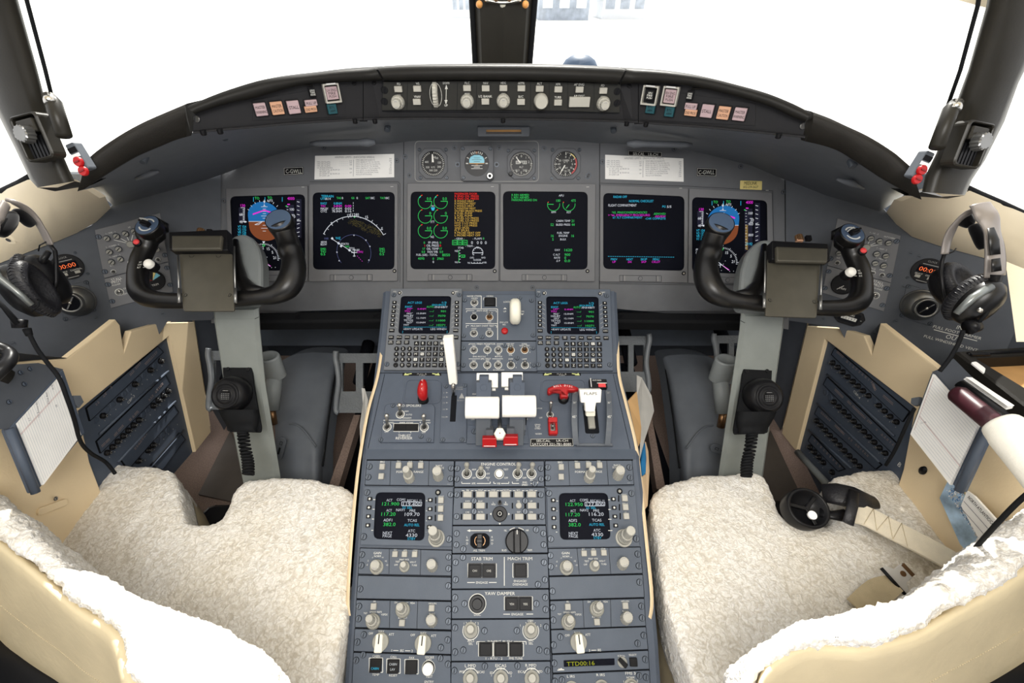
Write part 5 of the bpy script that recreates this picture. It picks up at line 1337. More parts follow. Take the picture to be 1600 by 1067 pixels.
b = MB(); f_ = F.f(740.8, 495.8); k = F.s(740, 496); b.lathe(f_, [(5.6*k, 0), (5.6*k, .001)], 'ink', 20); b.lathe(f_, [(4.6*k, 0), (4.6*k, .003), (3.6*k, .003), (3.6*k, .0011), (.0001, .0011)], 'plastic', 20); b.build('test_socket', g)
button(F, 765.5, 472.2, 15, 13, g, 'plastic', .006, frame='key', name='horn_button');
b = MB()
for pts in ([(755.5, 469), (755.5, 465.2), (757.5, 465.2)], [(775.5, 479), (775.5, 465.2), (773.5, 465.2)]):
 for a, c in zip(pts[:-1], pts[1:]): Ln(b, a, c, .7, 'ink', fr=F, n=.0005)
for x, y in ((789, 483), (816, 490)): b.poly(F, F.q([(x-2.8, y), (x+2.8, y), (x, y + (-2.6 if y < 485 else 2.6))]), .0005, 'ink')
b.build('arrow_marks', g)
b = MB(); f_ = F.f(788.5, 517.7); k = F.s(788, 518); b.lathe(f_, [(5.2*k, 0), (5.2*k, .004), (4*k, .0058), (2*k, .0062)], 'red', 20, tmk='red'); b.build('red_release_button', g)
# the lever: a wheel-shaped white handle seen end on, on a short stalk
b = MB(); k = F.s(804, 490); f_ = F.f(804.5, 492, .012)
b.cyl(F.f(804.5, 494), 3*k, 0, .014, 'steel', 12)
w_ = Fr(f_.p(-8.2*k, 0, 12*k), f_.V, f_.N, f_.U)
b.lathe(w_, [(1e-4, 0), (14*k, 0), (18*k, 2*k), (19.8*k, 5*k), (19.8*k, 11.4*k), (18*k, 14.4*k), (14*k, 16.4*k), (1e-4, 16.4*k)], 'cream', 32)
b.build('gear_lever', g)
g, F = module(CP, [(721, 534), (838, 534), (839.5, 581), (719.5, 581)], 'fire_test_panel', 'panel of ten small toggle switches under the landing gear lever',
  screws=[(724, 544), (832.5, 544), (724, 570.5), (834, 570.5), (788.5, 540), (808, 559.5)],
  lines=[(759.5, 537.2, 'FIREX MONITOR', 3, 29), (797.5, 537.2, 'FIRE DET', 2.4, 12), (797.5, 540, 'WARN', 2.4, 9), (819.5, 537.2, 'AURAL', 2.4, 9), (819.5, 540, 'WARN TEST', 2.4, 16), (798, 554.4, 'FAIL', 2.4), (759, 560.6, 'SPS TEST', 3, 16), (749, 557, 'ENG BOTTLE', 2.4, 20), (779, 554, 'APU', 2.4), (779, 557, 'BOTTLE', 2.4, 11), (779, 577.8, 'G SWITCH', 2.4, 17), (798, 560.8, 'OVSP', 2.4), (819.5, 560.8, 'LAMP', 2.4)]
    + [(x, 540, 'TEST', 2.2) for x in (740.5, 761.5, 779)] + [(x, 563.4, 'TEST', 2.2) for x in (740.5, 761.5, 779)] + [(740, 554.2, '1', 2.4), (761.5, 554.2, '2', 2.4), (740, 577.6, 'L', 2.4), (761.5, 577.6, 'R', 2.4), (828, 543, '1', 2.2), (828, 550, '2', 2.2), (806.5, 567, '1', 2.2), (806.5, 574, '2', 2.2), (828.5, 567, '1', 2.2), (828.5, 574, '2', 2.2)],
  divs=[(733, 537.2, 743, 537.2, .7, 'ink'), (776, 537.2, 786, 537.2, .7, 'ink'), (733, 537.2, 733, 539, .7, 'ink'), (786, 537.2, 786, 539, .7, 'ink'), (732.5, 560.6, 750, 560.6, .7, 'ink'), (769, 560.6, 786, 560.6, .7, 'ink')])
for x in (740.3, 761.6, 778.6):
 toggle(F, x, 547, 5.6, g, (x, 545.6), base='steel'); toggle(F, x - .3, 570.4, 5.6, g, (x, 569), base='steel')
for x, bs in ((798, 'bronze'), (819.8, 'bronze')): toggle(F, x, 547, 5.6, g, (x, 541.5), base=bs)
for x in (798.3, 820.3): toggle(F, x, 570.6, 5.6, g, (x, 565), base='steel')
# ---- throttle quadrant
def qt(b, x, y, s_, h, w=None, mk='ink', al='C', n=.0012): T(b, x, y, s_, h, mk, al, w, fr=QP, n=n)
for x0, x1, lab, s_ in ((629, 689.5, 'left', 'PULL & TURN'), (848, 907.5, 'right', 'PULL & TURN')):
 b = MB(); b.prism(QP, QP.q([(x0, 582.8), (x1, 582.8), (x1, 587), (x0, 587)]), 0, .0008, 'plastic')
 qt(b, (x0+x1)/2, 584.2, 'PULL &', 2.6, 20, 'inkd'); qt(b, (x0+x1)/2, 586.4, 'TURN', 2, 14, 'inkd')
 for s2 in (-1, 1):
  c = (x0+x1)/2; b.poly(QP, QP.q([(c + s2*28, 586.8), (c + s2*26, 583), (c + s2*20, 586.6)]), .0012, 'lime'); Ln(b, (c + s2*25, 585), (c + s2*16, 583.6), 1.6, 'lime', fr=QP, n=.0011)
 tag(b.build('pull_and_turn_placard', None, QP.hit(x0, 586)), 'narrow placard with pale yellow arrows below the %s keypad' % lab, 'placard', 'pull and turn placards')
def recess(px, label):
 b = MB(); o = rpoly(QP.q(px), .012, 5); i = inset(o, .003)
 b.ring(QP, o, i, 0, .0012, 'ped', .0005); return b
# pitch disconnect handle (turned on edge) in its shallow tray
r_ = thing('pitch_disconnect_handle', 'upright red oval handle in a shallow tray at the left of the quadrant', 'handle', QP.hit(662, 628))
recess([(634, 592), (690, 592), (689, 631), (628, 631)], '').build('tray', r_)
def T_handle(cx, cy, base, pts, root, text=None):
 pass
b = MB(); f_ = QP.f(662, 626); k = QP.s(662, 626); b.cyl(f_, 8*k, 0, .012, 'plastic', 24, .002); b.cyl(f_.at(0, .002, .012), 6*k, 0, .006, 'steel', 24, .001); b.build('collar', r_)
b = MB(); p0 = QP.hit(663, 620, .02); p1 = QP.hit(661, 606, .034); p2 = QP.hit(662, 594, .030)
ps = catmull([tuple(QP.hit(662, 622, .016)), tuple(QP.hit(660, 614, .028)), tuple(QP.hit(660.5, 604, .034)), tuple(QP.hit(661.5, 594.5, .034))], 5); n = len(ps)
b.tube(ps, [.0092 * math.sin(math.radians(35 + 125 * i / (n - 1))) ** .6 for i in range(n)], 'red', 16)
for i, ch in enumerate('DISC'): b.text(Fr(Vector(ps[4 + i*3]) + QP.N * .0100, QP.U, QP.V, QP.N), ch, .0036, 'paper', 0)
b.build('red_grip', r_)
# roll disconnect handle
r_ = thing('roll_disconnect_handle', 'red T-shaped handle reading ROLL DISC at the right of the quadrant', 'handle', QP.hit(880, 626))
recess([(846, 592), (915, 592), (918, 628), (842, 628)], '').build('tray', r_)
b = MB(); f_ = QP.f(880, 624); b.cyl(f_, 8.2*k, 0, .010, 'plastic', 24, .002); b.cyl(f_.at(0, .003, .010), 7.4*k, 0, .006, 'chrome', 24, .001); b.build('collar', r_)
b = MB(); hp = Fr(QP.hit(880, 608, .024), QP.U, QP.V, QP.N); K = hp.s(880, 608)
shape = [(x - 880, -(y - 608)) for x, y in [(855, 613), (856, 605), (868, 599.5), (880, 597.5), (893, 599), (904, 604), (905, 608), (899, 610), (888, 610), (887, 621), (875, 621), (874, 611), (866, 611), (858, 615)]]
b.prism(hp, rpoly([(x*K, y*K) for x, y in shape], .002, 3), -.011, 0, 'red', .0035)
for i, ch in enumerate('ROLL DISC'):
 a = (i - 4) * .13; b.text(hp, ch, 3*K, 'paper', .0004, (i-4)*3.4*K, (6.4 - abs(i-4)**1.6*.22)*K, rot=-a*.6)
b.build('red_grip', r_)
# ground spoiler / thrust reverser panel
g = thing('thrust_reverser_panel', 'small raised panel with three bat-handled switches lettered GND SPOILERS and THRUST REVERSER', 'control panel', QP.hit(600, 690))
b = MB(); q = QP.q([(602, 637), (606, 632), (676, 632), (680, 637), (678, 692), (595, 692)]); b.prism(QP, q, 0, .004, 'ped', .001)
F = Fr(QP.p(0, 0, .004), QP.U, QP.V, QP.N)
tt = lambda x, y, s_, h, w=None: T(b, x, y, s_, h, 'ink', 'C', w, fr=F, n=.0006)
tt(639, 633.6, 'GND SPOILERS', 4, 38); tt(635, 642.5, 'ARM', 2.6); tt(639, 647.8, 'AUTO', 2.8); tt(636, 653, 'DISARM', 2.6, 13); Ln(b, (599, 656.5), (672, 656.5), .9, 'ink', fr=F, n=.0005)
tt(600, 660, 'L', 2.8); tt(611, 660.3, 'ARMED', 2.6, 9); tt(635, 660.3, 'EMER STOW', 2.8, 21); tt(657, 660, 'R', 2.8); tt(668, 660.3, 'ARMED', 2.6, 9); tt(604, 674.6, 'OFF', 2.8); tt(662, 675.5, 'OFF', 2.8); tt(624, 675.3, 'L', 2.6); tt(642, 675.3, 'R', 2.6); tt(632, 680.4, 'THRUST', 4, 20); tt(631.5, 684.4, 'REVERSER', 4, 26)
box_outline(b, F, 615, 661.5, 654, 674, .8, .0005); b.box(F.f(634.5, 667.8), 37*k, 11*k, 0, .001, 'plastic'); b.line(F, F.uv(634.5, 662.5), F.uv(634.5, 673), .0006, 'seam', .0014)
b.build('face_plate', g)
for x, y, tx_, ty in ((625.5, 647.3, 624.3, 633), (605, 667.4, 604.2, 649.5), (663, 667.8, 662, 650)): toggle(F, x, y, 6.2, g, (tx_, ty), rk=2.4)
for x, y in ((595, 687), (670, 687.5), (614, 633.5), (658, 682)): screw(F.f(x, y), .0036, g, 'dzus')
# flight spoiler lever
g = thing('flight_spoiler_lever', 'long white tapering lever standing up in front of the left keypad', 'lever', QP.hit(708, 659))
b = MB(); q = QP.q([(691, 600), (730, 600), (729, 692), (687, 692)]); b.prism(QP, rpoly(q, .002, 2), 0, .0035, 'ped', .0008); F = Fr(QP.p(0, 0, .0035), QP.U, QP.V, QP.N)
for y, s_ in ((613.6, '0'), (620.5, '1/4'), (629.3, '1/2'), (639.5, '3/4'), (651.5, 'MAX')): T(b, 693.5, y, s_, 2.4, 'inkd', 'C', fr=F, n=.0006); b.poly(F, F.q([(697, y - 1), (697, y + 1), (700.5, y)]), .0006, 'inkd')
T(b, 714, 605, 'FLIGHT', 2.4, 'inkd', fr=F, n=.0006); T(b, 712, 608, 'SPOILER', 2.4, 'inkd', fr=F, n=.0006); b.poly(F, F.q([(717, 622.5), (726, 622.5), (721.5, 614)]), .0006, 'inkd'); T(b, 720, 625.5, 'RETRACT', 2.2, 'inkd', 'C', 11, fr=F, n=.0006)
b.box(F.f(708.5, 638), 8.6*k, 43*k, 0, .0006, 'seam', r=.001); b.build('slot_plate', g)
for x, y in ((697, 603.5), (726, 602.5), (692, 687), (722, 687)): screw(F.f(x, y), .0036, g, 'dzus')
b = MB(); b.tube([QP.hit(708.5, 618, -.002), QP.hit(708.3, 601, .05)], .0034, 'chrome', 8); b.build('stem', g)
b = MB(); hp = QP.N
lo = W(708.2, 600, .790); hi = W(699.8, 527, .745)
ax = (hi - lo).normalized(); rt = Vector((1, 0, 0)); rt = (rt - ax * rt.dot(ax)).normalized(); nn_ = rt.cross(ax)
if nn_.dot(CAM - lo) < 0: nn_ = -nn_
L_ = (hi - lo).length; fr_ = Fr(lo, rt, ax, nn_)
b.prism(fr_, rpoly([(-.0071, 0), (.0074, 0), (.0086, L_), (-.0085, L_ - .001)], .002, 3), -.010, .003, 'white', .0017); b.build('white_grip', g)
# thrust levers
def thrust(side):
 s_ = -1 if side == 'left' else 1
 g = thing('thrust_lever', 'broad white thrust lever grip, %s one of the pair' % side, 'lever', QP.hit(756 if s_ < 0 else 808, 682), 'thrust levers')
 xs = (744, 768) if s_ < 0 else (796, 821)
 # curved rail and arm
 b = MB(); rows = []
 for y, n in ((682, .002), (672, .012), (656, .018), (640, .020)): rows.append([QP.hit(xs[0], y, -.004), QP.hit(xs[0], y, n), QP.hit(xs[1], y, n), QP.hit(xs[1], y, -.004)])
 b.grid(rows, 'foot', False)
 mx = (xs[0] + xs[1]) / 2
 b.prism(QP, QP.q([(xs[0] - 1, 625), (xs[1] + 3 * (s_ > 0) + 1, 625), (xs[1], 684), (xs[0], 684)]), -.002, .0012, 'seam'); b.build('slot_rail', g)
 b = MB(); a = W(mx - 1, 655, .758); c = W(mx, 597, .745); d = W(mx, 589, .752)
 ax = (c - a).normalized(); rt = Vector((1, 0, 0)); nn_ = rt.cross(ax); fr_ = Fr(a, rt, ax, nn_); L_ = (c - a).length; w = .0125
 b.prism(fr_, [(-w, 0), (w, 0), (w, L_), (w * .62, L_), (w * .62, L_ + .010), (-w * .62, L_ + .010), (-w * .62, L_), (-w, L_)], -.012, .002, 'ped', .001)
 b.cyl(fr_.at(0, L_ - .009, .002), .0055, 0, .001, 'ped', 20, .0004)
 b.prism(fr_, [(-w, -.05), (w, -.05), (w, 0), (-w, 0)], -.016, -.004, 'foot', .001); b.build('lever_arm', g)
 # main grip: a wide rounded block
 cx, cy = (753.5, 635.7) if s_ < 0 else (811.5, 633.5)
 Z = .735; p = W(cx, cy, Z); kk = Z / FOC; w, h = 53.5 * kk, 34.5 * kk
 U = Vector((1, 0, 0)); V = Vector((0, ST, CT)); V = (V + Vector((0, .25, -.1))).normalized(); N = U.cross(V)
 b = MB(); f_ = Fr(p, U, V, N)
 sec = rrect(h, h * .78, h * .30, -0.0, -h * .39, 5)
 side_fr = Fr(p, V, N, U); b.prism(side_fr, sec, -w/2 , w/2 , 'white', .0022)
 q2 = [(x, y) for x, y in sec]
 b.prism(Fr(p, V * -1, N, U * -1), [(-x, y) for x, y in sec], w/2 - .003, w/2, 'white', .0022)
 b.build('white_grip', g)
 # reverse lever with its white upper bracket
 bx, by = (761.3, 594) if s_ < 0 else (800.2, 592.8)
 Z = .765; p = W(bx, by, Z); kk = Z / FOC; w, h = 33.5 * kk, 23 * kk
 b = MB(); f_ = Fr(p, U, V, N); aw = w * .22; m_ = -1 if s_ > 0 else -1
 ins = 10 * kk
 if s_ < 0: pts = [(-w/2, h*.5), (w/2, h*.5), (w/2, -h*.5), (w/2 - .011, -h*.5), (w/2 - .011, -h*.02), (-w/2 + .006, -h*.02 + .004), (-w/2 + .006, -h*.2), (-w/2, -h*.2)]
 else: pts = [(-w/2, h*.5), (w/2, h*.5), (w/2, -h*.1), (w/2 - .006, -h*.1), (w/2 - .006, h*.1), (-w/2 + .012, h*.1), (-w/2 + .012, -h*.5), (-w/2, -h*.5)]
 b.prism(f_, rpoly(pts, .001, 2), -.012, 0, 'white', .001); b.build('reverse_bracket', g)
 tx_, ty = (771.5, 607) if s_ < 0 else (791.5, 606)
 b = MB(); b.box(Fr(W(tx_, ty, .772), U, V, N), 6*kk, 7*kk, -.008, 0, 'white', r=.001, bev=.001); b.build('reverse_release_tab', g)
 return g
thrust('left'); thrust('right')
b = MB(); kk = .75/FOC; p = W(781, 677, .742); f_ = Fr(p, QP.U, QP.V, QP.N)
g = thing('friction_knob', 'small cream six-sided knob between the two red tabs', 'knob', QP.hit(781, 668))
b.lathe(f_, [(9*kk, -.008), (9.2*kk, -.001), (8.2*kk, .001)], 'cream', 6, False, sy=1.1); b.cyl(f_, 1*kk, .001, .0014, 'dred', 10); b.build('knob', g)
b = MB(); b.tube([QP.hit(781, 655, 0), W(781, 670, .752)], .0035, 'steel', 8); b.build('stem', g)
for x0, x1, y0, y1, lab in ((753.5, 776, 684.5, 699.5, 'left'), (786.3, 809.5, 682, 697, 'right')):
 g = thing('fuel_cutoff_tab', 'bright red square tab below the thrust levers, %s of the hexagonal knob' % lab, 'tab', QP.hit((x0+x1)/2, y1), 'red fuel cutoff tabs')
 b = MB(); p = W((x0+x1)/2, (y0+y1)/2, .748); kk = .748/FOC; f_ = Fr(p, (1, 0, 0), (0, .45, .9), (0, -.9, .45))
 w, h = (x1-x0)*kk, (y1-y0)*kk*1.02
 b.box(f_, w, h, -.012, 0, 'red', r=.001, bev=.0012); b.box(f_, w*.8, h*.06, 0, .0003, 'paper', cy=-h*.34); b.build('red_tab', g)
 b = MB(); b.box(Fr(p, (1, 0, 0), (0, .45, .9), (0, -.9, .45)), w*.5, h*1.6, -.03, -.012, 'foot', cy=h*.3); b.build('stalk', g)
# base plate of the quadrant
b = MB(); b.prism(QP, QP.q([(731, 665), (824, 665), (826, 694), (729, 694)]), 0, .004, 'ped', .001)
F = Fr(QP.p(0, 0, .0), QP.U, QP.V, QP.N)
for t_ in ((741, 615.5, 'IDLE', 2.4), (739, 655, 'OFF', 2.8), (822, 655, 'OFF', 2.8), (845, 652.5, 'OFF', 2.4), (842, 638, 'CUTOFF', 2.2), (840, 663.5, 'GPWS', 2.6), (840, 666.5, 'FLAP', 2.6), (840, 669.4, 'OVRD', 2.6), (841.5, 677.7, 'NORM', 2.6)): T(b, t_[0], t_[1], t_[2], t_[3], 'ink', 'C', fr=F, n=.0008 if t_[1] < 660 or t_[0] > 830 else .0046)
b.build('quadrant_base_plate', pd)
for x, y in ((741, 674), (817, 673)): screw(F.f(x, y, .004), .0045, pd, 'dzus')
# GPWS override with red guard and ball-topped switch
g = thing('guarded_switch', 'red guarded switch with a ball-topped bat above it, left of the flaps lever', 'switch', QP.hit(863, 682))
f_ = QP.f(863, 668); kk = QP.s(863, 668)
b = MB(); b.ring(f_, rrect(14*kk, 27*kk, .002), rrect(8*kk, 13*kk, .0015, 0, -2*kk), 0, .012, 'red', .0015); b.box(f_, 14*kk, 8*kk, .008, .015, 'red', r=.001, bev=.001, cy=8.5*kk); b.build('red_guard', g)
b = MB(); b.box(f_, 8*kk, 13*kk, 0, .002, 'steel', cy=-2*kk); b.tube([f_.p(0, -3*kk, 0), f_.p(0, 1*kk, .010)], .0022, 'steel', 8); b.build('bat_lever', g)
toggle(QP, 859.5, 648, 5, g, (860.8, 629.5), rk=2.2)
# flap lever
g = thing('flap_lever', 'white T-shaped lever reading FLAPS between two curved scale rails', 'lever', QP.hit(924, 692))
for xa, xb_ in ((891, 903), (948, 957)):
 b = MB(); rows = []
 for i in range(13):
  t = i / 12; y = 695 - 85 * t; n = .004 + .024 * math.sin(PI * (0.1 + .8 * t)); sh = -4 * math.sin(PI * (.15 + .7*t)) if xa < 900 else 4 * math.sin(PI * (.15 + .7*t))
  x0 = xa + (5 - 3*math.sin(PI*t*.9)) if xa < 900 else xa - 3 + 3*math.sin(PI*t*.9)
  w = 8.5
  rows.append([QP.hit(x0, y, 0), QP.hit(x0, y, n), QP.hit(x0 + w, y, n), QP.hit(x0 + w, y, 0)])
 b.grid(rows, 'foot', False)
 for y, s_ in ((613.5, '20'), (629, '30'), (651, '45')):
  t = (695 - y) / 85; n = .004 + .024 * math.sin(PI * (0.1 + .8 * t)) + .002; x0 = xa + (5 - 3*math.sin(PI*t*.9)) if xa < 900 else xa - 3 + 3*math.sin(PI*t*.9)
  T(b, x0 + 4.5, y, s_ + '°', 4 if s_ == '45' else 3, 'ink' if s_ != '20' else 'inkd', 'C', fr=QP, n=n)
 b.build('scale_rail', g)
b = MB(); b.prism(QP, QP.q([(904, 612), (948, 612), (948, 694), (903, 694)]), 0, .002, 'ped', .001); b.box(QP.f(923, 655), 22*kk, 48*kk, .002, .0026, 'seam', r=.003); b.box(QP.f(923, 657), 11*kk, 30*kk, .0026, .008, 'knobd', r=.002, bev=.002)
b.box(QP.f(949.5, 694.5), .0001, .0001, 0, .0001, 'ped'); b.build('slot_plate', g)
b = MB(); b.prism(QP, QP.q([(899, 694), (956, 694), (957, 698), (900, 698)]), 0, .006, 'foot', .001); b.build('foot_rail', g); screw(QP.f(926, 681, .002), .0036, g, 'dzus')
b = MB(); Z = .765; p = W(922.5, 626, Z); kk2 = Z/FOC; f_ = Fr(p, (1, 0, 0), Vector((0, .55, .83)), Vector((0, -.83, .55)))
pts = [(-17.5, 18), (17.5, 18), (14.5, -3.5), (7.5, -3.5), (8.5, -19), (-8.5, -19), (-7.5, -3.5), (-13.5, -3.5)]
pts = [(905.3 - 922.5, 17.5), (940 - 922.5, 17.5), (939 - 922.5, -3.5), (931.5 - 922.5, -3.5), (930 - 922.5, -18), (915 - 922.5, -18), (914 - 922.5, -3.5), (908 - 922.5, -3.5)]
b.prism(f_, rpoly([(x*kk2, y*kk2) for x, y in pts], .0015, 2), -.012, 0, 'white', .0016); b.text(f_, 'FLAPS', 4.6*kk2, 'dink', .0005, 0, 11.4*kk2, w=20*kk2); b.build('white_grip', g)
b = MB(); b.box(Fr(W(923, 646, .782), (1, 0, 0), (0, .55, .83), (0, -.83, .55)), 15*kk2, 10*kk2, -.008, 0, 'cream', r=.002, bev=.001); b.build('collar', g)
# small annunciator behind the flap lever
g = thing('arm_annunciator', 'small black and chrome switch light with a red lower half, behind the flaps lever', 'annunciator', QP.hit(934, 606))
b = MB(); f_ = QP.f(934, 601, .004); kk = QP.s(934, 601); b.box(f_, 27*kk, 15*kk, -.004, .006, 'plastic', r=.001, bev=.001); b.text(f_, 'ANTI SKID', 2.4*kk, 'ink', .0064, -2*kk, 5*kk, w=14*kk); b.build('housing', g)
b = MB(); b.box(f_, 11*kk, 5.5*kk, .006, .008, 'redbtn', cx=5*kk, cy=-4*kk); b.box(f_, 15*kk, 1*kk, .008, .0086, 'ink', cx=5*kk, cy=-.5*kk); b.build('red_lens', g)
b = MB(); b.box(f_, 1.4*kk, 15*kk, .004, .010, 'chrome', cx=-12*kk); b.build('clip', g)
placard(QP, [(828.5, 685.5), (895, 684.5), (896.5, 698), (828, 698)], 'selcal_placard', 'black plate in two lines, SELCAL LR-CH over SATCOM 321-781-8080', [(849, 688.6, 'SELCAL', 3.6, 24, 'C'), (878.5, 688.3, 'LR-CH', 3.6, 18, 'C'), (862, 693.8, 'SATCOM 321-781-8080', 3.8, 61, 'C')])
# ================================================================== lower pedestal modules
DCPL = [(574, 719.5), (709.8, 720.5), (708.6, 759.5), (570.5, 758)]
DCPR = [(851.5, 720.5), (987.2, 719.5), (990.2, 757.5), (851.7, 759.5)]
def dcp(quad, label):
 m = bil(DCPL, quad); p = lambda x, y: m(x, y)
 g, F = module(LP, quad, 'display_control_panel', label, group='display control panels',
   lines=[(*p(597.5, 721.5), 'BRG', 3), (*p(623, 721), 'TFC', 2.6), (*p(641, 721.2), 'WX', 2.6), (*p(658, 721), 'TRR', 2.6), (*p(629, 737), 'FORMAT', 3.4, 19), (*p(654, 737), 'RANGE', 3.4, 15), (*p(686, 727.5), 'NAV', 3.2, 10), (*p(686, 731), 'SOURCE', 3, 15), (*p(701, 756), 'COLLINS'[:0] or '-----', 1.6, 8)],
   divs=[(*p(610.5, 720), *p(609, 758), .6), (*p(670.5, 720), *p(669.3, 759), .6)], screws=[p(577.5, 729), p(575.7, 745.5), p(704.8, 731.5), p(704, 748)])
 for x, y in ((598, 729.5), (596.5, 744.5), (623.5, 727.7), (641, 727.2), (658, 727.7)): button(F, *p(x, y), 8.2, 9, g, 'btn', .006)
 knob(F, *p(640, 747.5), 8.3, 36, g, 'knob', None, 0, 'dual', r2=.7); knob(F, *p(685, 744.5), 8.2, 23, g, 'knob', None, .2, 'round')
dcp(DCPL, 'left display control panel with five grey keys and two knobs, under the thrust reverser panel')
dcp(DCPR, 'right display control panel with five grey keys and two knobs, under the flaps lever')
RL = [(569.8, 760.5), (708.6, 761.8), (706.4, 854.2), (563.8, 851.4)]
def rtu(quad, scr, lk, rk_, btns, kn, sen, label, n, f1, f2, f3, shift):
 root = thing('radio_tuning_unit', label, 'radio', LP.hit(*quad[3]), 'radio tuning units on the pedestal')
 b = MB(); o = rpoly(LP.q(quad), .001, 5); i = rpoly(LP.q(scr, .003), .009, 5)
 b.ring(LP, o, i, -.004, .0045, 'ped2', .0008, nin=.001, inmk='seam')
 F = Fr(LP.p(0, 0, .0045), LP.U, LP.V, LP.N)
 for j, (x, y) in enumerate(lk): Ln(b, (x + 5, y + 1 + j*1.6 + (2 if j == 3 else 0)), (scr[0][0] - 1 - j*1.1, y + 1 + j*1.6 + (2 if j == 3 else 0)), .9, 'ink', fr=F, n=.0004)
 for j, (x, y) in enumerate(rk_): Ln(b, (scr[1][0] + 1, y + 1 + j*1.6 + (2 if j == 3 else 0)), (x - 5, y + 1 + j*1.6 + (2 if j == 3 else 0)), .9, 'ink', fr=F, n=.0004)
 for (x, y), s_ in zip(btns, ('IDENT', 'DME-H', '1/2')): T(b, x, y - 6, s_, 2.2, 'ink', 'C', fr=F, n=.0004); Ln(b, (x - 8.5, y - 5), (x - 8.5, y + 5), 2, 'seam', fr=F, n=.0003)
 b.build('bezel', root)
 b = MB(); b.poly(LP, i, .0012, 'scrn'); m = bil([(587.5, 769.3), (664.7, 769.7), (663.2, 844.7), (583.7, 841.7)], scr)
 t = lambda x, y, s_, h, mk, w=None, al='C': T(b, *m(x, y), s_, h, mk, al, w, fr=LP, n=.0018)
 t(608.5, 781.3, 'ACT', 3.8, 'e_w', 9); t(626.5, 780.5, 'COM' + n, 4, 'e_w', 13); t(645, 782, 'RECALL', 3.8, 'e_w', 17); t(657, 781.5, '==', 2.6, 'e_w'); t(610.5, 787, f1[0], 5, 'e_g', 26.5); t(643.5, 787.5, f1[1], 5, 'e_w', 27)
 t(636.5, 793, '25 SEL', 3.4, 'e_c', 16); t(608, 797.2, 'ACT', 3.8, 'e_w', 8.5); t(625.5, 796.5, 'NAV' + n, 4, 'e_w', 13); t(644.5, 797.7, 'PRE', 3.8, 'e_w', 9)
 t(607, 803, f2[0], 5.2, 'e_g', 22); t(644, 803.3, f2[1], 5.2, 'e_w', 23); t(606, 812.3, 'ADF' + n, 4.2, 'e_w', 13.5); t(644, 813, 'TCAS', 4, 'e_w', 14.5); t(608.5, 819, '382.0', 5.2, 'e_g', 19); t(643.5, 820, 'AUTO REL', 4, 'e_c', 24)
 t(605.5, 832.5, 'NEXT', 4.2, 'e_w', 14.5); t(605, 837.2, 'PAGE', 4.2, 'e_w', 14); t(643, 829.3, 'ATC', 4.2, 'e_w', 11); t(643, 836, '4330', 5.2, 'e_w', 18); t(643, 841.5, 'STBY', 3.6, 'e_c', 12.5)
 for a, c in (((627.7, 784), (659, 784.3)), ((659, 784.3), (658.5, 790.3)), ((658.5, 790.3), (627.5, 790)), ((627.5, 790), (627.7, 784))): Ln(b, m(*a), m(*c), .9, 'e_w', fr=LP, n=.0018)
 b.build('screen', root)
 for x, y in lk + rk_:
  f_ = F.f(x, y); k = F.s(x, y); q = MB(); q.box(f_, 7*k, 5.6*k, 0, .003, 'key', r=.0006, bev=.0006); q.lathe(f_, [(1.7*k, .003), (1.2*k, .0036)], 'ink', 12); q.build('line_key', root)
 for x, y in btns: button(F, x, y, 8.6, 9.2, root, 'btn', .006)
 q = MB(); f_ = F.f(*sen); q.cyl(f_, .0046, 0, .0015, 'seam', 18); q.ball(f_.p(0, 0, .0012), .0026, 'btn', 12); q.build('light_sensor', root)
 q = MB(); k = F.s(*kn); f_ = F.f(*kn); f_.N = (f_.N + f_.V * .22).normalized(); q.cyl(f_, 12.8*k, 0, .003, 'knob', 32, .001); q.cyl(f_, 10.5*k, .003, .010, 'knobd', 30, .001); q.fluted(f_, 9.3*k, .010, .026, 'knob', 16, .05, .94); q.fluted(f_, 7.3*k, .026, .050, 'knob', 14, .05, .93); q.build('tuning_knob', root)
 (x0, y0), (x1, y1), (x2, y2), (x3, y3) = quad
 for x, y in ((x0 + 4, y0 + 9), (x1 - 4.5, y1 + 11), (x2 - 4.5, y2 - 12), (x3 + 4.5, y3 - 13)): screw(F.f(x, y), .0045, root, 'dzus', h=.0018)
rtu(RL, [(587.5, 769.3), (664.7, 769.7), (663.2, 844.7), (583.7, 841.7)], [(578.2, 779.5), (577, 793), (576.2, 806.7), (575.2, 820.7)], [(672.6, 781.3), (672.2, 795.4), (671.7, 809.4), (671, 823.4)], [(689.4, 781.7), (689, 795), (688.7, 809)], (682.2, 841), (684.5, 769.4), 'left radio tuning screen showing COM1 121.900 in green', '1', ('121.900', '119.400'), ('117.20', '109.70'), None, 0)
rtu([(853.7, 761.7), (991, 759.8), (998.6, 853.8), (856, 855)], [(873, 770.5), (949.4, 770.2), (954, 842.4), (875.2, 843.2)], [(864.3, 781.7), (864.7, 795.5), (865.2, 809.4), (865.8, 823.4)], [(958, 779.8), (959.2, 793.3), (960.4, 807), (961.7, 821)], [(975.2, 778.7), (976.4, 792.5), (977.6, 806.4)], (974.5, 841), (968, 767.5), 'right radio tuning screen showing COM2 122.950 in green', '2', ('122.950', '127.800'), ('117.20', '116.20'), None, 0)
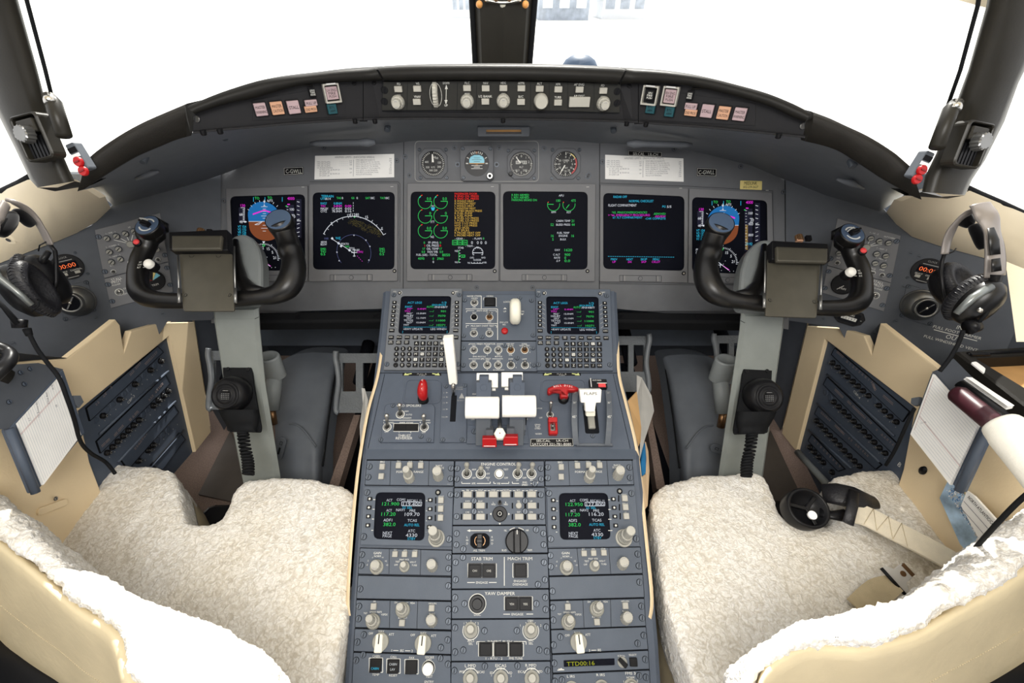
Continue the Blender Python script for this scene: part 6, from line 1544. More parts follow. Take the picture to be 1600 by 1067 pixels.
def wx(quad, label):
 src = [(563.4, 856), (706.8, 860), (705.7, 900), (560.3, 897)]; p = bil(src, quad)
 g, F = module(LP, quad, 'weather_radar_panel', label, group='weather radar panels',
   lines=[(*p(590, 864), 'GAIN', 3.4, 12), (*p(590, 869), 'NORM', 2.8), (*p(575, 876), '-2', 2.4), (*p(573.5, 882.5), '-3', 2.4), (*p(603, 876.5), '+2', 2.4), (*p(605, 883), '+3', 2.4), (*p(582, 871), '-1', 2.4), (*p(598, 871), '+1', 2.4), (*p(618, 859.3), 'SEC', 2.4), (*p(633.5, 859.8), 'XFR', 2.4), (*p(649, 860.2), 'STAB', 2.4),
    (*p(632, 874.4), 'MAP WX', 2.8, 15), (*p(621.5, 877.8), 'TEST', 2.6), (*p(619, 882.7), 'OFF', 2.6), (*p(645.5, 878.5), 'WX+T', 2.6), (*p(647.5, 883.3), 'TURB', 2.6)],
   divs=[(*p(608.5, 857), *p(608, 897), .6), (*p(658, 858.5), *p(656.8, 899), .6)], screws=[p(566, 866.5), p(565, 883.5), p(701.5, 870.5), p(701.3, 888.5)])
 for x, y in ((618.2, 865.7), (633, 865.8), (648.8, 866)): button(F, *p(x, y), 8.4, 8.4, g, 'btn', .005)
 knob(F, *p(589, 886.5), 8.4, 15, g, 'knob', 10.6, 0, 'round'); knob(F, *p(632.5, 886), 5.2, 16, g, 'knob', 8, 0, 'smooth'); knob(F, *p(676, 885.5), 8.6, 17, g, 'knob', None, .3, 'round')
wx([(563.2, 856), (706.4, 859.6), (705.4, 899.6), (560.2, 896.6)], 'left weather radar panel with GAIN knob, directly below the COM1 screen')
wx([(856.3, 857), (1000.2, 854.6), (1003.6, 895.6), (857.3, 899.4)], 'right weather radar panel with GAIN knob, directly below the COM2 screen')
def blank(quad, label, ps):
 module(LP, quad, 'blank_cover_plate', label, 'cover plate', group='blank cover plates', screws=ps)
blank([(560, 898.6), (705.2, 901.6), (705.4, 938), (557.6, 934.8)], 'bare cover plate below the left weather radar panel', [(563, 920), (700.5, 915)])
blank([(857.6, 901), (1003.8, 897.4), (1006.3, 933), (859, 937)], 'bare cover plate below the right weather radar panel', [(863, 923.5), (999, 909.5)])
def ref(quad, label):
 src = [(557.4, 936.4), (705.8, 939.5), (705.7, 984), (555.2, 980)]; p = bil(src, quad)
 g, F = module(LP, quad, 'air_data_reference_panel', label, group='air data reference panels',
   lines=[(*p(585.5, 939.3), 'SEL', 2.4), (*p(587, 956), 'SPEED REFS', 2.4, 19), (*p(571, 958), 'TGT', 2.4), (*p(600.5, 960), 'VSPDS', 2.6, 10), (*p(619, 941), 'DH', 2.6), (*p(645, 942), 'MDA', 2.6), (*p(629.5, 965.3), 'RA TEST', 2.6, 14), (*p(676, 942.8), 'HPA/IN', 2.4, 12), (*p(675.5, 958.8), 'BARO', 2.4, 9)],
   divs=[(*p(609.5, 937.6), *p(608.5, 981), .6), (*p(653, 938.6), *p(651.5, 982.5), .6), (*p(638, 941.2), *p(633, 941), .6, 'ink')], screws=[p(561, 947), p(560.5, 966.5), p(701, 952), p(701, 971)])
 for x, y in ((584.6, 946.8), (628.9, 972.6), (675.2, 949.5)): button(F, *p(x, y), 8.8, 9, g, 'btn', .005)
 knob(F, *p(583.7, 971.5), 8.6, 32, g, 'knob', 11, .5, 'dual', r2=.72); knob(F, *p(630, 953.5), 8.6, 32, g, 'knob', 11, .5, 'dual', r2=.72); knob(F, *p(675.3, 971), 9, 17, g, 'knob', None, .3, 'round')
ref([(557.4, 936.6), (705.4, 939.6), (705.4, 983.6), (555.3, 979.8)], 'left speed reference panel with two double knobs, above the pair of OFF NAV ATT knobs')
ref([(859.2, 938.4), (1006, 934.6), (1008.4, 977.6), (860.2, 982.6)], 'right speed reference panel with two double knobs, above the single OFF NAV ATT knob')
g, F = module(LP, [(555, 981.6), (705.6, 985.6), (705, 1021.8), (553, 1017)], 'inertial_reference_panel', 'panel with two cream pointer knobs marked OFF NAV ATT', group='inertial reference panels',
   lines=[(579.5, 989.5, 'OFF', 3.2), (596, 986.3, 'NAV', 3.4), (611.5, 991, 'ATT', 3.4), (645, 992, 'OFF', 3.2), (661.5, 989, 'NAV', 3.4), (677.5, 993.2, 'ATT', 3.4), (612, 1016, '1', 3.4), (628, 1016.4, 'IRS', 3.4), (644, 1017, '2', 3.4)],
   divs=[(614.5, 1016.2, 622.5, 1016.4, .8, 'ink'), (633, 1016.6, 641, 1016.8, .8, 'ink')], screws=[(568.5, 991.5), (558.5, 1003), (699.5, 999.5), (689, 1011.5)])
knob(F, 595.3, 1002, 12.6, 16, g, 'cream', None, 0, 'bar'); knob(F, 661.4, 1004.5, 12.8, 16, g, 'cream', None, -.05, 'bar')
g, F = module(LP, [(860.4, 983.6), (1008.6, 978.8), (1012, 1014), (862, 1020.6)], 'inertial_reference_panel', 'panel with one cream pointer knob marked OFF NAV ATT', group='inertial reference panels',
   lines=[(886.5, 992.6, 'OFF', 3.4), (902, 988.3, 'NAV', 3.4), (918.5, 991.5, 'ATT', 3.4), (921, 1016, '3', 3.4), (936.5, 1015.5, 'IRS', 3.4)], divs=[(924, 1015.9, 931.5, 1015.7, .8, 'ink')], screws=[(875.5, 995), (865, 1007.5), (1005.5, 992.5), (996, 1005)])
knob(F, 903.5, 1002.5, 12.8, 16, g, 'cream', None, .08, 'bar')
g, F = module(LP, [(553, 1018.6), (705, 1023.4), (704.5, 1100), (549, 1100)], 'cabin_call_panel', 'panel at the bottom left with a lit CABIN key and a white smoke test button',
   lines=[(588, 1025, 'CABIN', 3, 12), (615, 1026.2, 'CALL', 3, 10), (643.5, 1027.5, 'FAX', 3, 8), (671, 1026.6, 'SMOKE', 3, 14), (670.5, 1030.6, 'DET', 3, 8), (587, 1053.8, 'TEMP', 3, 11), (614.5, 1055, 'RESET', 3, 13), (670.5, 1056.8, 'TEST', 3.2, 11), (670.5, 1065, 'ENTRY', 3, 14)], screws=[(567.5, 1022.8), (556.5, 1031.5), (688, 1028), (700, 1037.5)])
for x, y, t in ((587.4, 1039, ['', 'CABIN']), (614.8, 1040.4, ['CABIN', 'LAV']), (643, 1041.4, None)):
 outline_part(g, F, [(x - 10.6, y - 11, x + 10.6, y + 11.4)]); button(F, x, y, 18, 18.5, g, 'plastic', .004, t, 3.2, 'e_lit' if x > 600 else 'e_c', 'square_key')
b = MB(); f_ = F.f(669.5, 1043.5); k = F.s(669, 1043); b.lathe(f_, [(10.4*k, 0), (10.4*k, .0005)], 'ink', 24); b.cyl(f_, 9.6*k, 0, .003, 'seam', 24, .0005); b.cyl(f_, 8.4*k, .002, .009, 'white', 28, .001); b.build('white_round_button', g)
g, F = module(LP, [(862.2, 1022.2), (1012.2, 1015.4), (1014, 1044.8), (863.2, 1050.8)], 'clock_display_panel', 'panel with a dark strip reading TTD00:16 in yellow-green',
   lines=[(971, 1024.4, 'SCROLL', 2.4, 12), (988.5, 1023, 'SELECT', 2.4, 12)], screws=[(866, 1036), (1008, 1030)])
b = MB(); q = F.q([(880.6, 1031.5), (959.8, 1028.4), (960.2, 1038.8), (881, 1041.6)]); b.prism(F, rpoly(q, .0008, 2), 0, .001, 'scrn');
f_ = F.f(907, 1036, 0, math.radians(2)); k = F.s(907, 1036); b.text(f_, 'TTD00:16', 5.6*k, 'e_gy', .0014, 0, 0, w=50*k); b.build('strip_display', g)
b = MB(); [b.add([F.hit(*p, .0006) for p in q_], [tuple(range(len(q_)))], 'ink') for q_ in ([(870.5, 1047.6), (882, 1047), (881, 1045.4), (871.5, 1046)], [(873, 1045.6), (879, 1045.2), (877, 1043.6)], [(872.3, 1043.6), (874.6, 1045.2), (873.2, 1045.4)])]; b.build('white_emblem', g)
knob(F, 972, 1034, 7.4, 8, g, 'plastic', None, .8, 'bar', name='scroll_knob'); button(F, 989.2, 1033.7, 11.6, 11.6, g, 'plastic', .004)
g, F = module(LP, [(863.4, 1052.4), (1014.2, 1046.2), (1016, 1100), (865, 1100)], 'reversion_panel', 'panel at the bottom right lettered L IRS, R IRS and FMS 3',
   lines=[(892, 1056.5, 'L IRS', 3.4, 12), (938.5, 1054.2, 'R IRS', 3.4, 13), (985, 1051.7, 'FMS 3', 3.6, 16), (985, 1058.4, 'NORM', 3, 12), (974.5, 1064.5, '1', 3), (996, 1063.6, '2', 3)], screws=[(878, 1062), (867, 1064.5), (998.5, 1055.5), (1009, 1058)])
for x, y in ((893, 1078), (940, 1076), (986, 1074)): knob(F, x, y, 8, 12, g, 'knob', 12, 0, 'smooth')
# ---- centre column
g, F = module(LP, [(711.2, 720.6), (849.8, 720.6), (850.6, 760), (710, 761)], 'engine_control_panel', 'panel lettered ENGINE CONTROL with four flat-headed toggles and a white button', mk='ped',
   lines=[(779, 725, 'ENGINE CONTROL', 4.2, 54), (740.5, 733.5, 'ARM', 2.6), (740.5, 746.5, 'OFF', 2.6), (762, 730.5, 'TEST', 2.6), (762.5, 733.5, '1', 2.4), (762.5, 740, 'OFF', 2.6), (762, 746.5, 'TEST', 2.6), (762.5, 749.6, '2', 2.4), (740, 755.2, 'APR', 2.8), (790.5, 733.5, 'TEST', 2.8), (790.8, 746.5, 'OFF', 2.8), (779, 755.2, 'WOW'[:0] or 'VIB', 2.8),
    (819.5, 733.5, 'ON', 2.8), (819.5, 746.5, 'OFF', 2.8), (808.5, 750, 'LH', 2.6), (830.5, 750, 'RH', 2.6), (820, 753.5, 'ENG', 2.8), (820, 757.3, 'SPEED', 2.8)],
   divs=[(721.5, 755.3, 735, 755.3, .9, 'ink'), (745, 755.3, 766, 755.3, .9, 'ink'), (721.5, 755.3, 721.5, 752.5, .9, 'ink'), (766, 755.3, 766, 752.5, .9, 'ink'), (771.5, 755.3, 775, 755.3, .9, 'ink'), (783, 755.3, 795, 755.3, .9, 'ink'), (795, 755.3, 795, 752.5, .9, 'ink'), (771.5, 755.3, 771.5, 752.5, .9, 'ink'), (800.5, 755.3, 811, 755.3, .9, 'ink'), (800.5, 755.3, 800.5, 752.5, .9, 'ink'), (829, 755.3, 840, 755.3, .9, 'ink'), (840, 755.3, 840, 752.5, .9, 'ink')],
   screws=[(714.5, 732), (714, 748.5), (845, 732), (845.5, 748.5), (835.5, 755.5)])
for x, tx_, ty in ((729.5, 729.2, 726), (751.3, 751.5, 731.5), (808.7, 810.5, 726), (830.5, 832, 726)): toggle(F, x, 740.3, 7, g, (tx_, ty), ball='knobd', rk=1.6)
b = MB(); f_ = F.f(780, 740.5); k = F.s(780, 740); b.lathe(f_, [(7.6*k, 0), (7.6*k, .0005)], 'ink', 24); b.cyl(f_, 6.6*k, 0, .002, 'plastic', 24); b.cyl(f_, 5.6*k, .002, .007, 'white', 24, .001); b.build('white_round_button', g)
lb = lambda x, y, s_, w=None: [(x, y, s_, 2.8, w)]
L0 = []
for x, s_ in ((730.7, 'PRI'), (751, 'STAT'), (771, 'STEP'), (790.2, 'CKLST'), (810.4, 'RCL'), (830.3, 'EMG')): L0.append((x, 766, s_, 2.6))
for x, s_ in ((730.6, 'HYD'), (751, 'ELEC'), (810.4, 'SEL'), (830, 'UP ▲'.replace('▲', '')),): L0.append((x, 783, s_, 2.6))
for x, s_ in ((730.3, 'CAS'), (751, 'F/CTL'), (810.4, 'SKP'), (830, 'DN')): L0.append((x, 800, s_, 2.6))
L0 += [(771, 785, 'L', 2.6), (771, 788, 'MFD', 2.6), (790.5, 785, 'R', 2.6), (790.5, 788, 'MFD', 2.6)]
D0 = []
for x in (730.7, 751, 771, 790.2, 810.4, 830.3): D0 += [(x - 9, 766.5, x - 5, 766.5, .8, 'ink'), (x + 5, 766.5, x + 9, 766.5, .8, 'ink')]
for x in (730.7, 751, 810.4, 831):
 for y in (790, 807.5): D0 += [(x - 9.8, y - 4.5, x - 9.8, y + 4.5, 2, 'seam'), (x + 9.8, y - 4.5, x + 9.8, y + 4.5, 2, 'seam')]
for x in (730.7, 751, 771, 790.2, 810.4, 831): D0 += [(x - 9.8, 768, x - 9.8, 777, 2, 'seam'), (x + 9.8, 768, x + 9.8, 777, 2, 'seam')]
g, F = module(LP, [(709.8, 762.4), (851.4, 762), (852.8, 819.8), (707.2, 820.4)], 'eicas_control_panel', 'panel of fourteen grey keys round a small black joystick', lines=L0, divs=D0, screws=[(714, 773), (713.5, 807), (845, 773), (846.5, 807), (741, 782.5), (741, 799), (820.5, 782.5), (820.5, 799)])
for x, y in ((730.7, 772.6), (751, 772.6), (771, 772.6), (790.2, 772.6), (810.4, 772.6), (830.6, 772.6), (730.6, 790), (751, 790), (831, 790), (730.3, 807.5), (751, 807.5), (811, 807.4), (831, 807.4)): button(F, x, y, 13.4, 9, g, 'btn', .005)
b = MB(); f_ = F.f(810.4, 790); k = F.s(810, 790); b.cyl(f_, 4.8*k, 0, .005, 'btn', 20, .001); b.build('push_button', g)
b = MB(); f_ = F.f(781, 803); b.cyl(f_, 11.4*k, 0, .004, 'plastic', 28, .001); b.cyl(f_, 5*k, .004, .012, 'key', 20, .002);
for a in (0, 90, 180, 270): b.poly(f_.at(0, 0, 0, math.radians(a)), [(13*k, 1.8*k), (15.6*k, 0), (13*k, -1.8*k)], .0005, 'ink')
b.arc(f_, 2.6*k, 0, 360, .6*k, 'ink', .0124); b.build('joystick', g)
b = MB(); f_ = F.f(781, 786); b.cyl(f_, 3.4*k, 0, .002, 'plastic', 16); b.tube([f_.p(0, 0, 0), f_.p(0, .003, .008)], .0014, 'key', 8); b.build('display_toggle', g)
g, F = module(LP, [(707.2, 821.6), (852.8, 821), (856, 863.6), (706.6, 864.4)], 'aileron_rudder_trim_panel', 'panel with a large black round rudder trim knob and a smaller aileron rocker',
   lines=[(730, 839, 'L', 3), (730, 844, 'W', 3), (730, 849, 'D', 3), (769, 839, 'R', 3), (769, 844, 'W', 3), (769, 849, 'D', 3), (748.5, 860, 'AIL TRIM', 3, 18), (790, 828.6, 'NL', 2.8), (824, 828.4, 'NR', 2.8), (788, 859.6, 'RUD', 3), (827, 859.4, 'TRIM', 3)],
   divs=[(733, 829, 766, 829, 1, 'ink')], screws=[(713.5, 833.5), (713, 851), (849, 833.5), (849.5, 851), (724, 857.5), (837.5, 827.5)])
b = MB(); k = F.s(750, 845)
for s2 in (-1, 1): b.poly(F, F.q([(749.5 + s2*20, 829), (749.5 + s2*15, 827), (749.5 + s2*15, 831)]), .0006, 'ink')
f_ = F.f(750, 845); b.prism(f_, rpoly([(-15*k, -6*k), (-9*k, -11*k), (9*k, -11*k), (15*k, -6*k), (15*k, 6*k), (9*k, 11*k), (-9*k, 11*k), (-15*k, 6*k)], .002, 2), 0, .003, 'seam', .001)
b.box(f_, 9*k, 21*k, .003, .016, 'plastic', r=.001, bev=.0015); b.box(f_, 9*k, 6*k, .003, .020, 'plastic', r=.001, bev=.001)
for s2 in (0, PI): b.arc(f_.at(0, 0, 0, s2), 8*k, -55, 55, .8*k, 'bronze', .0036)
b.build('aileron_trim_rocker', g)
b = MB(); f_ = F.f(807.5, 845.5); b.cyl(f_, 18*k, 0, .003, 'seam', 36); b.cyl(f_, 17.5*k, .002, .012, 'plastic', 40, .0015); b.prism(f_, rpoly([(-5.5*k, -17*k), (5.5*k, -17*k), (5.5*k, 17*k), (-5.5*k, 17*k)], .002, 3), .011, .022, 'plastic', .002); b.box(f_, 1.2*k, 6*k, .022, .0224, 'ink', cy=13*k)
b.arc(F.f(807.5, 845.5), 19.5*k, 55, 82, 1.2*k, 'ink', .0006); b.arc(F.f(807.5, 845.5), 19.5*k, 98, 125, 1.2*k, 'ink', .0006); b.build('rudder_trim_knob', g)
g, F = module(LP, [(706.4, 865.6), (856.2, 865.2), (857.4, 919), (705.8, 919.8)], 'stab_mach_trim_panel', 'panel lettered STAB TRIM and MACH TRIM with three square black buttons',
   lines=[(753, 872.8, 'STAB TRIM', 4.6, 33), (812.5, 872.6, 'MACH TRIM', 4.6, 38), (753, 910, 'ENGAGE', 3.2, 18), (813, 907.6, 'ENGAGE/', 3.2, 20), (813, 912.8, 'DISENGAGE', 3.2, 23)],
   divs=[(788, 870, 788, 915, 1.2, 'ink'), (730, 910, 742, 910, 1, 'ink'), (764, 910, 776, 910, 1, 'ink')], screws=[(712, 878.5), (712, 905.5), (850, 878.5), (851.5, 905.5), (723.5, 870.8), (840.5, 913)])
outline_part(g, F, [(731, 880.5, 775.6, 902), (801.3, 880.2, 824.8, 901.8)])
for x, t in ((742, 'CH1'), (764, 'CH2')): button(F, x, 891.3, 18.6, 17.6, g, 'key', .004, [t], 3, 'ink', 'square_key', frame='plastic')
button(F, 813, 891, 18, 18, g, 'key', .004, None, name='square_key', frame='plastic')
g, F = module(LP, [(705.8, 921), (857.4, 920.2), (858.6, 965.4), (705.8, 966.4)], 'yaw_damper_panel', 'panel lettered YAW DAMPER with one round black button and two square ones',
   lines=[(781, 927, 'YAW DAMPER', 4.6, 47), (746, 960, 'DISC', 3.4, 10.5), (808.5, 959.5, 'ENGAGE', 3.2, 18)], divs=[(786.5, 959.5, 797, 959.5, 1, 'ink'), (822.5, 959.3, 833, 959.3, 1, 'ink')], screws=[(711, 933.5), (711, 952), (852, 933.5), (852.5, 952), (725.8, 943), (838, 943)])
b = MB(); f_ = F.f(745.8, 943); k = F.s(746, 943); b.arc(f_, 13.4*k, 0, 360, 1.2*k, 'ink', .0005, seg=40); b.cyl(f_, 12.4*k, 0, .004, 'plastic', 36, .001); b.cyl(f_, 8*k, .004, .007, 'plastic', 28, .001); b.build('disconnect_button', g)
outline_part(g, F, [(788, 932.2, 832, 952.6)])
for x, t in ((799.5, 'YD1'), (820.6, 'YD2')): button(F, x, 943, 18.2, 17, g, 'key', .004, [t], 3, 'ink', 'square_key', frame='plastic')
g, F = module(LP, [(705.6, 967.6), (858.8, 966.6), (860, 1031.2), (705.2, 1032.4)], 'afcs_select_panel', 'panel with two white-ringed selector knobs over three black INHIBIT PUSH buttons',
   lines=[(725, 974, '1', 3), (747, 974, '2', 3), (735.5, 1001, 'AFCS', 3.2, 10.5), (735.5, 1005.5, 'SEL', 3.2, 7), (829, 970, 'STBY', 3, 9), (813, 977, '1', 3), (845, 977, '2', 3), (829.5, 1000.5, 'ATC', 3.2, 8), (829.5, 1005, 'SEL', 3.2, 7), (781, 1002.3, 'INHIBIT PUSH', 3.4, 40), (772, 1028.6, '1 - RTU - 2', 3.2, 26), (806, 1028.4, 'FMS TUNE', 3.2, 21)],
   divs=[(745, 1002.5, 758, 1002.5, 1, 'ink'), (802.5, 1002.3, 822, 1002.3, 1, 'ink'), (745, 1002.5, 745, 1007, 1, 'ink'), (822, 1002.3, 822, 1007, 1, 'ink')], screws=[(711, 980.5), (711, 1018.5), (853.5, 979.5), (854.5, 1017.5), (757, 985.3), (807.5, 985), (724, 1015.5), (842.5, 1015.3)])
for x, y, po in ((735.6, 984.7, .3), (829.2, 985, 0)):
 b = MB(); f_ = F.f(x, y); b.arc(f_, 12.2*k, 150, 390, 1*k, 'ink', .0005, seg=36)
 for a in (125, 90, 55): b.line(f_, (13*k*math.cos(math.radians(a)), 13*k*math.sin(math.radians(a))), (10.5*k*math.cos(math.radians(a)), 10.5*k*math.sin(math.radians(a))), .8*k, 'ink', .0005)
 b.build('ring_mark', g); knob(F, x, y, 6.6, 13, g, 'knob', 11.2, po, 'smooth')
outline_part(g, F, [(747.6, 1004.6, 770, 1025), (771.4, 1004.6, 794.4, 1025), (795, 1004.6, 818, 1025)])
for x in (758.8, 782.6, 806): button(F, x, 1013.8, 18, 16.5, g, 'key', .004, None, name='square_key', frame='plastic')
g, F = module(LP, [(705.2, 1033.6), (860, 1032.4), (861, 1100), (704, 1100)], 'display_source_panel', 'panel at the bottom centre lettered L MFD, EICAS and R MFD with three grey knobs',
   lines=[(735, 1039.8, 'L MFD', 4, 17), (735, 1044.6, 'NORM', 3.2, 13), (722, 1049.5, 'PFD', 3.2, 8), (751, 1049.7, 'EICAS', 3.2, 12), (782.5, 1039.7, 'EICAS', 4, 17), (782.5, 1044.5, 'NORM', 3.2, 13), (768, 1051, 'ED', 3.2), (768, 1055, '1', 3), (798, 1051, 'ED', 3.2), (798.5, 1055.5, '2', 3), (829.5, 1039.3, 'R MFD', 4, 17), (830, 1044.3, 'NORM', 3.2, 13), (815.5, 1049.3, 'EICAS', 3.2, 12), (843.5, 1049, 'PFD', 3.2, 8)],
   screws=[(710, 1047.5), (855.5, 1047), (757.5, 1040.5), (808.5, 1040)])
for x in (735, 782.6, 831):
 b = MB(); f_ = F.f(x, 1060.5); b.arc(f_, 13*k, 30, 150, 1*k, 'ink', .0005); b.poly(f_, [(-1.8*k, 10*k), (1.8*k, 10*k), (0, 14*k)], .0006, 'ink'); b.build('ring_mark', g)
 knob(F, x, 1060.5, 6.8, 13, g, 'knob', 11.6, 0, 'smooth')
# ================================================================== control columns and yokes
YP0 = plane3(W(320, 430, .80), W(420, 430, .80), W(320, 500, .772))
YP0 = Fr(YP0.O, (1, 0, 0), YP0.V, YP0.N)
def yoke(side):
 if side == 'left': X = lambda x, y: (x, y)
 else: X = lambda x, y: (1562 - x, y + 5 + (435 - x) / 208 * 8)
 sg = 1 if side == 'left' else -1
 Y = Fr(YP0.O, YP0.U, YP0.V, YP0.N)
 P = lambda x, y, n=0.0: Y.hit(*X(x, y), n)
 # column: top and foot
 base = W(*X(405, 760), .90)
 root = thing('control_column', 'pale grey control column with black yoke in front of the %s seat' % side, 'control column', Vector((base.x, base.y, FLOOR)))
 cL = [(330, 484, .83), (334, 520, .835), (348, 610, .85), (374, 745, .88), (392, 830, .90)]
 cR = [(402, 484, .83), (404, 520, .835), (413, 610, .85), (435, 745, .88), (448, 830, .90)]
 if side == 'right':
  cL = [(1160, 494, .83), (1158, 520, .835), (1145, 610, .85), (1125, 745, .88), (1114, 830, .90)]
  cR = [(1229, 494, .83), (1225, 530, .835), (1212, 620, .85), (1195, 745, .88), (1183, 830, .90)]
 b = MB(); rows = []
 for (x0, y0, z0), (x1, y1, z1) in zip(cL, cR):
  a, c = W(x0, y0, z0), W(x1, y1, z1); d = Vector((0, .02, .01)); e = Vector((.006, 0, 0)); f = Vector((0, .008, 0))
  rows.append([a + f, a + e, c - e, c + f, c + d - f, c + d - e, a + d + e, a + d - f])
 b.grid(rows, 'column', False, closed=True)
 b.add(rows[0], [tuple(range(8))], 'column')
 b.build('column_tube', root)
 b = MB(); y_ = 498 if side == 'left' else 506
 cr = [r for r in rows]; t = .38
 ring = [rows[0][i].lerp(rows[1][i], t) for i in range(8)]; c0_ = sum(ring, Vector()) / 8
 r2 = [c0_ + (p - c0_) * 1.012 for p in ring]; r3 = [p + Vector((0, 0, -.002)) for p in r2]
 b.grid([r2, r3], 'seam', False, closed=True); b.build('joint_line', root)
 # rounded hub housing behind the clip
 b = MB(); hp = [(332, 462), (330, 420), (338, 375), (352, 358), (370, 353), (386, 361), (395, 378), (399, 400), (399, 440), (388, 450), (386, 462)] if side == 'left' else None
 if side == 'left': q = [Y.uv(*p) for p in hp]
 else: q = [YP0.uv(*p) for p in [(1168, 472), (1166, 438), (1169, 410), (1177, 384), (1190, 369), (1205, 362), (1222, 366), (1235, 378), (1243, 400), (1246, 472)]]
 b.prism(Y, rpoly(q, .012, 4), -.05, -.022, 'hub', .006); b.build('hub_housing', root)
 # wheel, one continuous bar from horn to horn
 w = [(231, 356, .012, 16), (230, 366, .008, 15.5), (232, 376, .004, 14), (228, 388, 0, 13.5), (221, 402, 0, 14), (216.5, 420, 0, 14.5), (215.5, 436, 0, 14.5), (218, 452, 0, 15.5), (228, 463, 0, 15), (246, 468.5, 0, 13), (275, 470, 0, 12), (310, 470, 0, 12), (345, 469, 0, 12), (375, 467, 0, 13),
   (405, 464, 0, 12.5), (430, 460, 0, 15), (447, 450, 0, 18.5), (456, 435, 0, 19.5), (459, 418, 0, 18.5), (458, 404, 0, 17.5), (454, 393, .001, 19), (452, 384, .002, 17.5), (449, 374, .004, 17), (445, 364, .007, 17.5), (439, 352, .013, 20)]
 w = catmull(w, 4)
 pts = [P(x, y, n) for x, y, n, r in w]; k = Y.s(*X(330, 430))
 b = MB(); b.tube(pts, [r * k for *_, r in w], 'gloss', 20); b.build('yoke_wheel', root)
 # inner finger ridges on the inboard horn
 b = MB()
 for x, y, r in ((436, 392, 6), (438, 382, 5.5)): pass
 # arm from the hub to the inboard side
 b.tube([P(368, 375, -.01), P(371, 410, -.008), P(377, 438, -.005), P(392, 455, -.002), P(415, 461, 0)], [4*k, 7*k, 10*k, 12*k, 11*k], 'gloss', 14); b.build('yoke_arm', root)
 # end caps
 def cap(x, y, rx, ry, n, name, tilt, mk='capblue'):
  u, v = Y.uv(*X(x, y), n); f_ = Fr(Y.p(u, v, n), Y.U, (Y.V + Y.N * tilt).normalized(), (Y.N - Y.V * tilt).normalized())
  q = MB(); q.lathe(f_, [(rx*k*1.02, -.014), (rx*k*1.02, -.002), (rx*k, .0005), (rx*k*.93, .001)], 'gloss', 28, sy=ry/rx, tmk=mk)
  return q, f_
 q, f_ = cap(435, 343, 21, 20, .028, 'c', -.05); q.build('horn_cap', root)
 q, f_ = cap(230, 352, 18.5, 19, .032, 'c', -.1)
 q.arc(f_, 11*k, 30, 150, 2.2*k, 'ink', .0014); q.arc(f_, 11*k, 200, 320, 2.2*k, 'ink', .0014)
 q.build('trim_switch_base', root)
 b = MB(); g2 = f_.at(0, 0, .001, -.35 * sg); b.box(g2, 13*k, 8*k, 0, .008, 'plastic', r=.001, bev=.001); b.box(g2, 16*k, 2.4*k, .008, .011, 'plastic', bev=.0005); b.box(g2.at(-5*k, 5*k, .004, .2), 11*k, 1.2*k, 0, .005, 'ink'); b.build('trim_switch', root)
 # black cheek behind the trim switch
 b = MB(); b.tube([P(231, 352, .006), P(244, 351, .002), P(258, 354, -.004), P(258, 362, -.006)], [12*k, 13*k, 7*k, 5*k], 'gloss', 14); b.tube([P(255, 355, -.001), P(250, 368, .001), P(236, 378, .002), P(228, 388, 0)], [5*k, 9*k, 9*k, 6*k], 'gloss', 12); b.build('horn_cheek', root)
 b = MB(); u, v = Y.uv(*X(214, 378.5), .018); f_ = Y.at(u, v, .018); b.cyl(f_, 6.6*k, -.012, .001, 'plastic', 20, .001); b.lathe(f_, [(4.6*k, 0), (4.4*k, .003), (3*k, .0042), (.0001, .0045)], 'redbtn', 20); b.build('red_disconnect_button', root)
 b = MB(); u, v = Y.uv(*X(236, 414.5), .012); f_ = Y.at(u, v, .012); b.cyl(f_, 8*k, -.01, .002, 'plastic', 20, .001)
 b.lathe(Fr(f_.p(0, 0, .002), f_.U, f_.V, f_.N), [(7*k, -.001), (6.8*k, .006), (5*k, .0085), (.0001, .009)], 'white', 20, sy=1.05); b.build('white_talk_switch', root)
 b = MB()
 u, v = Y.uv(*X(219, 414), .014); f_ = Y.at(u, v, .0145)
 for i, s_ in enumerate(('I/C', 'OFF', 'R/T')): b.text(f_, s_, 2.8*k, 'ink', .0005, 0, (4.6 - i*4.6)*k); b.line(f_, (sg*6*k, (4.6 - i*4.6)*k), (sg*10*k, (4.6 - i*4.6)*k), .5*k, 'ink', .0005)
 b.build('lettering', root)
 b = MB(); u, v = Y.uv(*X(206, 403), .012); f_ = Y.at(u, v, .0135); b.poly(f_, [(-1.5*k, -5*k), (1.2*k, 0), (0, 6*k), (-1*k, 3*k)], .0004, 'ink'); b.text(f_, 'STAB', 2.4*k, 'ink', .0004, 0, -8*k); b.build('lettering', root)
 # chart clip: block and plate with side rods
 cx = lambda quad: [Y.uv(*X(x, y), .03) for x, y in quad]
 CF = Fr(Y.p(0, 0, .03), Y.U, Y.V, Y.N)
 def cf(pl): return [CF.uv(*X(x, y)) for x, y in pl]
 r2_ = thing('chart_clip', 'bronze grey chart clip with black top block on the %s yoke' % side, 'chart clip', P(325, 440, .03), 'yoke chart clips')
 b = MB(); b.prism(CF, rpoly(cf([(279.5, 397), (362.5, 396), (366, 486), (286, 486)]), .004, 3), -.003, 0, 'clip', .0006)
 for x in (300, 342): b.arc(CF.f(*X(x, 399)), 3.6*k, 180, 360, .6*k, 'seam', .0006)
 b.build('clip_plate', r2_)
 b = MB()
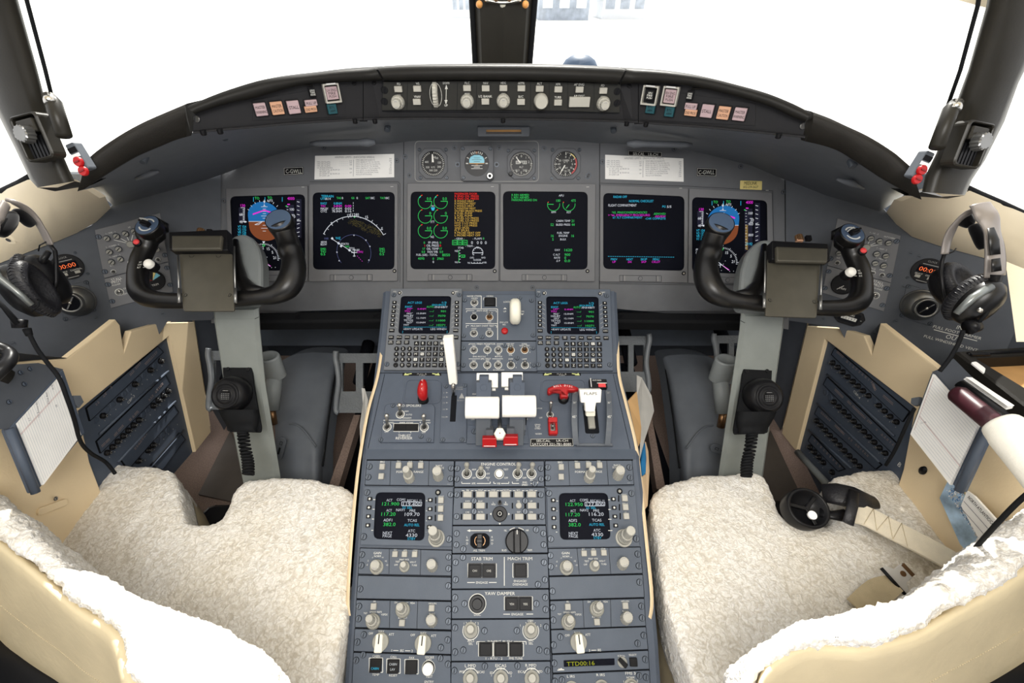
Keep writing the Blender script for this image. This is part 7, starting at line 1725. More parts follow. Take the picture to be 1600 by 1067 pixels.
 if side == 'left':
  b.prism(CF, rpoly(cf([(270.5, 368), (361, 364), (362, 397), (271, 396)]), .003, 3), -.004, .012, 'plastic', .002)
  b.prism(CF, rpoly([CF.uv(*X(x, y), .012) for x, y in [(271, 370), (350, 370), (348, 392), (271, 393)]], .003, 3), .012, .018, 'clip', .003)
 else:
  b.prism(CF, rpoly([CF.uv(*p) for p in [(1200, 381), (1287, 386), (1291, 413), (1200, 411)]], .003, 3), -.004, .012, 'plastic', .002)
  b.prism(CF, rpoly([CF.uv(*p, .012) for p in [(1210, 387), (1291, 390), (1290, 413), (1211, 411)]], .003, 3), .012, .018, 'clip', .003)
 b.build('clip_block', r2_)
 for a_, c_ in (((278, 399), (280, 473)), ((366, 385), (368, 473))):
  b = MB(); b.tube([CF.hit(*X(*a_), .004), CF.hit(*X(a_[0] + (c_[0]-a_[0])*.8, a_[1] + (c_[1]-a_[1])*.8), .004)], 1.3*k, 'steel', 8); b.tube([CF.hit(*X(c_[0] , c_[1] - 22), .004), CF.hit(*X(*c_), .004)], 2.3*k, 'steel', 8); b.build('side_rod', r2_)
 for x, y in ((289.5, 461), (358.5, 461)): screw(CF.f(*X(x, y)), .0028, r2_, 'clip')
 b = MB(); f_ = CF.f(*X(313, 364)); f3 = Fr(f_.O, f_.U, f_.N, f_.V); b.fluted(f3, 6*k, -.004, .008, 'bronze', 14, .12); b.box(f3.at(14*k, 0, 0), 8*k, 6*k, -.003, .006, 'plastic', r=.001); b.box(f3.at(-1*k, 0, -.006), 9*k, 7*k, 0, .004, 'redbtn' if side == 'left' else 'amberl', r=.001); b.build('clip_lock_knob', r2_)
 # microphone cradle, microphone and its coiled lead
 def M_(x, y):   # left-hand column microphone coordinates
  return (x, y) if side == 'left' else (1554.5 - x, y + 3)
 Zc = .828; cr_ = W(*M_(372, 622), Zc)
 CP_ = Fr(cr_, (1, 0, 0), YP0.V, YP0.N)
 g = thing('microphone_cradle', 'black moulded microphone cradle screwed to the %s control column' % side, 'cradle', cr_, 'microphone cradles')
 q = [CP_.uv(*M_(x, y)) for x, y in [(349, 570), (394, 570), (397, 600), (409, 668), (408, 676), (356, 674), (352, 640)]]
 b = MB(); b.prism(CP_, rpoly(q, .004, 3), -.002, .003, 'rubber', .001); b.build('back_plate', g)
 b = MB(); rows = []
 for y, x0, x1, n in ((640, 341, 404, .030), (650, 345, 405, .032), (662, 352, 404, .022), (670, 357, 402, .016), (675, 360, 402, .022)):
  xs = [x0 + (x1 - x0) * t for t in (0, .06, .2, .5, .8, .94, 1)]; ns = [0, .7, .95, 1, .95, .7, 0]
  rows.append([CP_.hit(*M_(x, y), n * m_) for x, m_ in zip(xs, ns)])
 b.grid(rows, 'rubber'); b.build('cup', g)
 for x, y in ((356, 576.5), (388, 577), (403.5, 670)): screw(CP_.f(*M_(x, y), .003), .0034, g, 'plastic', h=.002)
 m_ = thing('hand_microphone', 'black round-headed hand microphone with coiled lead on the %s control column' % side, 'microphone', CP_.hit(*M_(366, 615), .02), 'hand microphones')
 kk = Zc / FOC
 hf_ = Fr(CP_.hit(*M_(364, 616), .012), (1, 0, 0), (CP_.V + CP_.N * .25).normalized(), (CP_.N - CP_.V * .25).normalized())
 b = MB(); R_ = 25 * kk
 b.lathe(hf_, [(R_*.9, -.016), (R_*1.1, -.006), (R_*1.12, .006), (R_, .016), (R_*.86, .020), (R_*.80, .021)], 'plastic', 36); b.build('body', m_)
 b = MB(); g3 = hf_.at(0, -.001, .021)
 b.lathe(g3, [(R_*.8, 0), (R_*.78, .003), (R_*.68, .003), (R_*.66, .001), (R_*.5, .001), (R_*.48, .004), (R_*.34, .004), (R_*.32, .002), (.0001, .002)], 'key', 32)
 for i in range(-2, 3):
  for j in range(-1, 3): b.cyl(g3.at(i*2.6*kk, j*2.6*kk - 3*kk, .002), .7*kk, 0, .0003, 'steel', 6)
 b.box(g3.at(0, 7*kk, .002), 9*kk, .8*kk, 0, .0006, 'steel')
 b.build('grille', m_)
 # coil
 b = MB(); path = catmull([tuple(CP_.hit(*M_(x, y), n)) for x, y, n in ((380, 676, .016), (381, 688, .02), (384, 705, .02), (387, 718, .02), (388, 730, .015), (388, 741, .0))], 10)
 ln = 0; tot = sum((Vector(path[i+1]) - Vector(path[i])).length for i in range(len(path) - 1)); pts = []
 turns = 14; N_ = turns * 12
 for i in range(N_ + 1):
  t = i / N_ * (len(path) - 1); j = min(int(t), len(path) - 2); p = Vector(path[j]).lerp(Vector(path[j+1]), t - j); a = 2*PI*turns*i/N_
  pts.append(p + Vector((1, 0, 0)) * math.cos(a) * 6.6*kk + CP_.N * math.sin(a) * 6.6*kk)
 b.tube(pts, 2.1*kk, 'rubber', 7); b.build('coiled_lead', m_)
 return root
yoke('left'); yoke('right')
# grey chart holder tube beside each column
for side, X, Z in (('left', lambda x, y: (x, y), .93), ('right', lambda x, y: (1554 - x, y + 5), .93)):
 b = MB(); k = Z / FOC
 top = W(*X(418, 556), Z); g = thing('tubular_socket', 'grey open-topped socket tube behind the %s control column' % side, 'socket', top)
 f_ = Fr(top, (1, 0, 0), (0, 1, 0), (0, 0, 1))
 b.lathe(f_, [(17*k, -.055), (18*k, -.004), (17*k, 0), (13*k, 0), (13*k, -.03)], 'hub', 24, sy=.8); b.build('socket_ring', g)
 b = MB(); b.tube([f_.p(0, 0, -.05), W(*X(424, 640), Z + .03)], [12*k, 12*k], 'hub', 14); b.build('tube', g)
 b = MB(); b.tube([W(*X(424, 640), Z + .03), W(*X(428, 662), Z + .04)], [6*k, 6*k], 'bronze', 12); b.build('end_fitting', g)
 for yy in (575, 600):
  b = MB(); b.ball(W(*X(405, yy), Z - .02), 3.5*k, 'hub', 10); b.build('bolt', g)
# ================================================================== black padded bars under the panel
for side, x0, x1, y0, y1, holes in (('left', 400, 602, 498, 496, (466, 589)), ('right', 957, 1165, 497, 499, (968.5, 1091))):
 g = thing('padded_bar', 'black horizontal bar under the %s half of the instrument panel' % side, 'bar', W((x0+x1)/2, 500, .97), 'padded bars')
 a, c = W(x0, y0, .97), W(x1, y1, .97); kk = .97/FOC
 b = MB(); f_ = plane3(a, c, W((x0+x1)/2, 510, .955)); f_ = Fr(a, (c - a), f_.V, f_.N); L = (c - a).length
 b.prism(f_, rrect(L, 21*kk, .006, L/2, 0, 4), -.02, .006, 'rubber', .005); b.build('bar', g)
 for x in holes:
  q = MB(); q.lathe(f_.at((x - x0)*kk, 0, .006), [(5.2*kk, .0006), (4.4*kk, .0008), (4.2*kk, -.001), (.0001, -.0012)], 'plastic', 18, tmk='capblue'); q.build('fastener', g)
 b = MB(); a2, c2 = W(x0 + 30, y0 + 13, .99), W(x1 - 6, y1 + 13, .99); b.tube([a2, c2], .0016, 'plastic', 6); b.build('rod', g)
# ================================================================== footwell covers, pedals, pockets
def hump(side):
 X = (lambda x, y: (x, y)) if side == 'left' else (lambda x, y: (1566 - x, y + 3))
 g = thing('footwell_cover', 'large smooth blue grey moulded cover in the %s footwell' % side, 'cover', W(*X(470, 740), .98))
 b = MB()
 rows_px = [ [(425, 575, 1.12), (452, 557, 1.13), (480, 551, 1.14), (505, 551, 1.14), (524, 553, 1.13), (530, 558, 1.13)],
    [(425, 600, 1.08), (450, 585, 1.08), (480, 580, 1.08), (503, 582, 1.08), (517, 590, 1.08), (521, 600, 1.09)],
    [(428, 650, 1.03), (448, 640, 1.03), (472, 636, 1.03), (495, 640, 1.03), (509, 648, 1.035), (513, 655, 1.05)],
    [(430, 672, 1.0), (445, 664, 1.0), (462, 664, 1.0), (480, 676, .995), (497, 700, .99), (505, 715, 1.01)],
    [(430, 720, .985), (445, 720, .98), (462, 722, .975), (480, 728, .975), (495, 735, .975), (504, 745, 1.0)],
    [(432, 790, .96), (446, 790, .955), (462, 790, .95), (480, 790, .95), (495, 790, .955), (503, 790, .98)]]
 rows = [[W(*X(x, y), z) for x, y, z in r] for r in rows_px]
 # smooth along both directions
 rr = [catmull([tuple(p) for p in r], 3) for r in rows]
 cols = [catmull([r[i] for r in rr], 3) for i in range(len(rr[0]))]
 G = [[Vector(cols[j][i]) for j in range(len(cols))] for i in range(len(cols[0]))]
 b.grid(G, 'foot')
 edge = [r[-1] for r in G]; b.grid([edge, [p + Vector((0.004 * (1 if side == 'left' else -1), .05, -.02)) for p in edge]], 'foot')
 top = G[0]; b.grid([top, [p + Vector((0, .06, -.03)) for p in top]], 'foot')
 b.build('cover', g)
 # raised rounded ridge line
 b = MB(); b.tube([Vector(p) for p in catmull([tuple(W(*X(x, y), z)) for x, y, z in ((452, 662, .99), (464, 664, .985), (478, 676, .982), (494, 698, .98))], 5)], .0018, 'foot', 6); b.build('ridge', g)
 pl = W(*X(438, 700), .965); f_ = Fr(pl, Vector((.45 * (1 if side == 'left' else -1), .0, -.9)).cross(Vector((0, -1, .4))).normalized(), Vector((.45 * (1 if side == 'left' else -1), 0, .9)), Vector((0, -1, .4)))
 b = MB(); f_ = Fr(pl, (1, 0, 0), (0, .4, .9), (0, -.9, .4)); f_ = f_.at(0, 0, 0, (-.35 if side == 'left' else 1.25)); kk = .965/FOC
 b.box(f_, 14*kk, 40*kk, -.002, .003, 'foot', r=7*kk, bev=.001, seg=5); b.box(f_, 4*kk, 6*kk, .003, .0034, 'seam', cy=10*kk); b.box(f_, 2.6*kk, 4.4*kk, .0034, .0037, 'foot', cy=10*kk); b.box(f_, 3*kk, 12*kk, .003, .0034, 'seam', cy=-4*kk); b.build('release_catch', g)
 # dark wheel-arch edge
 b = MB(); b.tube([W(*X(x, y), z) for x, y, z in ((527, 560, 1.13), (520, 600, 1.09), (512, 655, 1.05), (506, 705, 1.02), (503, 728, 1.0))], .004, 'rubber', 8); b.build('edge_seal', g)
hump('left'); hump('right')
def pedal(pts, label, Z, lean):
 c = W((pts[0][0] + pts[1][0]) / 2, (pts[0][1] + pts[3][1]) / 2, Z)
 g = thing('rudder_pedal', label, 'rudder pedal', c, 'rudder pedals')
 P_ = plane3(W(*pts[0], Z), W(*pts[1], Z), W(*pts[3], Z - .02)); q = P_.q(pts)
 b = MB(); o = rpoly(q, .006, 3);
 (x0, y0), (x1, y1), (x2, y2), (x3, y3) = pts; w = x1 - x0; h = y3 - y0
 mid = x0 + w * .5
 def sub(a0, a1, c0_, c1):
  return rpoly(P_.q([(x0 + w*a0, y0 + h*c0_), (x0 + w*a1, y0 + h*c0_), (x0 + w*a1, y0 + h*c1), (x0 + w*a0, y0 + h*c1)]), .006, 3)
 # plate built as strips around two openings
 for a0, a1, c0_, c1 in ((0, 1, 0, .16), (0, 1, .64, 1), (0, .12, .16, .64), (.42, .58, .16, .64), (.88, 1, .16, .64)):
  b.prism(P_, P_.q([(x0 + w*a0, y0 + h*c0_), (x0 + w*a1, y0 + h*c0_), (x0 + w*a1, y0 + h*c1), (x0 + w*a0, y0 + h*c1)]), -.008, 0, 'pedal')
 b.build('tread_plate', g)
 b = MB()
 ex = x0 if lean < 0 else x1
 pts3 = [W(ex + (0 if i % 2 == 0 else 0) + lean * s_, y0 + h * t, Z - .022) for i, (t, s_) in enumerate(((-.04, 2), (.08, 3), (.25, 0), (.5, -2), (.75, 1), (.96, 2), (1.0, -2)))]
 b.tube([Vector(p) for p in catmull([tuple(p) for p in pts3], 4)], .006, 'pedal2', 10); b.build('side_flange', g)
 b = MB(); a_ = P_.hit((x0+x1)/2, y0 + h*.5, -.03); b.tube([a_, a_ + Vector((0, .12, .03))], .016, 'cavity_shade', 10); b.build('pedal_arm', g)
pedal([(527, 552), (596, 552), (588, 645), (529, 645)], 'rudder pedal with two openings left of the pedestal, under the left black bar', 1.08, -1)
pedal([(328, 548), (380, 548), (384, 638), (332, 640)], 'rudder pedal mostly hidden behind the left control column', 1.05, -1)
pedal([(960, 525), (1012, 525), (1008, 612), (968, 612)], 'rudder pedal with two openings right of the pedestal, under the right black bar', 1.10, 1)
pedal([(1118, 524), (1168, 527), (1160, 600), (1120, 600)], 'rudder pedal mostly hidden behind the right control column', 1.10, -1)
# near-black sheets over the floor, painting the shade beside the pedestal
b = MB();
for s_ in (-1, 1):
 b.grid([[Vector((s_*.26, .3, FLOOR + .002)), Vector((s_*.42, .3, FLOOR + .002))], [Vector((s_*.26, 1.1, FLOOR + .002)), Vector((s_*.42, 1.1, FLOOR + .002))]], 'cavity_shade', False)
struct(b.build('trim_shade'))
for s_, lab in ((-1, 'left'), (1, 'right')):
 b = MB();
 if s_ < 0: pts = [W(553, 648, 1.09), W(563, 648, 1.09), W(528, 764, 1.0), W(512, 764, 1.0)]
 else: pts = [W(1009, 650, 1.09), W(1018, 650, 1.09), W(1040, 764, 1.0), W(1026, 764, 1.0)]
 b.add(pts + [p + Vector((0, .01, -.03)) for p in pts], [(0, 1, 2, 3), (0, 1, 5, 4), (1, 2, 6, 5), (2, 3, 7, 6), (3, 0, 4, 7)], 'carpet')
 o = b.build('carpeted_rail'); tag(o, 'narrow taupe carpeted rail in the dark gap %s of the pedestal' % lab, 'rail', 'carpeted rails')
# dark ramp plates in front of each column
for s_, lab, pts in ((-1, 'left', [(360, 672), (392, 745), (392, 790), (310, 772)]), (1, 'right', [(1204, 672), (1252, 775), (1180, 790), (1165, 745)])):
 b = MB(); P_ = [on_z(x, y, FLOOR + .006) for x, y in pts]; b.add(P_ + [p - Vector((0, 0, .02)) for p in P_], [(0, 1, 2, 3), (3, 2, 6, 7), (0, 3, 7, 4), (1, 2, 6, 5)], 'clipd')
 screws_ = b.build('floor_plate'); tag(screws_, 'dark metal floor plate beside the foot of the %s control column' % lab, 'floor plate', 'dark floor plates')
# papers in the pocket right of the pedestal, and left of it
def sheet(name, label, pts, mk, cat, th=.002, back=None, group=None):
 b = MB(); P_ = [W(*p) for p in pts]; n = len(P_); N = (P_[1] - P_[0]).cross(P_[2] - P_[0]).normalized() * th
 b.add(P_ + [p + N for p in P_], [tuple(range(n)), tuple(reversed(range(n, 2*n)))] + [(i, (i+1) % n, n + (i+1) % n, n + i) for i in range(n)], mk)
 o = b.build(name); tag(o, label, cat, group); return o
sheet('kraft_envelope', 'brown paper envelope standing in the pocket right of the flaps lever', [(980, 628, .84), (995, 612, .88), (1002, 668, .86), (1001, 690, .84), (994, 705, .80), (996, 720, .79)], 'kraft', 'envelope')
sheet('clear_document_sleeve', 'cloudy clear sleeve of papers standing behind the brown envelope right of the pedestal', [(995, 586, .93), (1003, 590, .93), (1018, 618, .93), (1022, 642, .92), (1008, 685, .86), (999, 720, .82), (1001, 680, .85), (995, 620, .88)], 'plasticw', 'document sleeve')
sheet('blue_folder', 'blue folder spine low in the pocket right of the pedestal', [(1003, 702, .86), (1008, 692, .87), (1010, 715, .86), (1009, 738, .83), (1004, 745, .82), (1002, 725, .83)], 'bluep', 'folder')
sheet('pale_folder', 'cream paper folder next to the blue one right of the pedestal', [(1009, 690, .88), (1013, 705, .88), (1015, 735, .86), (1012, 790, .80), (1005, 800, .78), (1003, 745, .80), (1010, 740, .84)], 'kraft2', 'folder')
sheet('clear_document_sleeve', 'bundle of thin clear sleeves standing in the pocket left of the pedestal', [(565, 606, .93), (570, 607, .93), (575, 625, .90), (571, 660, .86), (568, 700, .83), (563, 700, .84), (562, 665, .88), (567, 630, .91)], 'plasticw', 'document sleeve')
# dark backs of the panel bay above the footwell
b = MB(); b.grid([[W(400, 486, .99), W(1170, 486, .99)], [W(400, 486, 1.25), W(1170, 486, 1.25)], [W(400, 540, 1.25), W(1170, 540, 1.25)]], 'shell', False)
struct(b.build('trim_7'))
# ================================================================== side consoles
def console(side):
 sp = CL if side == 'left' else CR
 if side == 'left':
  face = [(-60, 575), (60, 563), (105, 560), (181, 499), (188, 508), (194, 550), (205, 517), (252, 504), (304, 503), (330, 675), (306, 706), (265, 525), (122.6, 642), (140.6, 722), (170, 800), (260, 900), (-60, 1000)]
  cb = [(265, 525), (306, 706), (260, 760), (190, 810), (150, 760), (122.6, 642)]
  fr_e = [(304, 503), (330, 675), (306, 706)]
 else:
  face = [(1640, 790), (1560, 705), (1540, 675), (1482, 598), (1466, 577), (1375, 505), (1362, 553), (1350, 524), (1311, 512), (1261, 509), (1221, 677), (1244, 706), (1289, 530), (1429, 637), (1411, 733), (1380, 830), (1300, 940), (1640, 1060)]
  cb = [(1289, 530), (1429, 637), (1409, 740), (1380, 830), (1290, 800), (1244, 706)]
  fr_e = [(1261, 509), (1221, 677), (1244, 706)]
 g = thing('side_console', 'beige side console with a dark breaker recess beside the %s seat' % side, 'console', sp.hit(*fr_e[2]))
 s_ = -1 if side == 'left' else 1
 b = MB(); q = sp.q(face)
 b.prism(sp, q, -.012, 0, 'beige2', .002)
 e = [sp.hit(*p) for p in fr_e]
 # rounded forward end turning outboard
 b.grid([[e[0], e[1]], [p + Vector((.0 , .02, 0)) + Vector((.012 * s_, 0, 0)) for p in e[:2]], [p + Vector((.2 * s_, .03, 0)) for p in e[:2]]], 'beige2', True)
 b.build('console_face', g)
 b = MB(); q = sp.q(cb); b.prism(sp, q, -.03, -.008, 'cbp'); b.build('breaker_recess', g)
 # ledge on top
 b = MB()
 if side == 'left': tp = [(-60, 560), (0, 548), (60, 555), (105, 559), (150, 525), (181, 499), (188, 508)]
 else: tp = [(1500, 600), (1466, 577), (1420, 541), (1375, 505), (1366, 515)]
 a = [sp.hit(*p) for p in tp]
 b.grid([a, [p + Vector((.04 * s_, .02, -.03)) for p in a], [p + Vector((.15 * s_, .08, -.09)) for p in a]], 'wall', True)
 b.build('top_ledge', g)
 return g, sp
cgl, _ = console('left'); cgr, _ = console('right')
# ---- circuit breaker panels
def breakers(side):
 sp = CL if side == 'left' else CR
 m = -.008
 F = Fr(sp.p(0, 0, m), sp.U, sp.V, sp.N)
 g = thing('circuit_breaker_panel', 'dark panel of black push-in circuit breakers in slanting rows on the %s console' % side, 'circuit breakers', F.hit(*((230, 700) if side == 'left' else (1340, 700))), 'circuit breaker panels')
 # rows: (strip quad, breaker points)
 if side == 'left':
  C4 = lambda x, y: (x / 4.445, 540 + y / 4.445)
  strips = [[(592, 435), (1085, 5), (1125, 45), (615, 520)], [(662, 665), (1140, 205), (1172, 262), (690, 745)], [(830, 790), (1200, 415), (1230, 462), (880, 860)], [(1040, 830), (1240, 605), (1277, 650), (1120, 860)]]
  bands = [[(605, 555), (1130, 70), (1195, 150), (665, 640)], [(692, 775), (1180, 300), (1240, 360), (800, 830)], [(860, 900), (1235, 500), (1290, 570), (1000, 900)]]
  brk = [(708, 487), (823, 375), (930, 268), (1037, 170), (1110, 107), (738, 744), (774, 704), (811, 666), (848, 628), (884, 590), (921, 553), (958, 517), (1058, 417), (1093, 381), (1128, 349), (1160, 316), (953, 800), (1022, 727), (1055, 691)]
  blank = [(665, 520), (744, 445), (782, 408), (862, 335), (895, 300), (965, 235), (1000, 205), (1075, 140), (995, 480), (1025, 450), (1090, 655), (1130, 618), (1165, 585)]
  txt = [('CBP-3', 908, 372, 4.2)]
  nums = [(688, 555), (728, 520), (766, 480), (804, 443), (841, 408), (876, 372), (912, 338), (950, 302), (986, 268), (1022, 236), (1057, 203), (1090, 170), (1124, 140), (760, 775), (796, 737), (832, 700), (868, 662), (904, 625), (940, 590), (975, 552), (1010, 516), (1043, 481), (1076, 446), (1110, 412), (1143, 380), (1175, 348), (1008, 795), (1040, 757), (1072, 722), (1105, 685), (1137, 650), (1170, 613), (1202, 580), (1232, 547)]
  ink = [((672, 412), (775, 293)), ((900, 215), (975, 125)), ((1015, 130), (1100, 40)), ((712, 700), (760, 655)), ((800, 625), (855, 560)), ((905, 520), (965, 455)), ((1040, 380), (1130, 270)), ((930, 735), (1030, 600))]
  ang = .72
 else:
  C4 = lambda x, y: (1200 + x / 2.965, 500 + y / 2.965)
  strips = [[(315, 130), (660, 425), (630, 470), (300, 160)], [(280, 265), (605, 575), (585, 620), (262, 298)], [(238, 400), (530, 670), (505, 690), (222, 435)], [(208, 530), (360, 690), (330, 700), (192, 560)]]
  bands = [[(290, 175), (640, 470), (610, 560), (262, 240)], [(255, 310), (590, 620), (540, 680), (215, 375)], [(215, 445), (520, 700), (400, 700), (180, 500)]]
  brk = [(305, 198), (329, 219), (352, 241), (375, 263), (399, 285), (422, 306), (446, 328), (471, 351), (520, 397), (546, 422), (572, 447), (600, 472),
      (311, 380), (334, 402), (357, 425), (380, 447), (404, 470), (427, 493), (451, 517), (474, 541), (498, 566), (523, 592), (549, 617),
      (230, 467), (250, 489), (272, 511), (293, 534), (315, 557), (338, 580), (360, 605), (383, 629), (406, 653), (430, 677), (200, 590), (220, 612), (241, 636), (262, 660), (302, 705)]
  blank = [(495, 374), (268, 335), (288, 358)]
  txt = [('CBP-4', 413, 345, 4.2)]
  nums = [(x - 8, y + 24) for x, y in brk]
  ink = [((320, 150), (345, 172)), ((365, 195), (480, 290)), ((485, 300), (495, 325)), ((535, 355), (575, 390)), ((310, 325), (345, 360)), ((370, 380), (415, 425)), ((420, 430), (475, 480)), ((490, 500), (590, 590)), ((240, 425), (300, 480)), ((310, 490), (350, 530)), ((375, 550), (460, 630)), ((215, 560), (330, 680))]
  ang = -.76
 b = MB()
 for s_ in strips:
  q = F.q([C4(*p) for p in s_]); b.prism(F, q, 0, .003, 'cbl', .0005); b.ring(F, inset(q, -.0006), q, 0, .0034, 'seam')
 for a_, c_ in ink:
  n = 9; sd = random.Random(int(a_[0]))
  for i in range(n):
   t = i / (n - 1); x = a_[0] + (c_[0] - a_[0]) * t; y = a_[1] + (c_[1] - a_[1]) * t
   if sd.random() < .8:
    f_ = F.f(*C4(x, y), .0032); kk = F.s(*C4(x, y))
    for j in range(2): b.box(f_.at(0, j * 2.4 * kk, 0, -.12 if side == 'left' else .12), sd.uniform(1.5, 4) * kk, .8 * kk, 0, .0003, 'rose')
 for x, y in nums:
  f_ = F.f(*C4(x, y), 0.0); kk = F.s(*C4(x, y)); b.box(f_, 1.1 * kk, 1.7 * kk, 0, .0004, 'inkd')
 for s_, x, y, h in txt:
  f_ = F.f(*C4(x, y), 0.0); kk = F.s(*C4(x, y)); b.text(f_, s_, h * kk, 'ink', .0006, 0, 0, w=13 * kk * (1.3))
 if side == 'right':
  f_ = sp.f(1406.5, 726, .0); b.text(f_, 'B', 8 * sp.s(1406, 726), 'ink', .001)
 b.build('panel_plate', g)
 # ledges between the rows
 for i, s_ in enumerate(bands):
  pts = s_[2:] ; b = MB(); a_, c_ = F.hit(*C4(*s_[3]), .002), F.hit(*C4(*s_[2]), .002); b.tube([a_.lerp(c_, .04), c_.lerp(a_, .06)], .0022, 'cbp', 8); b.build('row_ledge', g)
 for x, y in brk:
  f_ = F.f(*C4(x, y), .0); kk = F.s(*C4(x, y)); b = MB(); r = 4.3 * kk * (1.0 if side == 'left' else .93)
  b.lathe(f_, [(r * 1.1, 0), (r * 1.1, .004), (r * .95, .005), (r * .62, .005), (r * .62, .008), (r * .5, .009)], 'plastic', 14); b.arc(f_, r * .36, 0, 300, r * .14, 'inkd', .0093); b.build('circuit_breaker', g)
 for x, y in blank:
  f_ = F.f(*C4(x, y), .0); kk = F.s(*C4(x, y)); b = MB(); b.lathe(f_, [(5 * kk, 0), (5 * kk, .0008), (4.2 * kk, .001)], 'cbl', 14); b.build('blanking_plug', g)
breakers('left'); breakers('right')
b = MB(); F = CL
# clear strip at the foot of the right breaker panel
b = MB(); b.tube([CR.hit(1246, 706, .004), CR.hit(1293, 757, .004)], .008, 'hub', 8); o = b.build('kick_strip'); tag(o, 'grey kick strip along the foot of the right circuit breaker panel', 'strip')
# ---- clipboards with ruled pads
def clipboard(side):
 if side == 'left':
  pl = plane3(W(14, 670, .62), W(99, 577, .71), W(56, 770, .64)); fr_q = [(14.6, 670), (99, 577), (133, 676), (56, 770)]; pad = [(24.7, 662), (92, 588), (123, 680), (64, 758)]
  curl = [(123, 680), (115, 700), (98, 722), (80, 744), (64, 758)]
  body = [(-60, 590), (0, 571), (60, 567), (99, 577), (14.6, 670), (-60, 674)]
 else:
  pl = plane3(W(1456, 581, .71), W(1542, 672, .62), W(1498, 768, .64)); fr_q = [(1456, 581), (1543, 670), (1498, 768), (1421, 676)]; pad = [(1461, 585), (1532, 665), (1488, 758), (1426, 679)]
  body = [(1456, 581), (1466, 577), (1490, 560), (1520, 590), (1560, 640), (1555, 685), (1542, 672)]
 g = thing('clipboard_holder', 'dark grey sloping clipboard holder on the %s console' % side, 'clipboard', pl.hit(*fr_q[3]), 'clipboard holders')
 b = MB(); b.prism(pl, rpoly(pl.q(fr_q), .003, 2), -.012, 0, 'cbp', .001)
 b.build('backing_board', g)
 b = MB()
 a, c = (fr_q[0], fr_q[3]) if side == 'left' else (fr_q[1], fr_q[2])
 b.tube([pl.hit(*a, .003), pl.hit(*c, .001)], .0055, 'cbp', 8); b.build('edge_rail', g)
 # console lid behind
 s_ = -1 if side == 'left' else 1
 pts = [pl.hit(*p, -.002) for p in body]
 b = MB(); zt = pts[3 if side == 'left' else 0].z
 P_ = [on_z(x, y, zt) for x, y in body] if False else pts
 b.add(P_, [tuple(range(len(P_)))], 'wall'); b.build('lid', g)
 if side == 'left':
  for x, y in ((47, 576), (32, 582), (14, 628), (38, 600)): screw(pl.f(x, y, -.001), .003, g, 'cbp')
 # the tab
 tq = [(115, 618), (126, 618), (131, 628), (124, 637), (118, 632)] if side == 'left' else [(1436, 620), (1424, 622), (1423, 630), (1428, 634), (1434, 632)]
 b = MB(); b.prism(pl, pl.q(tq), -.006, 0, 'foot'); b.build('tab', g)
 n = thing('ruled_notepad', 'white ruled notepad lying on the %s clipboard%s' % (side, ' with faint handwriting' if side == 'left' else ''), 'notepad', pl.hit(*pad[3], .001), 'ruled notepads')
 F = Fr(pl.p(0, 0, .001), pl.U, pl.V, pl.N)
 b = MB(); q = F.q(pad); b.prism(F, q, 0, .004, 'paper')
 lerp = lambda A_, B_, t: (A_[0] + (B_[0] - A_[0]) * t, A_[1] + (B_[1] - A_[1]) * t)
 if side == 'left': TL, TR, BR, BL = pad
 else: TL, TR, BR, BL = pad[1], pad[0], pad[3], pad[2]
 G = Fr(F.p(0, 0, .004), F.U, F.V, F.N)
 # rules run down the page as seen; a pink margin crosses them
 for i in range(1, 22):
  t = i / 22
  a_, c_ = (lerp(TL, TR, t), lerp(BL, BR, t)) if side == 'left' else (lerp(pad[0], pad[3], t), lerp(pad[1], pad[2], t))
  b.line(G, G.uv(*a_), G.uv(*c_), .0005, 'rule', .0003)
 if side == 'left':
  for dt in (.17, .185): b.line(G, G.uv(*lerp(TL, BL, dt)), G.uv(*lerp(TR, BR, dt + .02)), .0004, 'pinkp', .0004)
  for x, y, s_2, h in ((58, 636, 'Amsterdam', 3.2), (74, 622, 'CYUL Best', 3.2), (82, 605, '28 90', 3), (46, 655, '0 7', 3), (60, 648, '121 9', 3), (88, 634, 'EB', 3)):
   f_ = G.f(x, y, .0006, .95); b.text(f_, s_2, h * G.s(x, y), 'greyp', 0)
 else:
  for dt in (.30, .312): b.line(G, G.uv(*lerp(pad[3], pad[0], dt)), G.uv(*lerp(pad[2], pad[1], dt)), .0004, 'pinkp', .0004)
  f_ = G.f(1443, 660, .0006, 1.1); b.text(f_, 'C-1 BL', 2.6 * G.s(1443, 660), 'greyp', 0)
  b.line(G, G.uv(1429, 672), G.uv(1459, 590), .0006, 'pinkp', .0005)
 b.build('pad', n)
clipboard('left'); clipboard('right')
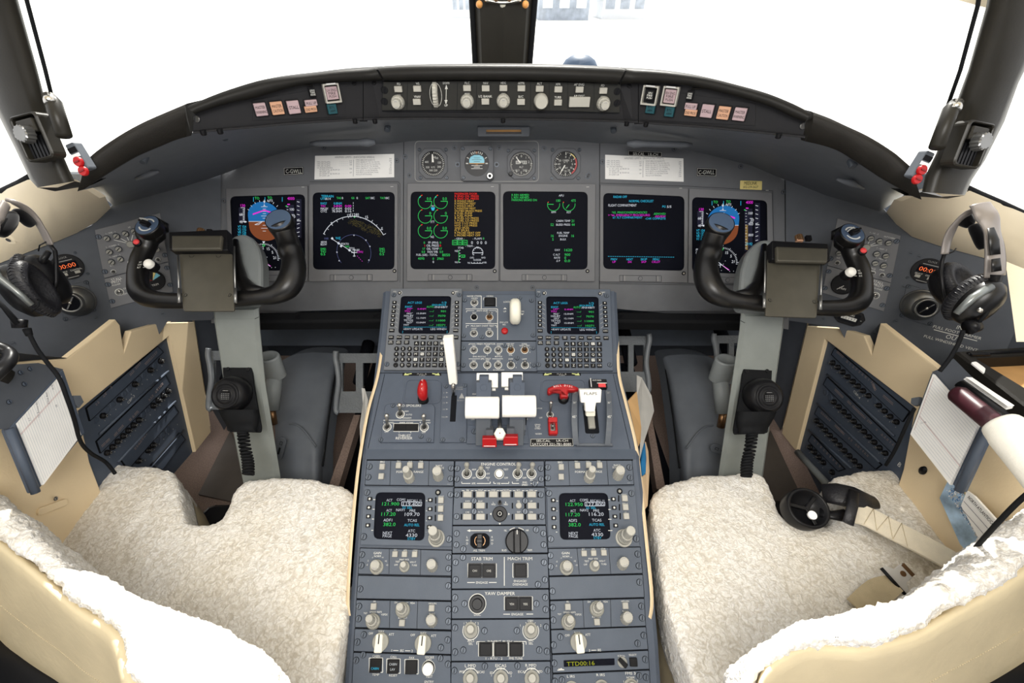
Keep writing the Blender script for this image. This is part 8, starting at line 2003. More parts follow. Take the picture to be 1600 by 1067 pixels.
# ================================================================== audio, stall and small units on the wing panels
def acp(side):
 sp = SL if side == 'left' else SR
 if side == 'left':
  quad = [(148, 359), (250, 332.5), (263, 408), (163, 434.5)]; q2 = [(163.2, 435.6), (263.2, 409.2), (270.5, 455), (173.5, 481)]
  kn = [(166.7, 372), (181.7, 368.5), (195.6, 364.6), (209, 361), (170.6, 393), (185, 388.4), (174, 408.7), (187.7, 404), (244.6, 389)]; fan = [(166.7, 372), (181.7, 368.5), (195.6, 364.6), (209, 361)]; hubp = (204, 381)
  sw = [(177, 424.4), (246.7, 405.5)]; st = (186.6, 456.4); stx = (182, 435.5, 439.5, 444.5); ga = (238.8, 437.5); scr_ = [(154, 370), (164, 424.5), (257.6, 398.5)]; sc2 = [(168.7, 444.5), (175.3, 470.8), (260.8, 418.5), (265.8, 445)]
 else:
  quad = [(1308.6, 340.8), (1407.7, 367.8), (1392, 441), (1293, 414)]; q2 = [(1292.8, 415), (1391.6, 442), (1380.7, 486), (1285, 457)]
  kn = [(1360.9, 371.8), (1374.4, 376.3), (1388.5, 379), (1370, 396), (1384, 399.3), (1367.6, 410.5), (1381, 414.3), (1311.4, 395)]; fan = kn[:3]; hubp = (1353.7, 386)
  sw = [(1364, 426.3), (1378.4, 429.6), (1308.6, 410.5)]; st = (1367.4, 461.8); stx = (1372.5, 441, 446, 451.5); ga = (1317.7, 443.8); scr_ = [(1401, 377), (1390, 430.5), (1298, 404)]; sc2 = [(1385.5, 450.5), (1378.8, 476.8), (1294.8, 424), (1289, 450)]
 g = thing('audio_control_panel', 'grey audio panel of small slotted knobs behind the outer horn of the %s yoke' % side, 'audio panel', sp.hit(*quad[3]), 'audio control panels')
 b = MB(); q = sp.q(quad); b.prism(sp, q, -.004, .003, 'bezel', .0006); F = Fr(sp.p(0, 0, .003), sp.U, sp.V, sp.N)
 for p in fan: b.line(F, F.uv(p[0] + (hubp[0]-p[0])*.3, p[1] + (hubp[1]-p[1])*.3), F.uv(*hubp), .0011, 'ink', .0006)
 for t in ([(173, 363.5, '1 - VHF - 2'), (202, 355, 'HF'), (176, 384, '1 - COMM - 2'), (180, 400, '1 - NAV - 2'), (175, 415, 'R/T')] if side == 'left' else [(1366, 364.5, '1 - HF - 2'), (1390, 371, 'INT/CABIN'), (1378, 389, '1 - ADF - 2'), (1377, 404.5, '1 - MKR - 2'), (1363, 419.5, 'VOICE'), (1378, 421.5, 'SPKR'), (1312, 387, 'VOL'), (1310, 403, 'INT')]):
  kk = F.s(t[0], t[1]); f_ = F.f(t[0], t[1]); b.text(f_, t[2], 2.3*kk, 'ink', .0006)
 b.build('face_plate', g)
 for x, y in kn:
  f_ = F.f(x, y); kk = F.s(x, y); b = MB(); b.fluted(f_, 4.6*kk, 0, .009, 'foot', 12, .08, .9, tmk='knobd'); b.box(f_.at(0, 0, .009, .6), 6*kk, 1*kk, 0, .0005, 'seam'); b.build('volume_knob', g)
 f_ = F.f(*hubp); kk = F.s(*hubp); b = MB(); b.fluted(f_, 5.6*kk, 0, .010, 'knobd', 12, .08, .9); b.build('selector_knob', g)
 for x, y in sw: toggle(F, x, y, 3, g, (x, y + 2), base='steel')
 for x, y in scr_: screw(F.f(x, y), .0042, g, 'dzus')
 g = thing('stall_protection_panel', 'grey panel with STALL PROT pusher switch below the %s audio panel' % side, 'control panel', sp.hit(*q2[3]), 'stall protection panels')
 b = MB(); q = sp.q(q2); b.prism(sp, q, -.004, .003, 'bezel', .0006)
 for yy, s_, h in zip(stx[1:], ('STALL', 'PROT', 'PUSHER'), (4, 4, 2.4)): b.text(F.f(stx[0], yy), s_, h*kk, 'ink', .0006)
 b.text(F.f(st[0] + (9 if side == 'left' else -9), st[1] - 6), 'ON', 2.6*kk, 'ink', .0006); b.text(F.f(st[0] + (9 if side == 'left' else -11), st[1] + 2.5), 'OFF', 2.6*kk, 'ink', .0006)
 b.build('face_plate', g)
 toggle(F, *st, 5, g, (st[0], st[1] - 1.5), ball='chrome')
 for x, y in sc2: screw(F.f(x, y), .0042, g, 'dzus')
 g = thing('trim_pressure_gauge', 'small round black gauge partly hidden behind the outer arm of the %s yoke' % side, 'gauge', sp.hit(*ga), 'small round gauges')
 b = MB(); f_ = F.f(*ga); kk = F.s(*ga); r = 16*kk
 b.lathe(f_, [(r, 0), (r, .004), (r*.92, .0045), (r*.88, .003)], 'plastic', 30); b.build('bezel', g)
 b = MB(); b.cyl(f_, r*.9, 0, .0032, 'plastic', 30)
 if side == 'left':
  for a0, a1, mk in ((20, 50, 'pale_sky'), (52, 66, 'yellowp'), (140, 175, 'dred')): b.poly(f_.at(0, 0, 0), [(0, 0)] + [(r*.78*math.cos(math.radians(a0 + (a1-a0)*i/6)), r*.78*math.sin(math.radians(a0 + (a1-a0)*i/6))) for i in range(7)], .0038, mk)
  b.text(f_, 'TRIM', r*.2, 'ink', .004, 0, -r*.45)
 else:
  b.arc(f_, r*.72, 20, 110, r*.1, 'redbtn', .0038); b.line(f_, (-r*.3, -r*.6), (r*.1, -r*.1), r*.06, 'ink', .004); b.text(f_, 'TRIM', r*.2, 'ink', .004, r*.1, -r*.4)
 b.build('dial_face', g)
acp('left'); acp('right')
M['copper'] = M['bronze']
for side, sp, c in (('left', SL, (106, 416.5)), ('right', SR, (1448.5, 423))):
 g = thing('digital_clock', 'round black clock with orange 00:00 digits above the %s air vent' % side, 'clock', sp.hit(*c), 'digital clocks')
 f_ = sp.f(*c); k = sp.s(*c); r = 19.5*k
 b = MB(); b.cyl(f_, r, 0, .004, 'face', 36, .0008)
 b.box(f_, r*1.35, r*.55, .004, .0044, 'scrn', cy=r*.1); b.text(f_, '00:00', r*.34, 'e_o', .0050, 0, r*.1, w=r*1.1)
 b.text(f_, 'DAVTRON'[:0] or 'CLOCK', r*.14, 'inkd', .0046, 0, r*.76); b.box(f_, r*1.0, r*.05, .004, .0044, 'inkd', cy=r*.5); b.text(f_, 'SELECT', r*.12, 'ink', .0046, -r*.4, -r*.32); b.text(f_, 'CONTROL', r*.12, 'ink', .0046, r*.4, -r*.32); b.box(f_, r*.7, r*.05, .004, .0044, 'inkd', cy=-r*.84)
 b.build('clock_face', g)
 for sx in (-1, 1):
  b = MB(); b.box(f_, r*.34, r*.2, .004, .006, 'btn', cx=sx*r*.4, cy=-r*.52); b.build('push_button', g)
 for a in (45, 225, 315): screw(f_.at(r*1.25*math.cos(math.radians(a)), r*1.25*math.sin(math.radians(a))), .0022, g, 'screw', h=.001)
for side, sp, c, op, quad in (('left', SL, (119, 469.5), (109.5, 473.5), [(92, 450), (137, 437.5), (150, 486), (100, 502)]), ('right', SR, (1437.5, 476), (1448, 482), [(1416.8, 443.8), (1465.5, 458.4), (1455.7, 509.5), (1405.8, 495)])):
 g = thing('air_vent', 'steel eyeball air vent on a square plate on the %s wing panel' % side, 'air vent', sp.hit(*c), 'eyeball air vents')
 b = MB(); q = sp.q(quad); b.prism(sp, rpoly(q, .003, 2), 0, .0016, 'wall', .0005); b.build('mounting_plate', g)
 for x, y in [(quad[i][0] * .88 + c[0] * .12, quad[i][1] * .88 + c[1] * .12) for i in range(4)]: screw(sp.f(x, y, .0016), .0034, g, 'screw', h=.001)
 k = sp.s(*c); f_ = sp.f(*c); R_ = 23*k
 b = MB(); b.lathe(f_, [(R_*1.06, .001), (R_*1.06, .004), (R_, .005)], 'steel', 36)
 b.lathe(f_, [(R_*math.cos(t), .004 + R_*.72*math.sin(t)) for t in [i*PI/2/10 for i in range(10)]] + [(.0001, .004 + R_*.72)], 'steel', 36); b.build('ball', g)
 n_ = .004 + R_*.78
 u, v = sp.uv(*op, n_); o = sp.p(u, v, n_); ctr = f_.p(0, 0, 0); N = (o - ctr).normalized(); U = Vector((0, 0, 1)).cross(N).normalized(); V = N.cross(U); h = Fr(o, U, V, N)
 b = MB(); r2 = 14*k; b.lathe(h, [(r2*1.1, -.012), (r2*1.08, 0), (r2, .0015), (r2*.84, 0), (r2*.82, -.001)], 'steel', 32)
 b.lathe(h, [(r2*.84, -.0004), (.0001, -.0006)], 'cavity_shade', 28); b.build('nozzle', g)  # flat dark disc paints the shaded depth of the vent opening
 b = MB(); b.box(h.at(0, 0, 0, .9), r2*1.5, r2*.12, -.001, .0008, 'chrome'); b.ball(h.p(0, 0, 0), r2*.18, 'chrome', 10); b.build('spoke', g)
# hour meter
g = thing('hour_meter', 'small black hexagonal hour meter below the right yoke', 'meter', SR.hit(1327, 495))
f_ = SR.f(1327, 495); k = SR.s(1327, 495); b = MB(); b.prism(f_, rpoly([(-20*k, 3*k), (-14*k, 11*k), (14*k, 11*k), (20*k, 3*k), (18*k, -6*k), (10*k, -12*k), (-10*k, -12*k), (-18*k, -6*k)], .001, 2), 0, .006, 'plastic', .001); b.box(f_, 26*k, 15*k, .006, .0072, 'seam', r=.001)
b.box(f_, 20*k, 5*k, .0072, .0076, 'ink', cy=-1*k); b.text(f_, '0 0 1 4 7', 3.6*k, 'dink', .0080, 0, -1*k); b.text(f_, 'HOURS', 2.6*k, 'ink', .0076, 0, 4.5*k); b.build('case', g)
for s_ in (-1, 1): screw(f_.at(s_*15.5*k, 0, .006), .0016, g, 'steel', h=.0005)
# ================================================================== headsets
def headset(side):
 X = (lambda x, y, Z: W(x, y, Z)) if side == 'left' else (lambda x, y, Z: W(x, y, Z))
 L = side == 'left'
 if L:
  cups = [((32, 456, .655), (42, 459, .665)), ((79, 437, .70), (54, 444, .685))]
  band_out = [(10, 312, .625), (22, 316, .63), (40, 326, .645), (56, 343, .66), (68, 362, .67), (78, 382, .68)]
  band_w = [.0055, .007, .007, .0065, .006, .0055]
  pads = [[(20, 331, .64), (33, 336, .645), (45, 346, .655), (52, 352, .66)], [(18, 334, .63), (14, 346, .62), (6, 358, .61), (0, 368, .605)]]
  wide = [(-14, 372, .585), (-7, 350, .59), (1, 334, .60), (9, 319, .61)]
 else:
  cups = [((1480, 452, .70), (1497, 446, .685)), ((1532, 475, .62), (1509, 462, .64))]
  band_out = [(1476, 397, .68), (1480, 376, .675), (1489, 356, .665), (1503, 340, .655), (1516, 331, .645), (1530, 325, .63)]
  band_w = [.0055, .006, .0065, .007, .007, .006]
  pads = [[(1503, 354, .66), (1513, 344, .655), (1522, 340, .65)], [(1521, 352, .645), (1530, 366, .64), (1537, 388, .64)]]
  wide = [(1531, 319, .62), (1538, 331, .615), (1547, 350, .61), (1553, 378, .605), (1555, 405, .605), (1554, 432, .61)]
 c0_ = X(*cups[0][0])
 g = thing('headset', 'black padded headset with silver band hanging on the %s wall' % side, 'headset', X(*cups[1][1]), 'headsets')
 for i, (o, n) in enumerate(cups):
  A_, B_ = X(*o), X(*n); N = (B_ - A_).normalized()
  if L: N = Vector((.93, .32, .05)).normalized() * (1 if i == 0 else -1)
  V = Vector((0, 0, 1)); V = (V - N * V.dot(N)).normalized()
  # tilt the cup long axis
  U = V.cross(N); f_ = Fr(A_, U, V, N); d = (B_ - A_).length
  V2 = (V * .95 + U * (0 if L else -.3)).normalized(); U2 = V2.cross(N).normalized(); f_ = Fr(A_, U2, V2, N)
  R_ = .030 if L else .0275
  b = MB(); ey = 1.42 if L else 1.25; b.lathe(f_, [(.0001, -.016), (R_*.35, -.0155), (R_*.75, -.011), (R_*.98, -.002), (R_*1.0, .006), (R_*.96, .010)], 'gloss' if i == 1 - L else 'plastic', 28, sx=.82, sy=ey); b.build('ear_cup', g)
  b = MB(); b.lathe(f_, [(R_*.92, .009), (R_*1.02, .012), (R_*1.08, .018), (R_*1.04, .025), (R_*.9, .029), (R_*.66, .028), (R_*.5, .020), (.0001, .018)], 'leatherb', 30, sx=.82, sy=ey)
  for q in range(44):
   a = 2*PI*q/44; p0 = f_.p(R_*.96*.82*math.cos(a), R_*.96*ey*math.sin(a), .011); p1 = f_.p(R_*1.10*.82*math.cos(a), R_*1.10*ey*math.sin(a), .018); p2 = f_.p(R_*.92*.82*math.cos(a), R_*.92*ey*math.sin(a), .028)
   b.tube([p0, p1, p2], .0011, 'leatherb', 5)
  b.build('ear_cushion', g)
 b = MB(); pts = catmull([tuple(X(*p)) for p in band_out], 5); ws = catmull([(w,) for w in band_w], 5); b.tube([Vector(p) for p in pts], [w[0] for w in ws], 'silver', 12, flat=.45, up=(0, .6, .8)); b.build('headband', g)
 b = MB(); pts = catmull([tuple(X(*p)) for p in wide], 5); b.tube([Vector(p) for p in pts], .0125 if not L else .0075, 'silver', 14, flat=.3 if not L else .5, up=(0, 1, .3));
 b.build('headband_casing', g)
 if not L:
  b = MB(); b.tube([X(1548, 356, .596), X(1553, 375, .594), X(1555, 398, .594)], [.004, .0065, .0065], 'gloss', 12, flat=.3, up=(0, 1, .3)); b.tube([X(1556, 404, .594), X(1557, 424, .596)], [.005, .006], 'gloss', 12, flat=.3, up=(0, 1, .3)); b.build('band_window', g)
 for pd_ in pads:
  b = MB(); pts = catmull([tuple(X(*p)) for p in pd_], 4); n = len(pts); b.tube([Vector(p) for p in pts], [.011 * (math.sin(PI*(.12 + .76*i/(n-1)))**.5) for i in range(n)], 'velour', 14, flat=.7); b.build('head_pad', g)
 # yokes and cables
 b = MB()
 if L:
  b.tube([X(78, 382, .68), X(86, 392, .685), X(88, 410, .69), X(88, 440, .69), X(83, 456, .69)], .0028, 'plastic', 8); b.tube([X(60, 392, .68), X(62, 383, .675), X(72, 378, .675)], .001, 'plastic', 6); b.tube([X(76, 393, .68), X(68, 404, .68), X(64, 412, .68)], [.004, .005, .006], 'plastic', 8)
  b.build('side_arm', g)
  b = MB(); b.tube([X(-14, 420, .62), X(0, 434, .625), X(25, 454, .63), X(50, 477, .64)], [.006, .0055, .0045, .004], 'tube', 10); b.build('boom_arm', g)
  b = MB(); b.tube([X(-14, 462, .60), X(6, 480, .61), X(28, 506, .62)], [.003, .003, .004], 'rubber', 8); b.build('microphone_boom', g)
  b = MB(); b.tube([X(30, 500, .625), X(31, 512, .625)], [.009, .008], 'plastic', 14); b.tube([X(42, 514, .63), X(46, 524, .63)], [.005, .004], 'rubber', 10); b.build('cable_joint', g)
  b = MB(); b.tube([Vector(p) for p in catmull([tuple(X(*p)) for p in ((45, 520, .63), (58, 545, .625), (75, 568, .62), (92, 590, .60), (104, 620, .60), (116, 655, .62), (126, 690, .66), (142, 708, .70), (165, 722, .74), (180, 740, .74))], 6)], .0027, 'rubber', 8); b.build('cable', g)
  b = MB(); b.tube([X(50, 487, .64), X(60, 478, .64), X(62, 470, .645), (X(56, 466, .65))], .0012, 'rubber', 6); b.build('small_wire', g)
 else:
  b.tube([X(1476, 397, .68), X(1472, 408, .685), X(1470, 425, .68), X(1473, 450, .68), X(1478, 478, .68)], .0026, 'plastic', 8); b.tube([X(1554, 430, .61), X(1550, 448, .612), X(1540, 455, .60)], [.009, .007, .004], 'plastic', 10)
  b.tube([X(1556, 448, .61), X(1552, 470, .61), X(1540, 492, .61), X(1528, 505, .615)], .0024, 'rubber', 8); b.tube([X(1480, 397, .68), X(1490, 393, .68), X(1494, 388, .68)], .001, 'plastic', 6); b.build('side_arm', g)
  b = MB(); b.tube([X(1548, 448, .60), X(1520, 465, .60), X(1494, 490, .61)], [.0055, .005, .004], 'tube', 10); b.build('boom_arm', g)
  b = MB(); b.tube([X(1513, 512, .62), X(1526, 508, .62)], [.010, .009], 'plastic', 14); b.build('cable_joint', g)
  b = MB(); b.tube([Vector(p) for p in catmull([tuple(X(*p)) for p in ((1505, 516, .62), (1498, 535, .625), (1484, 560, .63), (1468, 580, .635))], 5)], .0026, 'rubber', 8)
  b.build('cable', g)
  b = MB(); b.tube([Vector(p) for p in catmull([tuple(X(*p)) for p in ((1429, 638, .72), (1418, 660, .72), (1400, 700, .74), (1384, 727, .76))], 5)], .0026, 'rubber', 8); b.build('cable', g)
  b = MB(); b.ball(X(1531, 485, .605), .0035, 'chrome', 10); b.build('volume_dial', g)
M['leatherb'] = mat('soft_black_leather', '#1c1c20', 0.45, spec=0.45, bump=.4, bscale=300)
M['velour'] = mat('black_velour', '#0d0d10', 0.95, spec=0.05, sheen=.2)
M['silver'] = mat('silver_plastic', '#948d88', 0.3, metal=0.35, spec=0.5)
headset('left'); headset('right')
# fixings on the left sill
b = MB(); f_ = Fr(W(14, 374, .68), (1, 0, 0), (0, -.2, 1), (0, -1, -.2)); b.box(f_, .011, .014, -.002, .001, 'beige', r=.001); b.cyl(f_, .0032, .001, .002, 'steel', 12); b.build('wall_clip') and None
o = bpy.data.objects['wall_clip']; tag(o, 'small beige plate with a steel screw on the sill behind the left headset', 'wall plate')
# steering tiller at the left edge
g = thing('steering_tiller', 'black curved steering handle at the left edge above the grey console lid', 'handle', W(5, 560, .60))
b = MB(); b.tube([Vector(p) for p in catmull([tuple(W(*p)) for p in ((-50, 552, .58), (-28, 543, .585), (-6, 542, .59), (12, 550, .595), (16, 560, .59), (4, 576, .58), (-30, 606, .57))], 5)], .008, 'plastic', 12); b.build('handle', g)
b = MB(); b.cyl(Fr(W(-34, 575, .61), (1, 0, 0), (0, 1, .3), (0, -.3, 1)), .02, -.03, 0, 'leather', 20, .002); b.build('base', g)
# ================================================================== seats in sheepskin
def remeshed(name, pts_low, pts_high, mk, parent, coarse=.010, fine=.0042, amp=.0032, sm=5):
 """closed soft body between two matching outlines, rounded, then tufted"""
 me = bpy.data.meshes.new('tmp'); n = len(pts_low)
 me.from_pydata([tuple(p) for p in pts_low] + [tuple(p) for p in pts_high], [], [tuple(range(n))[::-1], tuple(range(n, 2*n))] + [(i, (i+1) % n, n + (i+1) % n, n + i) for i in range(n)])
 o = bpy.data.objects.new('tmp', me); C.objects.link(o)
 for t, v in (('REMESH', coarse), ('SMOOTH', sm), ('REMESH', fine), ('SMOOTH', 3)):
  m = o.modifiers.new(t, t)
  if t == 'REMESH': m.mode = 'VOXEL'; m.voxel_size = v; m.use_smooth_shade = True
  else: m.factor = .6; m.iterations = v
 dg = bpy.context.evaluated_depsgraph_get(); dg.update()
 em = bpy.data.meshes.new_from_object(o.evaluated_get(dg), depsgraph=dg)
 bpy.data.objects.remove(o)
 base = Vector(parent['_b'])
 nr = [v.normal.copy() for v in em.vertices]
 for v, q in zip(em.vertices, nr):
  p = v.co.copy()
  if amp:
   w = p + noise.noise_vector(p * 55) * .007
   d = noise.voronoi(w * 105)[0]
   v.co = p + q * ((.42 - d[0]) * amp * 1.1 + noise.noise(p * 22) * amp * .9)
  v.co -= base
 em.name = name; em.materials.clear(); em.materials.append(M[mk])
 for f in em.polygons: f.use_smooth = True; f.material_index = 0
 ob = bpy.data.objects.new(name, em); ob.parent = parent; ob['_b'] = list(base); C.objects.link(ob)
 return ob
SZ = .48
def seat(side):
 L = side == 'left'
 if L:
  out = [(62, 830), (84, 780), (104, 742), (130, 727), (180, 722), (235, 725), (268, 734), (280, 760), (288, 800), (290, 815), (318, 820), (343, 822), (352, 795), (364, 762), (385, 748), (430, 743), (490, 747), (540, 758), (558, 772), (556, 830), (549, 900), (545, 960), (533, 1010), (520, 1090), (470, 1200), (330, 1250), (170, 1060), (70, 930)]
  F = [(-110, 700), (-50, 742), (0, 776), (60, 830), (120, 880), (170, 909), (250, 936), (300, 957), (370, 990), (408, 1025), (424, 1060), (440, 1110), (470, 1190)]
  B = [(-110, 770), (-50, 812), (0, 850), (40, 882), (75, 912), (100, 935), (130, 958), (165, 978), (180, 1010), (190, 1060), (240, 1110), (330, 1140), (420, 1190)]  # white fleece carried on past its edge to stand for sunlit leather
  low = [(-110, 860), (-50, 940), (0, 1000), (30, 1025), (60, 1046), (94, 1068), (130, 1100), (170, 1130), (200, 1160), (240, 1180), (280, 1200), (340, 1230), (420, 1260)]
 else:
  out = [(1016, 775), (1035, 754), (1075, 744), (1120, 738), (1180, 735), (1200, 745), (1212, 780), (1222, 805), (1240, 820), (1300, 822), (1303, 790), (1292, 765), (1300, 742), (1345, 733), (1400, 731), (1440, 733), (1459, 748), (1470, 785), (1495, 825), (1518, 850), (1545, 895), (1490, 1040), (1300, 1220), (1110, 1150), (1080, 1067), (1050, 990), (1030, 900), (1018, 820)]
  F = [(1700, 715), (1650, 762), (1600, 801), (1560, 830), (1506, 872), (1450, 910), (1412, 929), (1337, 946), (1262, 962), (1210, 990), (1180, 1019), (1165, 1055), (1150, 1110)]
  B = [(1700, 815), (1650, 855), (1600, 891), (1555, 921), (1487, 959), (1450, 980), (1412, 996), (1337, 1011), (1262, 1006), (1225, 1020), (1196, 1045), (1186, 1072), (1176, 1130)]
  low = [(1700, 960), (1650, 1000), (1600, 1034), (1575, 1050), (1544, 1068), (1500, 1090), (1450, 1120), (1400, 1140), (1337, 1160), (1280, 1180), (1240, 1190), (1215, 1200), (1190, 1210)]
 c = on_z(310 if L else 1290, 950, SZ)
 g = thing('pilot_seat', ('left' if L else 'right') + (' pilot seat in white sheepskin, no belt lying on its cushion' if L else ' pilot seat in white sheepskin with a cream belt across its cushion'), 'seat', Vector((c.x, c.y, FLOOR)), 'pilot seats')
 top = [on_z(x, y, SZ) for x, y in out]
 cc = sum(top, Vector()) / len(top)
 remeshed('sheepskin_cushion_cover', [p + (cc - p) * .03 + Vector((0, 0, -.10)) for p in top], [p + Vector((0, 0, .004)) for p in top], 'fleece', g)
 b = MB(); lo = [p + (cc - p) * .05 for p in top]
 b.grid([[p + Vector((0, 0, -.06)) for p in lo + lo[:1]], [p + Vector((0, 0, -.17)) for p in lo + lo[:1]]], 'hide'); b.build('leather_cushion_side', g)
 b = MB(); b.box(Fr((cc.x, cc.y, FLOOR), (1, 0, 0), (0, 1, 0), (0, 0, 1)), .3, .3, 0, .08, 'plastic', r=.02, bev=.01); b.build('seat_base', g)
 if L:   # leather inside the notch
  b = MB(); b.add([on_z(283, 765, SZ - .01), on_z(285, 812, SZ - .01), on_z(262, 816, SZ + .004), on_z(268, 775, SZ + .0)], [(0, 1, 2, 3)], 'hide'); b.build('notch_piping', g)
 # backrest: fleece roll over the top, leather behind
 ZB = .69
 f_ = [on_z(x, y, ZB - .012) for x, y in F]; k_ = [on_z(x, y, ZB) for x, y in B]
 ring = f_ + k_[::-1]
 cb = sum(ring, Vector()) / len(ring)
 remeshed('sheepskin_backrest_cover', [p + Vector((0, .008, -.10)) for p in ring], ring, 'fleece', g, amp=.006)
 b = MB()
 r0 = [on_z(a[0]*.75 + c_[0]*.25, a[1]*.75 + c_[1]*.25, ZB - .035) for a, c_ in zip(B, F)]; r1 = [on_z(*((a[0]*.92 + c_[0]*.08), (a[1]*.92 + c_[1]*.08)), ZB - .02) for a, c_ in zip(B, low)]
 r2 = [on_z((a[0]*.5 + c_[0]*.5), (a[1]*.5 + c_[1]*.5), ZB - .10) for a, c_ in zip(B, low)]; r3 = [on_z(*c_, ZB - .20) for c_ in low]
 dense = [catmull([tuple(p) for p in r], 4) for r in (r0, r1, r2, r3)]
 cols = [catmull([r[i] for r in dense], 4) for i in range(len(dense[0]))]
 G = [[Vector(cols[j][i]) for j in range(len(cols))] for i in range(len(cols[0]))]
 b.grid(G, 'hide'); b.build('leather_backrest', g)
 b = MB(); k = -4; e = G[k]
 for i in range(0, len(e) - 1):
  p, q = e[i], e[i+1]; d = (CAM - p).normalized() * .0012
  m = 3
  for j in range(m): b.tube([p.lerp(q, (j + .1)/m) + d, p.lerp(q, (j + .7)/m) + d], .0005, 'stitch', 4)
 b.build('seam_stitching', g)
 b = MB(); e = [p + Vector((0, -.0, 0)) for p in G[-1]]
 b.grid([e, [p + Vector((0, -.02, .006)) for p in e], [p + Vector((0, -.05, -.03)) for p in e], [p + Vector((0, -.05, -.2)) for p in e]], 'plastic'); b.build('seat_shell', g)
 return g
seat('left'); seat('right')
# belts on the right seat
on = lambda x, y, dz=.0: on_z(x, y, SZ + .008 + dz)
g = thing('shoulder_harness', 'cream harness strap with a round black buckle lying across the right seat cushion', 'harness', on(1300, 810))
def ribbon(pts, ws, mk, th=.003, name='strap'):
 b = MB(); P_ = catmull([tuple(on(*p)) + (w,) for p, w in zip(pts, ws)], 4); rows = []
 for i, q in enumerate(P_):
  a = Vector(P_[max(i-1, 0)][:3]); c = Vector(P_[min(i+1, len(P_)-1)][:3]); t = (c - a).normalized(); s_ = Vector((0, 0, 1)).cross(t).normalized() * q[3]; p = Vector(q[:3]); u = Vector((0, 0, th))
  rows.append([p - s_, p - s_ + u, p + s_ + u, p + s_])
 b.grid(rows, mk, False, closed=True); b.add(rows[0], [(0, 1, 2, 3)], mk); b.add(rows[-1], [(0, 1, 2, 3)], mk); o = b.build(name, g); return rows
rw = ribbon([(1321, 800, .022), (1350, 806, .030), (1395, 829, .030), (1440, 852, .028), (1500, 886, .024), (1560, 930, .02)], [.019, .021, .021, .021, .021, .021], 'web')
b = MB()
for i in (4, 6, 8):
 for a, c in ((rw[i][1], rw[i+1][2]), (rw[i+1][2], rw[i+2][1])): b.tube([a + Vector((0, 0, .001)), c + Vector((0, 0, .001))], .0004, 'stitch', 4)
b.build('seam_stitching', g)
b = MB(); b.tube([on(1285, 770, .02), on(1310, 772, .028), (on(1340, 778, .03)), on(1368, 785, .02)], [.018, .022, .021, .012], 'leatherb', 16, flat=.5, up=(0, 0, 1)); b.build('black_pouch', g)
b = MB(); p = on(1334, 768, .045); q = on(1325, 818, .038); b.tube([p, p.lerp(q, .5) + Vector((0, 0, .006)), q], .008, 'leatherb', 10, flat=.35, up=(0, 0, 1)); b.build('black_keeper', g)
bp_ = on(1262, 794, .03); N = Vector((-.1, -.35, .9)).normalized(); U = Vector((1, .25, 0)); U = (U - N * U.dot(N)).normalized(); f_ = Fr(bp_, U, N.cross(U), N)
b = MB(); R_ = .033; b.lathe(f_, [(R_*.95, -.03), (R_, -.02), (R_, .002), (R_*.96, .004), (R_*.84, .004), (R_*.8, -.008), (.0001, -.010)], 'plastic', 36); b.build('round_buckle', g)
b = MB()
for a in (0, 120, 240): b.box(f_.at(0, 0, -.008, math.radians(a + 30)), R_*.8, .006, 0, .006, 'plastic', cx=R_*.4, bev=.001)
b.cyl(f_.at(R_*.05, -R_*.35, -.004), .007, 0, .004, 'paper', 18); b.arc(f_.at(0, R_*.4, -.007), R_*.5, 50, 120, .002, 'ink', .001); b.build('buckle_hub', g)
b = MB(); b.tube([on(1280, 800, .02), on(1300, 805, .024), on(1322, 806, .028)], [.010, .008, .012], 'plastic', 12, flat=.6, up=(0, 0, 1)); b.build('strap_end', g)
g = thing('seat_belt_tongue', 'silver belt tongue on a short beige strap near the right backrest', 'seat belt', on(1400, 905))
ribbon([(1340, 952, .006), (1372, 925, .012), (1398, 912, .02)], [.016, .017, .012], 'web2', name='strap')
b = MB(); c = on(1404, 901, .026); N = Vector((-.1, -.4, .9)).normalized(); V = (on(1415, 890, .026) - on(1395, 912, .026)); V = (V - N * V.dot(N)).normalized(); f_ = Fr(c, V.cross(N), V, N)
b.prism(f_, rpoly([(-.019, -.012), (.019, -.012), (.019, -.004), (.010, .003), (.010, .018), (-.010, .018), (-.010, .003), (-.019, -.004)], .002, 2), -.0015, .0015, 'tongue', .0004); b.cyl(f_.at(0, .008, .0015), .004, 0, .0006, 'bronze', 16); b.box(f_, .018, .006, -.002, .002, 'bronze', cy=.018); b.build('metal_tongue', g)
b = MB(); b.tube([f_.p(-.02, -.012, .001), f_.p(.02, -.012, .001)], .0025, 'plastic', 8); b.build('black_sleeve', g)
# ---- right-hand side things: bag, binder, papers, armrest, charts
ZB_ = .74
pb = Fr((0.7, .4, ZB_), (1, 0, 0), (0, 1, 0), (0, 0, 1))
g = thing('flight_bag', 'open black-framed flight bag with tan lining at the right edge of the cockpit', 'bag', pb.hit(1560, 600))
o = rpoly(pb.q([(1490, 551), (1640, 541), (1760, 680), (1640, 668)]), .006, 3); i = rpoly(pb.q([(1522, 562), (1650, 556), (1730, 650), (1640, 634)]), .004, 3)
b = MB(); b.ring(pb, o, i, -.05, .004, 'leather', .003); b.build('frame', g)
b = MB(); b.poly(pb, inset(o, .008), -.018, 'tan'); b.build('tan_lining', g)
b = MB(); b.tube([pb.hit(1512, 553, .004), pb.hit(1560, 551, .004), pb.hit(1640, 547, .004)], .003, 'plastic', 8); b.box(pb.f(1530, 554, .005), .03, .007, 0, .003, 'plastic', bev=.001); b.build('hinge', g)
b = MB(); b.prism(pb, rpoly(pb.q([(1513, 571), (1521, 569), (1536, 580), (1534, 588)]), .003, 3), .004, .006, 'paper'); b.build('white_tag', g)
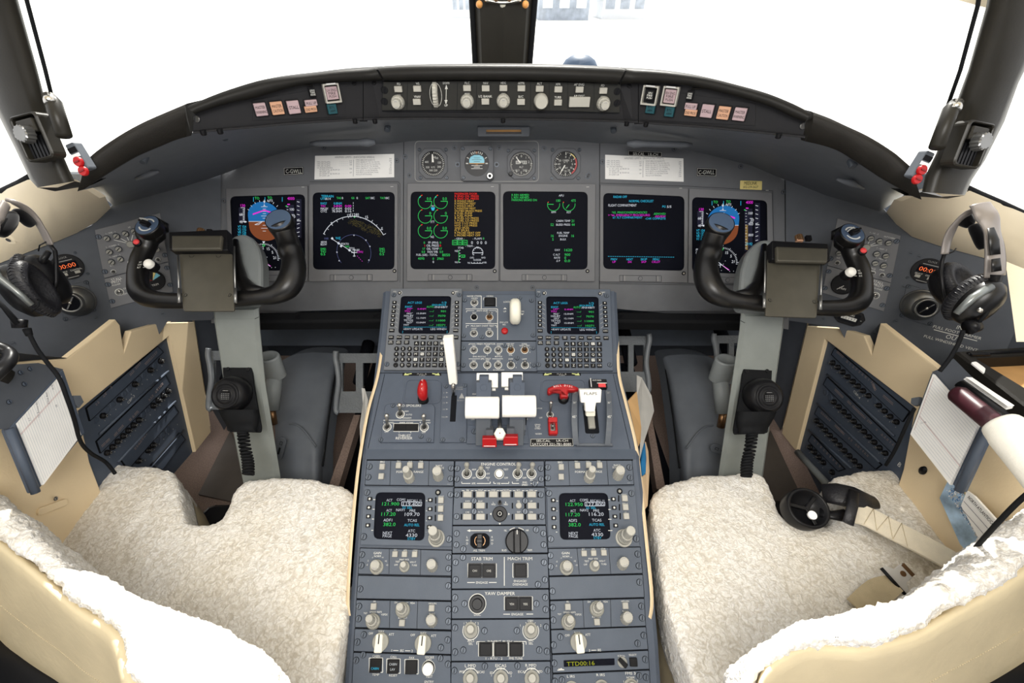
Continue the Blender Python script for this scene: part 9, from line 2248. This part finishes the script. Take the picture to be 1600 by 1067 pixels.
g = thing('maroon_binder', 'maroon leather covered binder roll beside the right notepad', 'binder', W(1515, 635, .60))
b = MB(); b.tube([W(1490, 612, .625), W(1497, 616, .62), W(1545, 655, .58), W(1560, 668, .57)], [.009, .0125, .0125, .0125], 'maroon', 18); b.build('leather_cover', g)
b = MB(); b.tube([W(1500, 600, .64), W(1550, 640, .60), W(1575, 658, .585)], [.007, .0085, .0085], 'plastic', 12); b.build('black_spine', g)
g = thing('paper_stack', 'curled white papers between the maroon binder and the black bag frame', 'papers', W(1530, 612, .62))
b = MB()
for k in range(4):
 a = [W(1505 + k*1.2, 592 - k*1.0, .64 - k*.002), W(1530 + k, 610 - k*1.4, .622 - k*.002), W(1572 + k, 640 - k*1.6, .598 - k*.002)]; c = [W(1516 + k, 592 - k*.8, .636), W(1545 + k, 613 - k*1.3, .618), W(1582 + k, 638 - k*1.5, .596)]
 b.grid([[Vector(p) for p in catmull([tuple(v) for v in a], 4)], [Vector(p) for p in catmull([tuple(v) for v in c], 4)]], 'paper')
b.build('sheets', g)
g = thing('armrest', 'padded white leather armrest at the right edge beside the flight bag', 'armrest', W(1590, 690, .48))
b = MB(); b.tube([Vector(p) for p in catmull([tuple(W(*p)) for p in ((1560, 658, .50), (1568, 666, .495), (1590, 690, .48), (1640, 750, .45), (1700, 830, .42))], 4)], [.011, .014, .0165, .018, .019, .0195, .02] + [.021] * 10, 'hide2', 20); b.build('pad', g)
def chart(name, label, pts, mk, extra=None):
 b = MB(); pl = CR; q = [pl.uv(x, y, .012) for x, y in pts]; b.prism(pl, q, .009, .012, mk)
 if extra: extra(b, pl)
 o = b.build(name); tag(o, label, 'chart'); return o
def speck(b, pl):
 rn = random.Random(9)
 for i in range(330):
  t, s_ = rn.random(), rn.random(); x = 1478 + t*52 + s_*18; y = 760 + t*78 - s_*6 + 6
  f_ = pl.f(x, y, .0124, rn.random()*3); k = .0009; b.box(f_, k * rn.uniform(1, 5), k * rn.uniform(.6, 2), 0, .0002, rn.choice(['plasticw', 'chartb', 'chartb', 'paper']))
chart('folded_chart', 'blue and white folded map tucked in the pocket below the right clipboard', [(1481, 751), (1497, 763), (1530, 808), (1562, 848), (1545, 900), (1500, 850), (1468, 778)], 'chartp', speck)
def ctext(b, pl):
 a, c = Vector(pl.uv(1514, 776, .0165)), Vector(pl.uv(1570, 838, .0165)); d = c - a; b.text(pl, 'NORTH ATLANTIC/CARIBBEAN', .0058, 'dink', .0172, (a.x + c.x)/2, (a.y + c.y)/2, 'C', d.length, math.atan2(d.y, d.x))
 for k in (1, 2): b.line(pl, tuple(a + Vector((0, -.012*k))), tuple(c + Vector((0, -.012*k))), .001, 'greyp', .0170)
b = MB(); q = [CR.uv(x, y, .016) for x, y in [(1511, 767), (1522, 775), (1580, 838), (1590, 880), (1545, 870), (1502, 790)]]; b.prism(CR, q, .013, .0165, 'paper'); ctext(b, CR); o = b.build('chart_booklet'); tag(o, 'white booklet reading NORTH ATLANTIC/CARIBBEAN in the pocket below the right clipboard', 'booklet')
b = MB(); b.tube([Vector(p) for p in catmull([tuple(W(*p)) for p in ((1640, 745, .44), (1600, 776, .46), (1570, 805, .49), (1540, 838, .53), (1512, 870, .57))], 5)], .0026, 'rubber', 8); o = b.build('black_cable'); tag(o, 'black cable hanging from the right edge down to the right seat', 'cable')
b = MB(); b.lathe(CR.f(1443, 735, .001), [(.006, 0), (.0055, .003), (.0001, .004)], 'plastic', 14, sy=1.5); o = b.build('console_latch'); tag(o, 'small black latch on the beige console right of the letter B', 'latch')
g = thing('hinge_plate', 'small beige hinge plate on the left console below the clipboard', 'hinge', CL.hit(85, 775)); b = MB(); b.box(CL.f(80, 792, .0, .9), .012, .05, 0, .004, 'beige2', r=.005, bev=.001); b.build('plate', g); screw(CL.f(87, 779, .004), .003, g, 'steel')
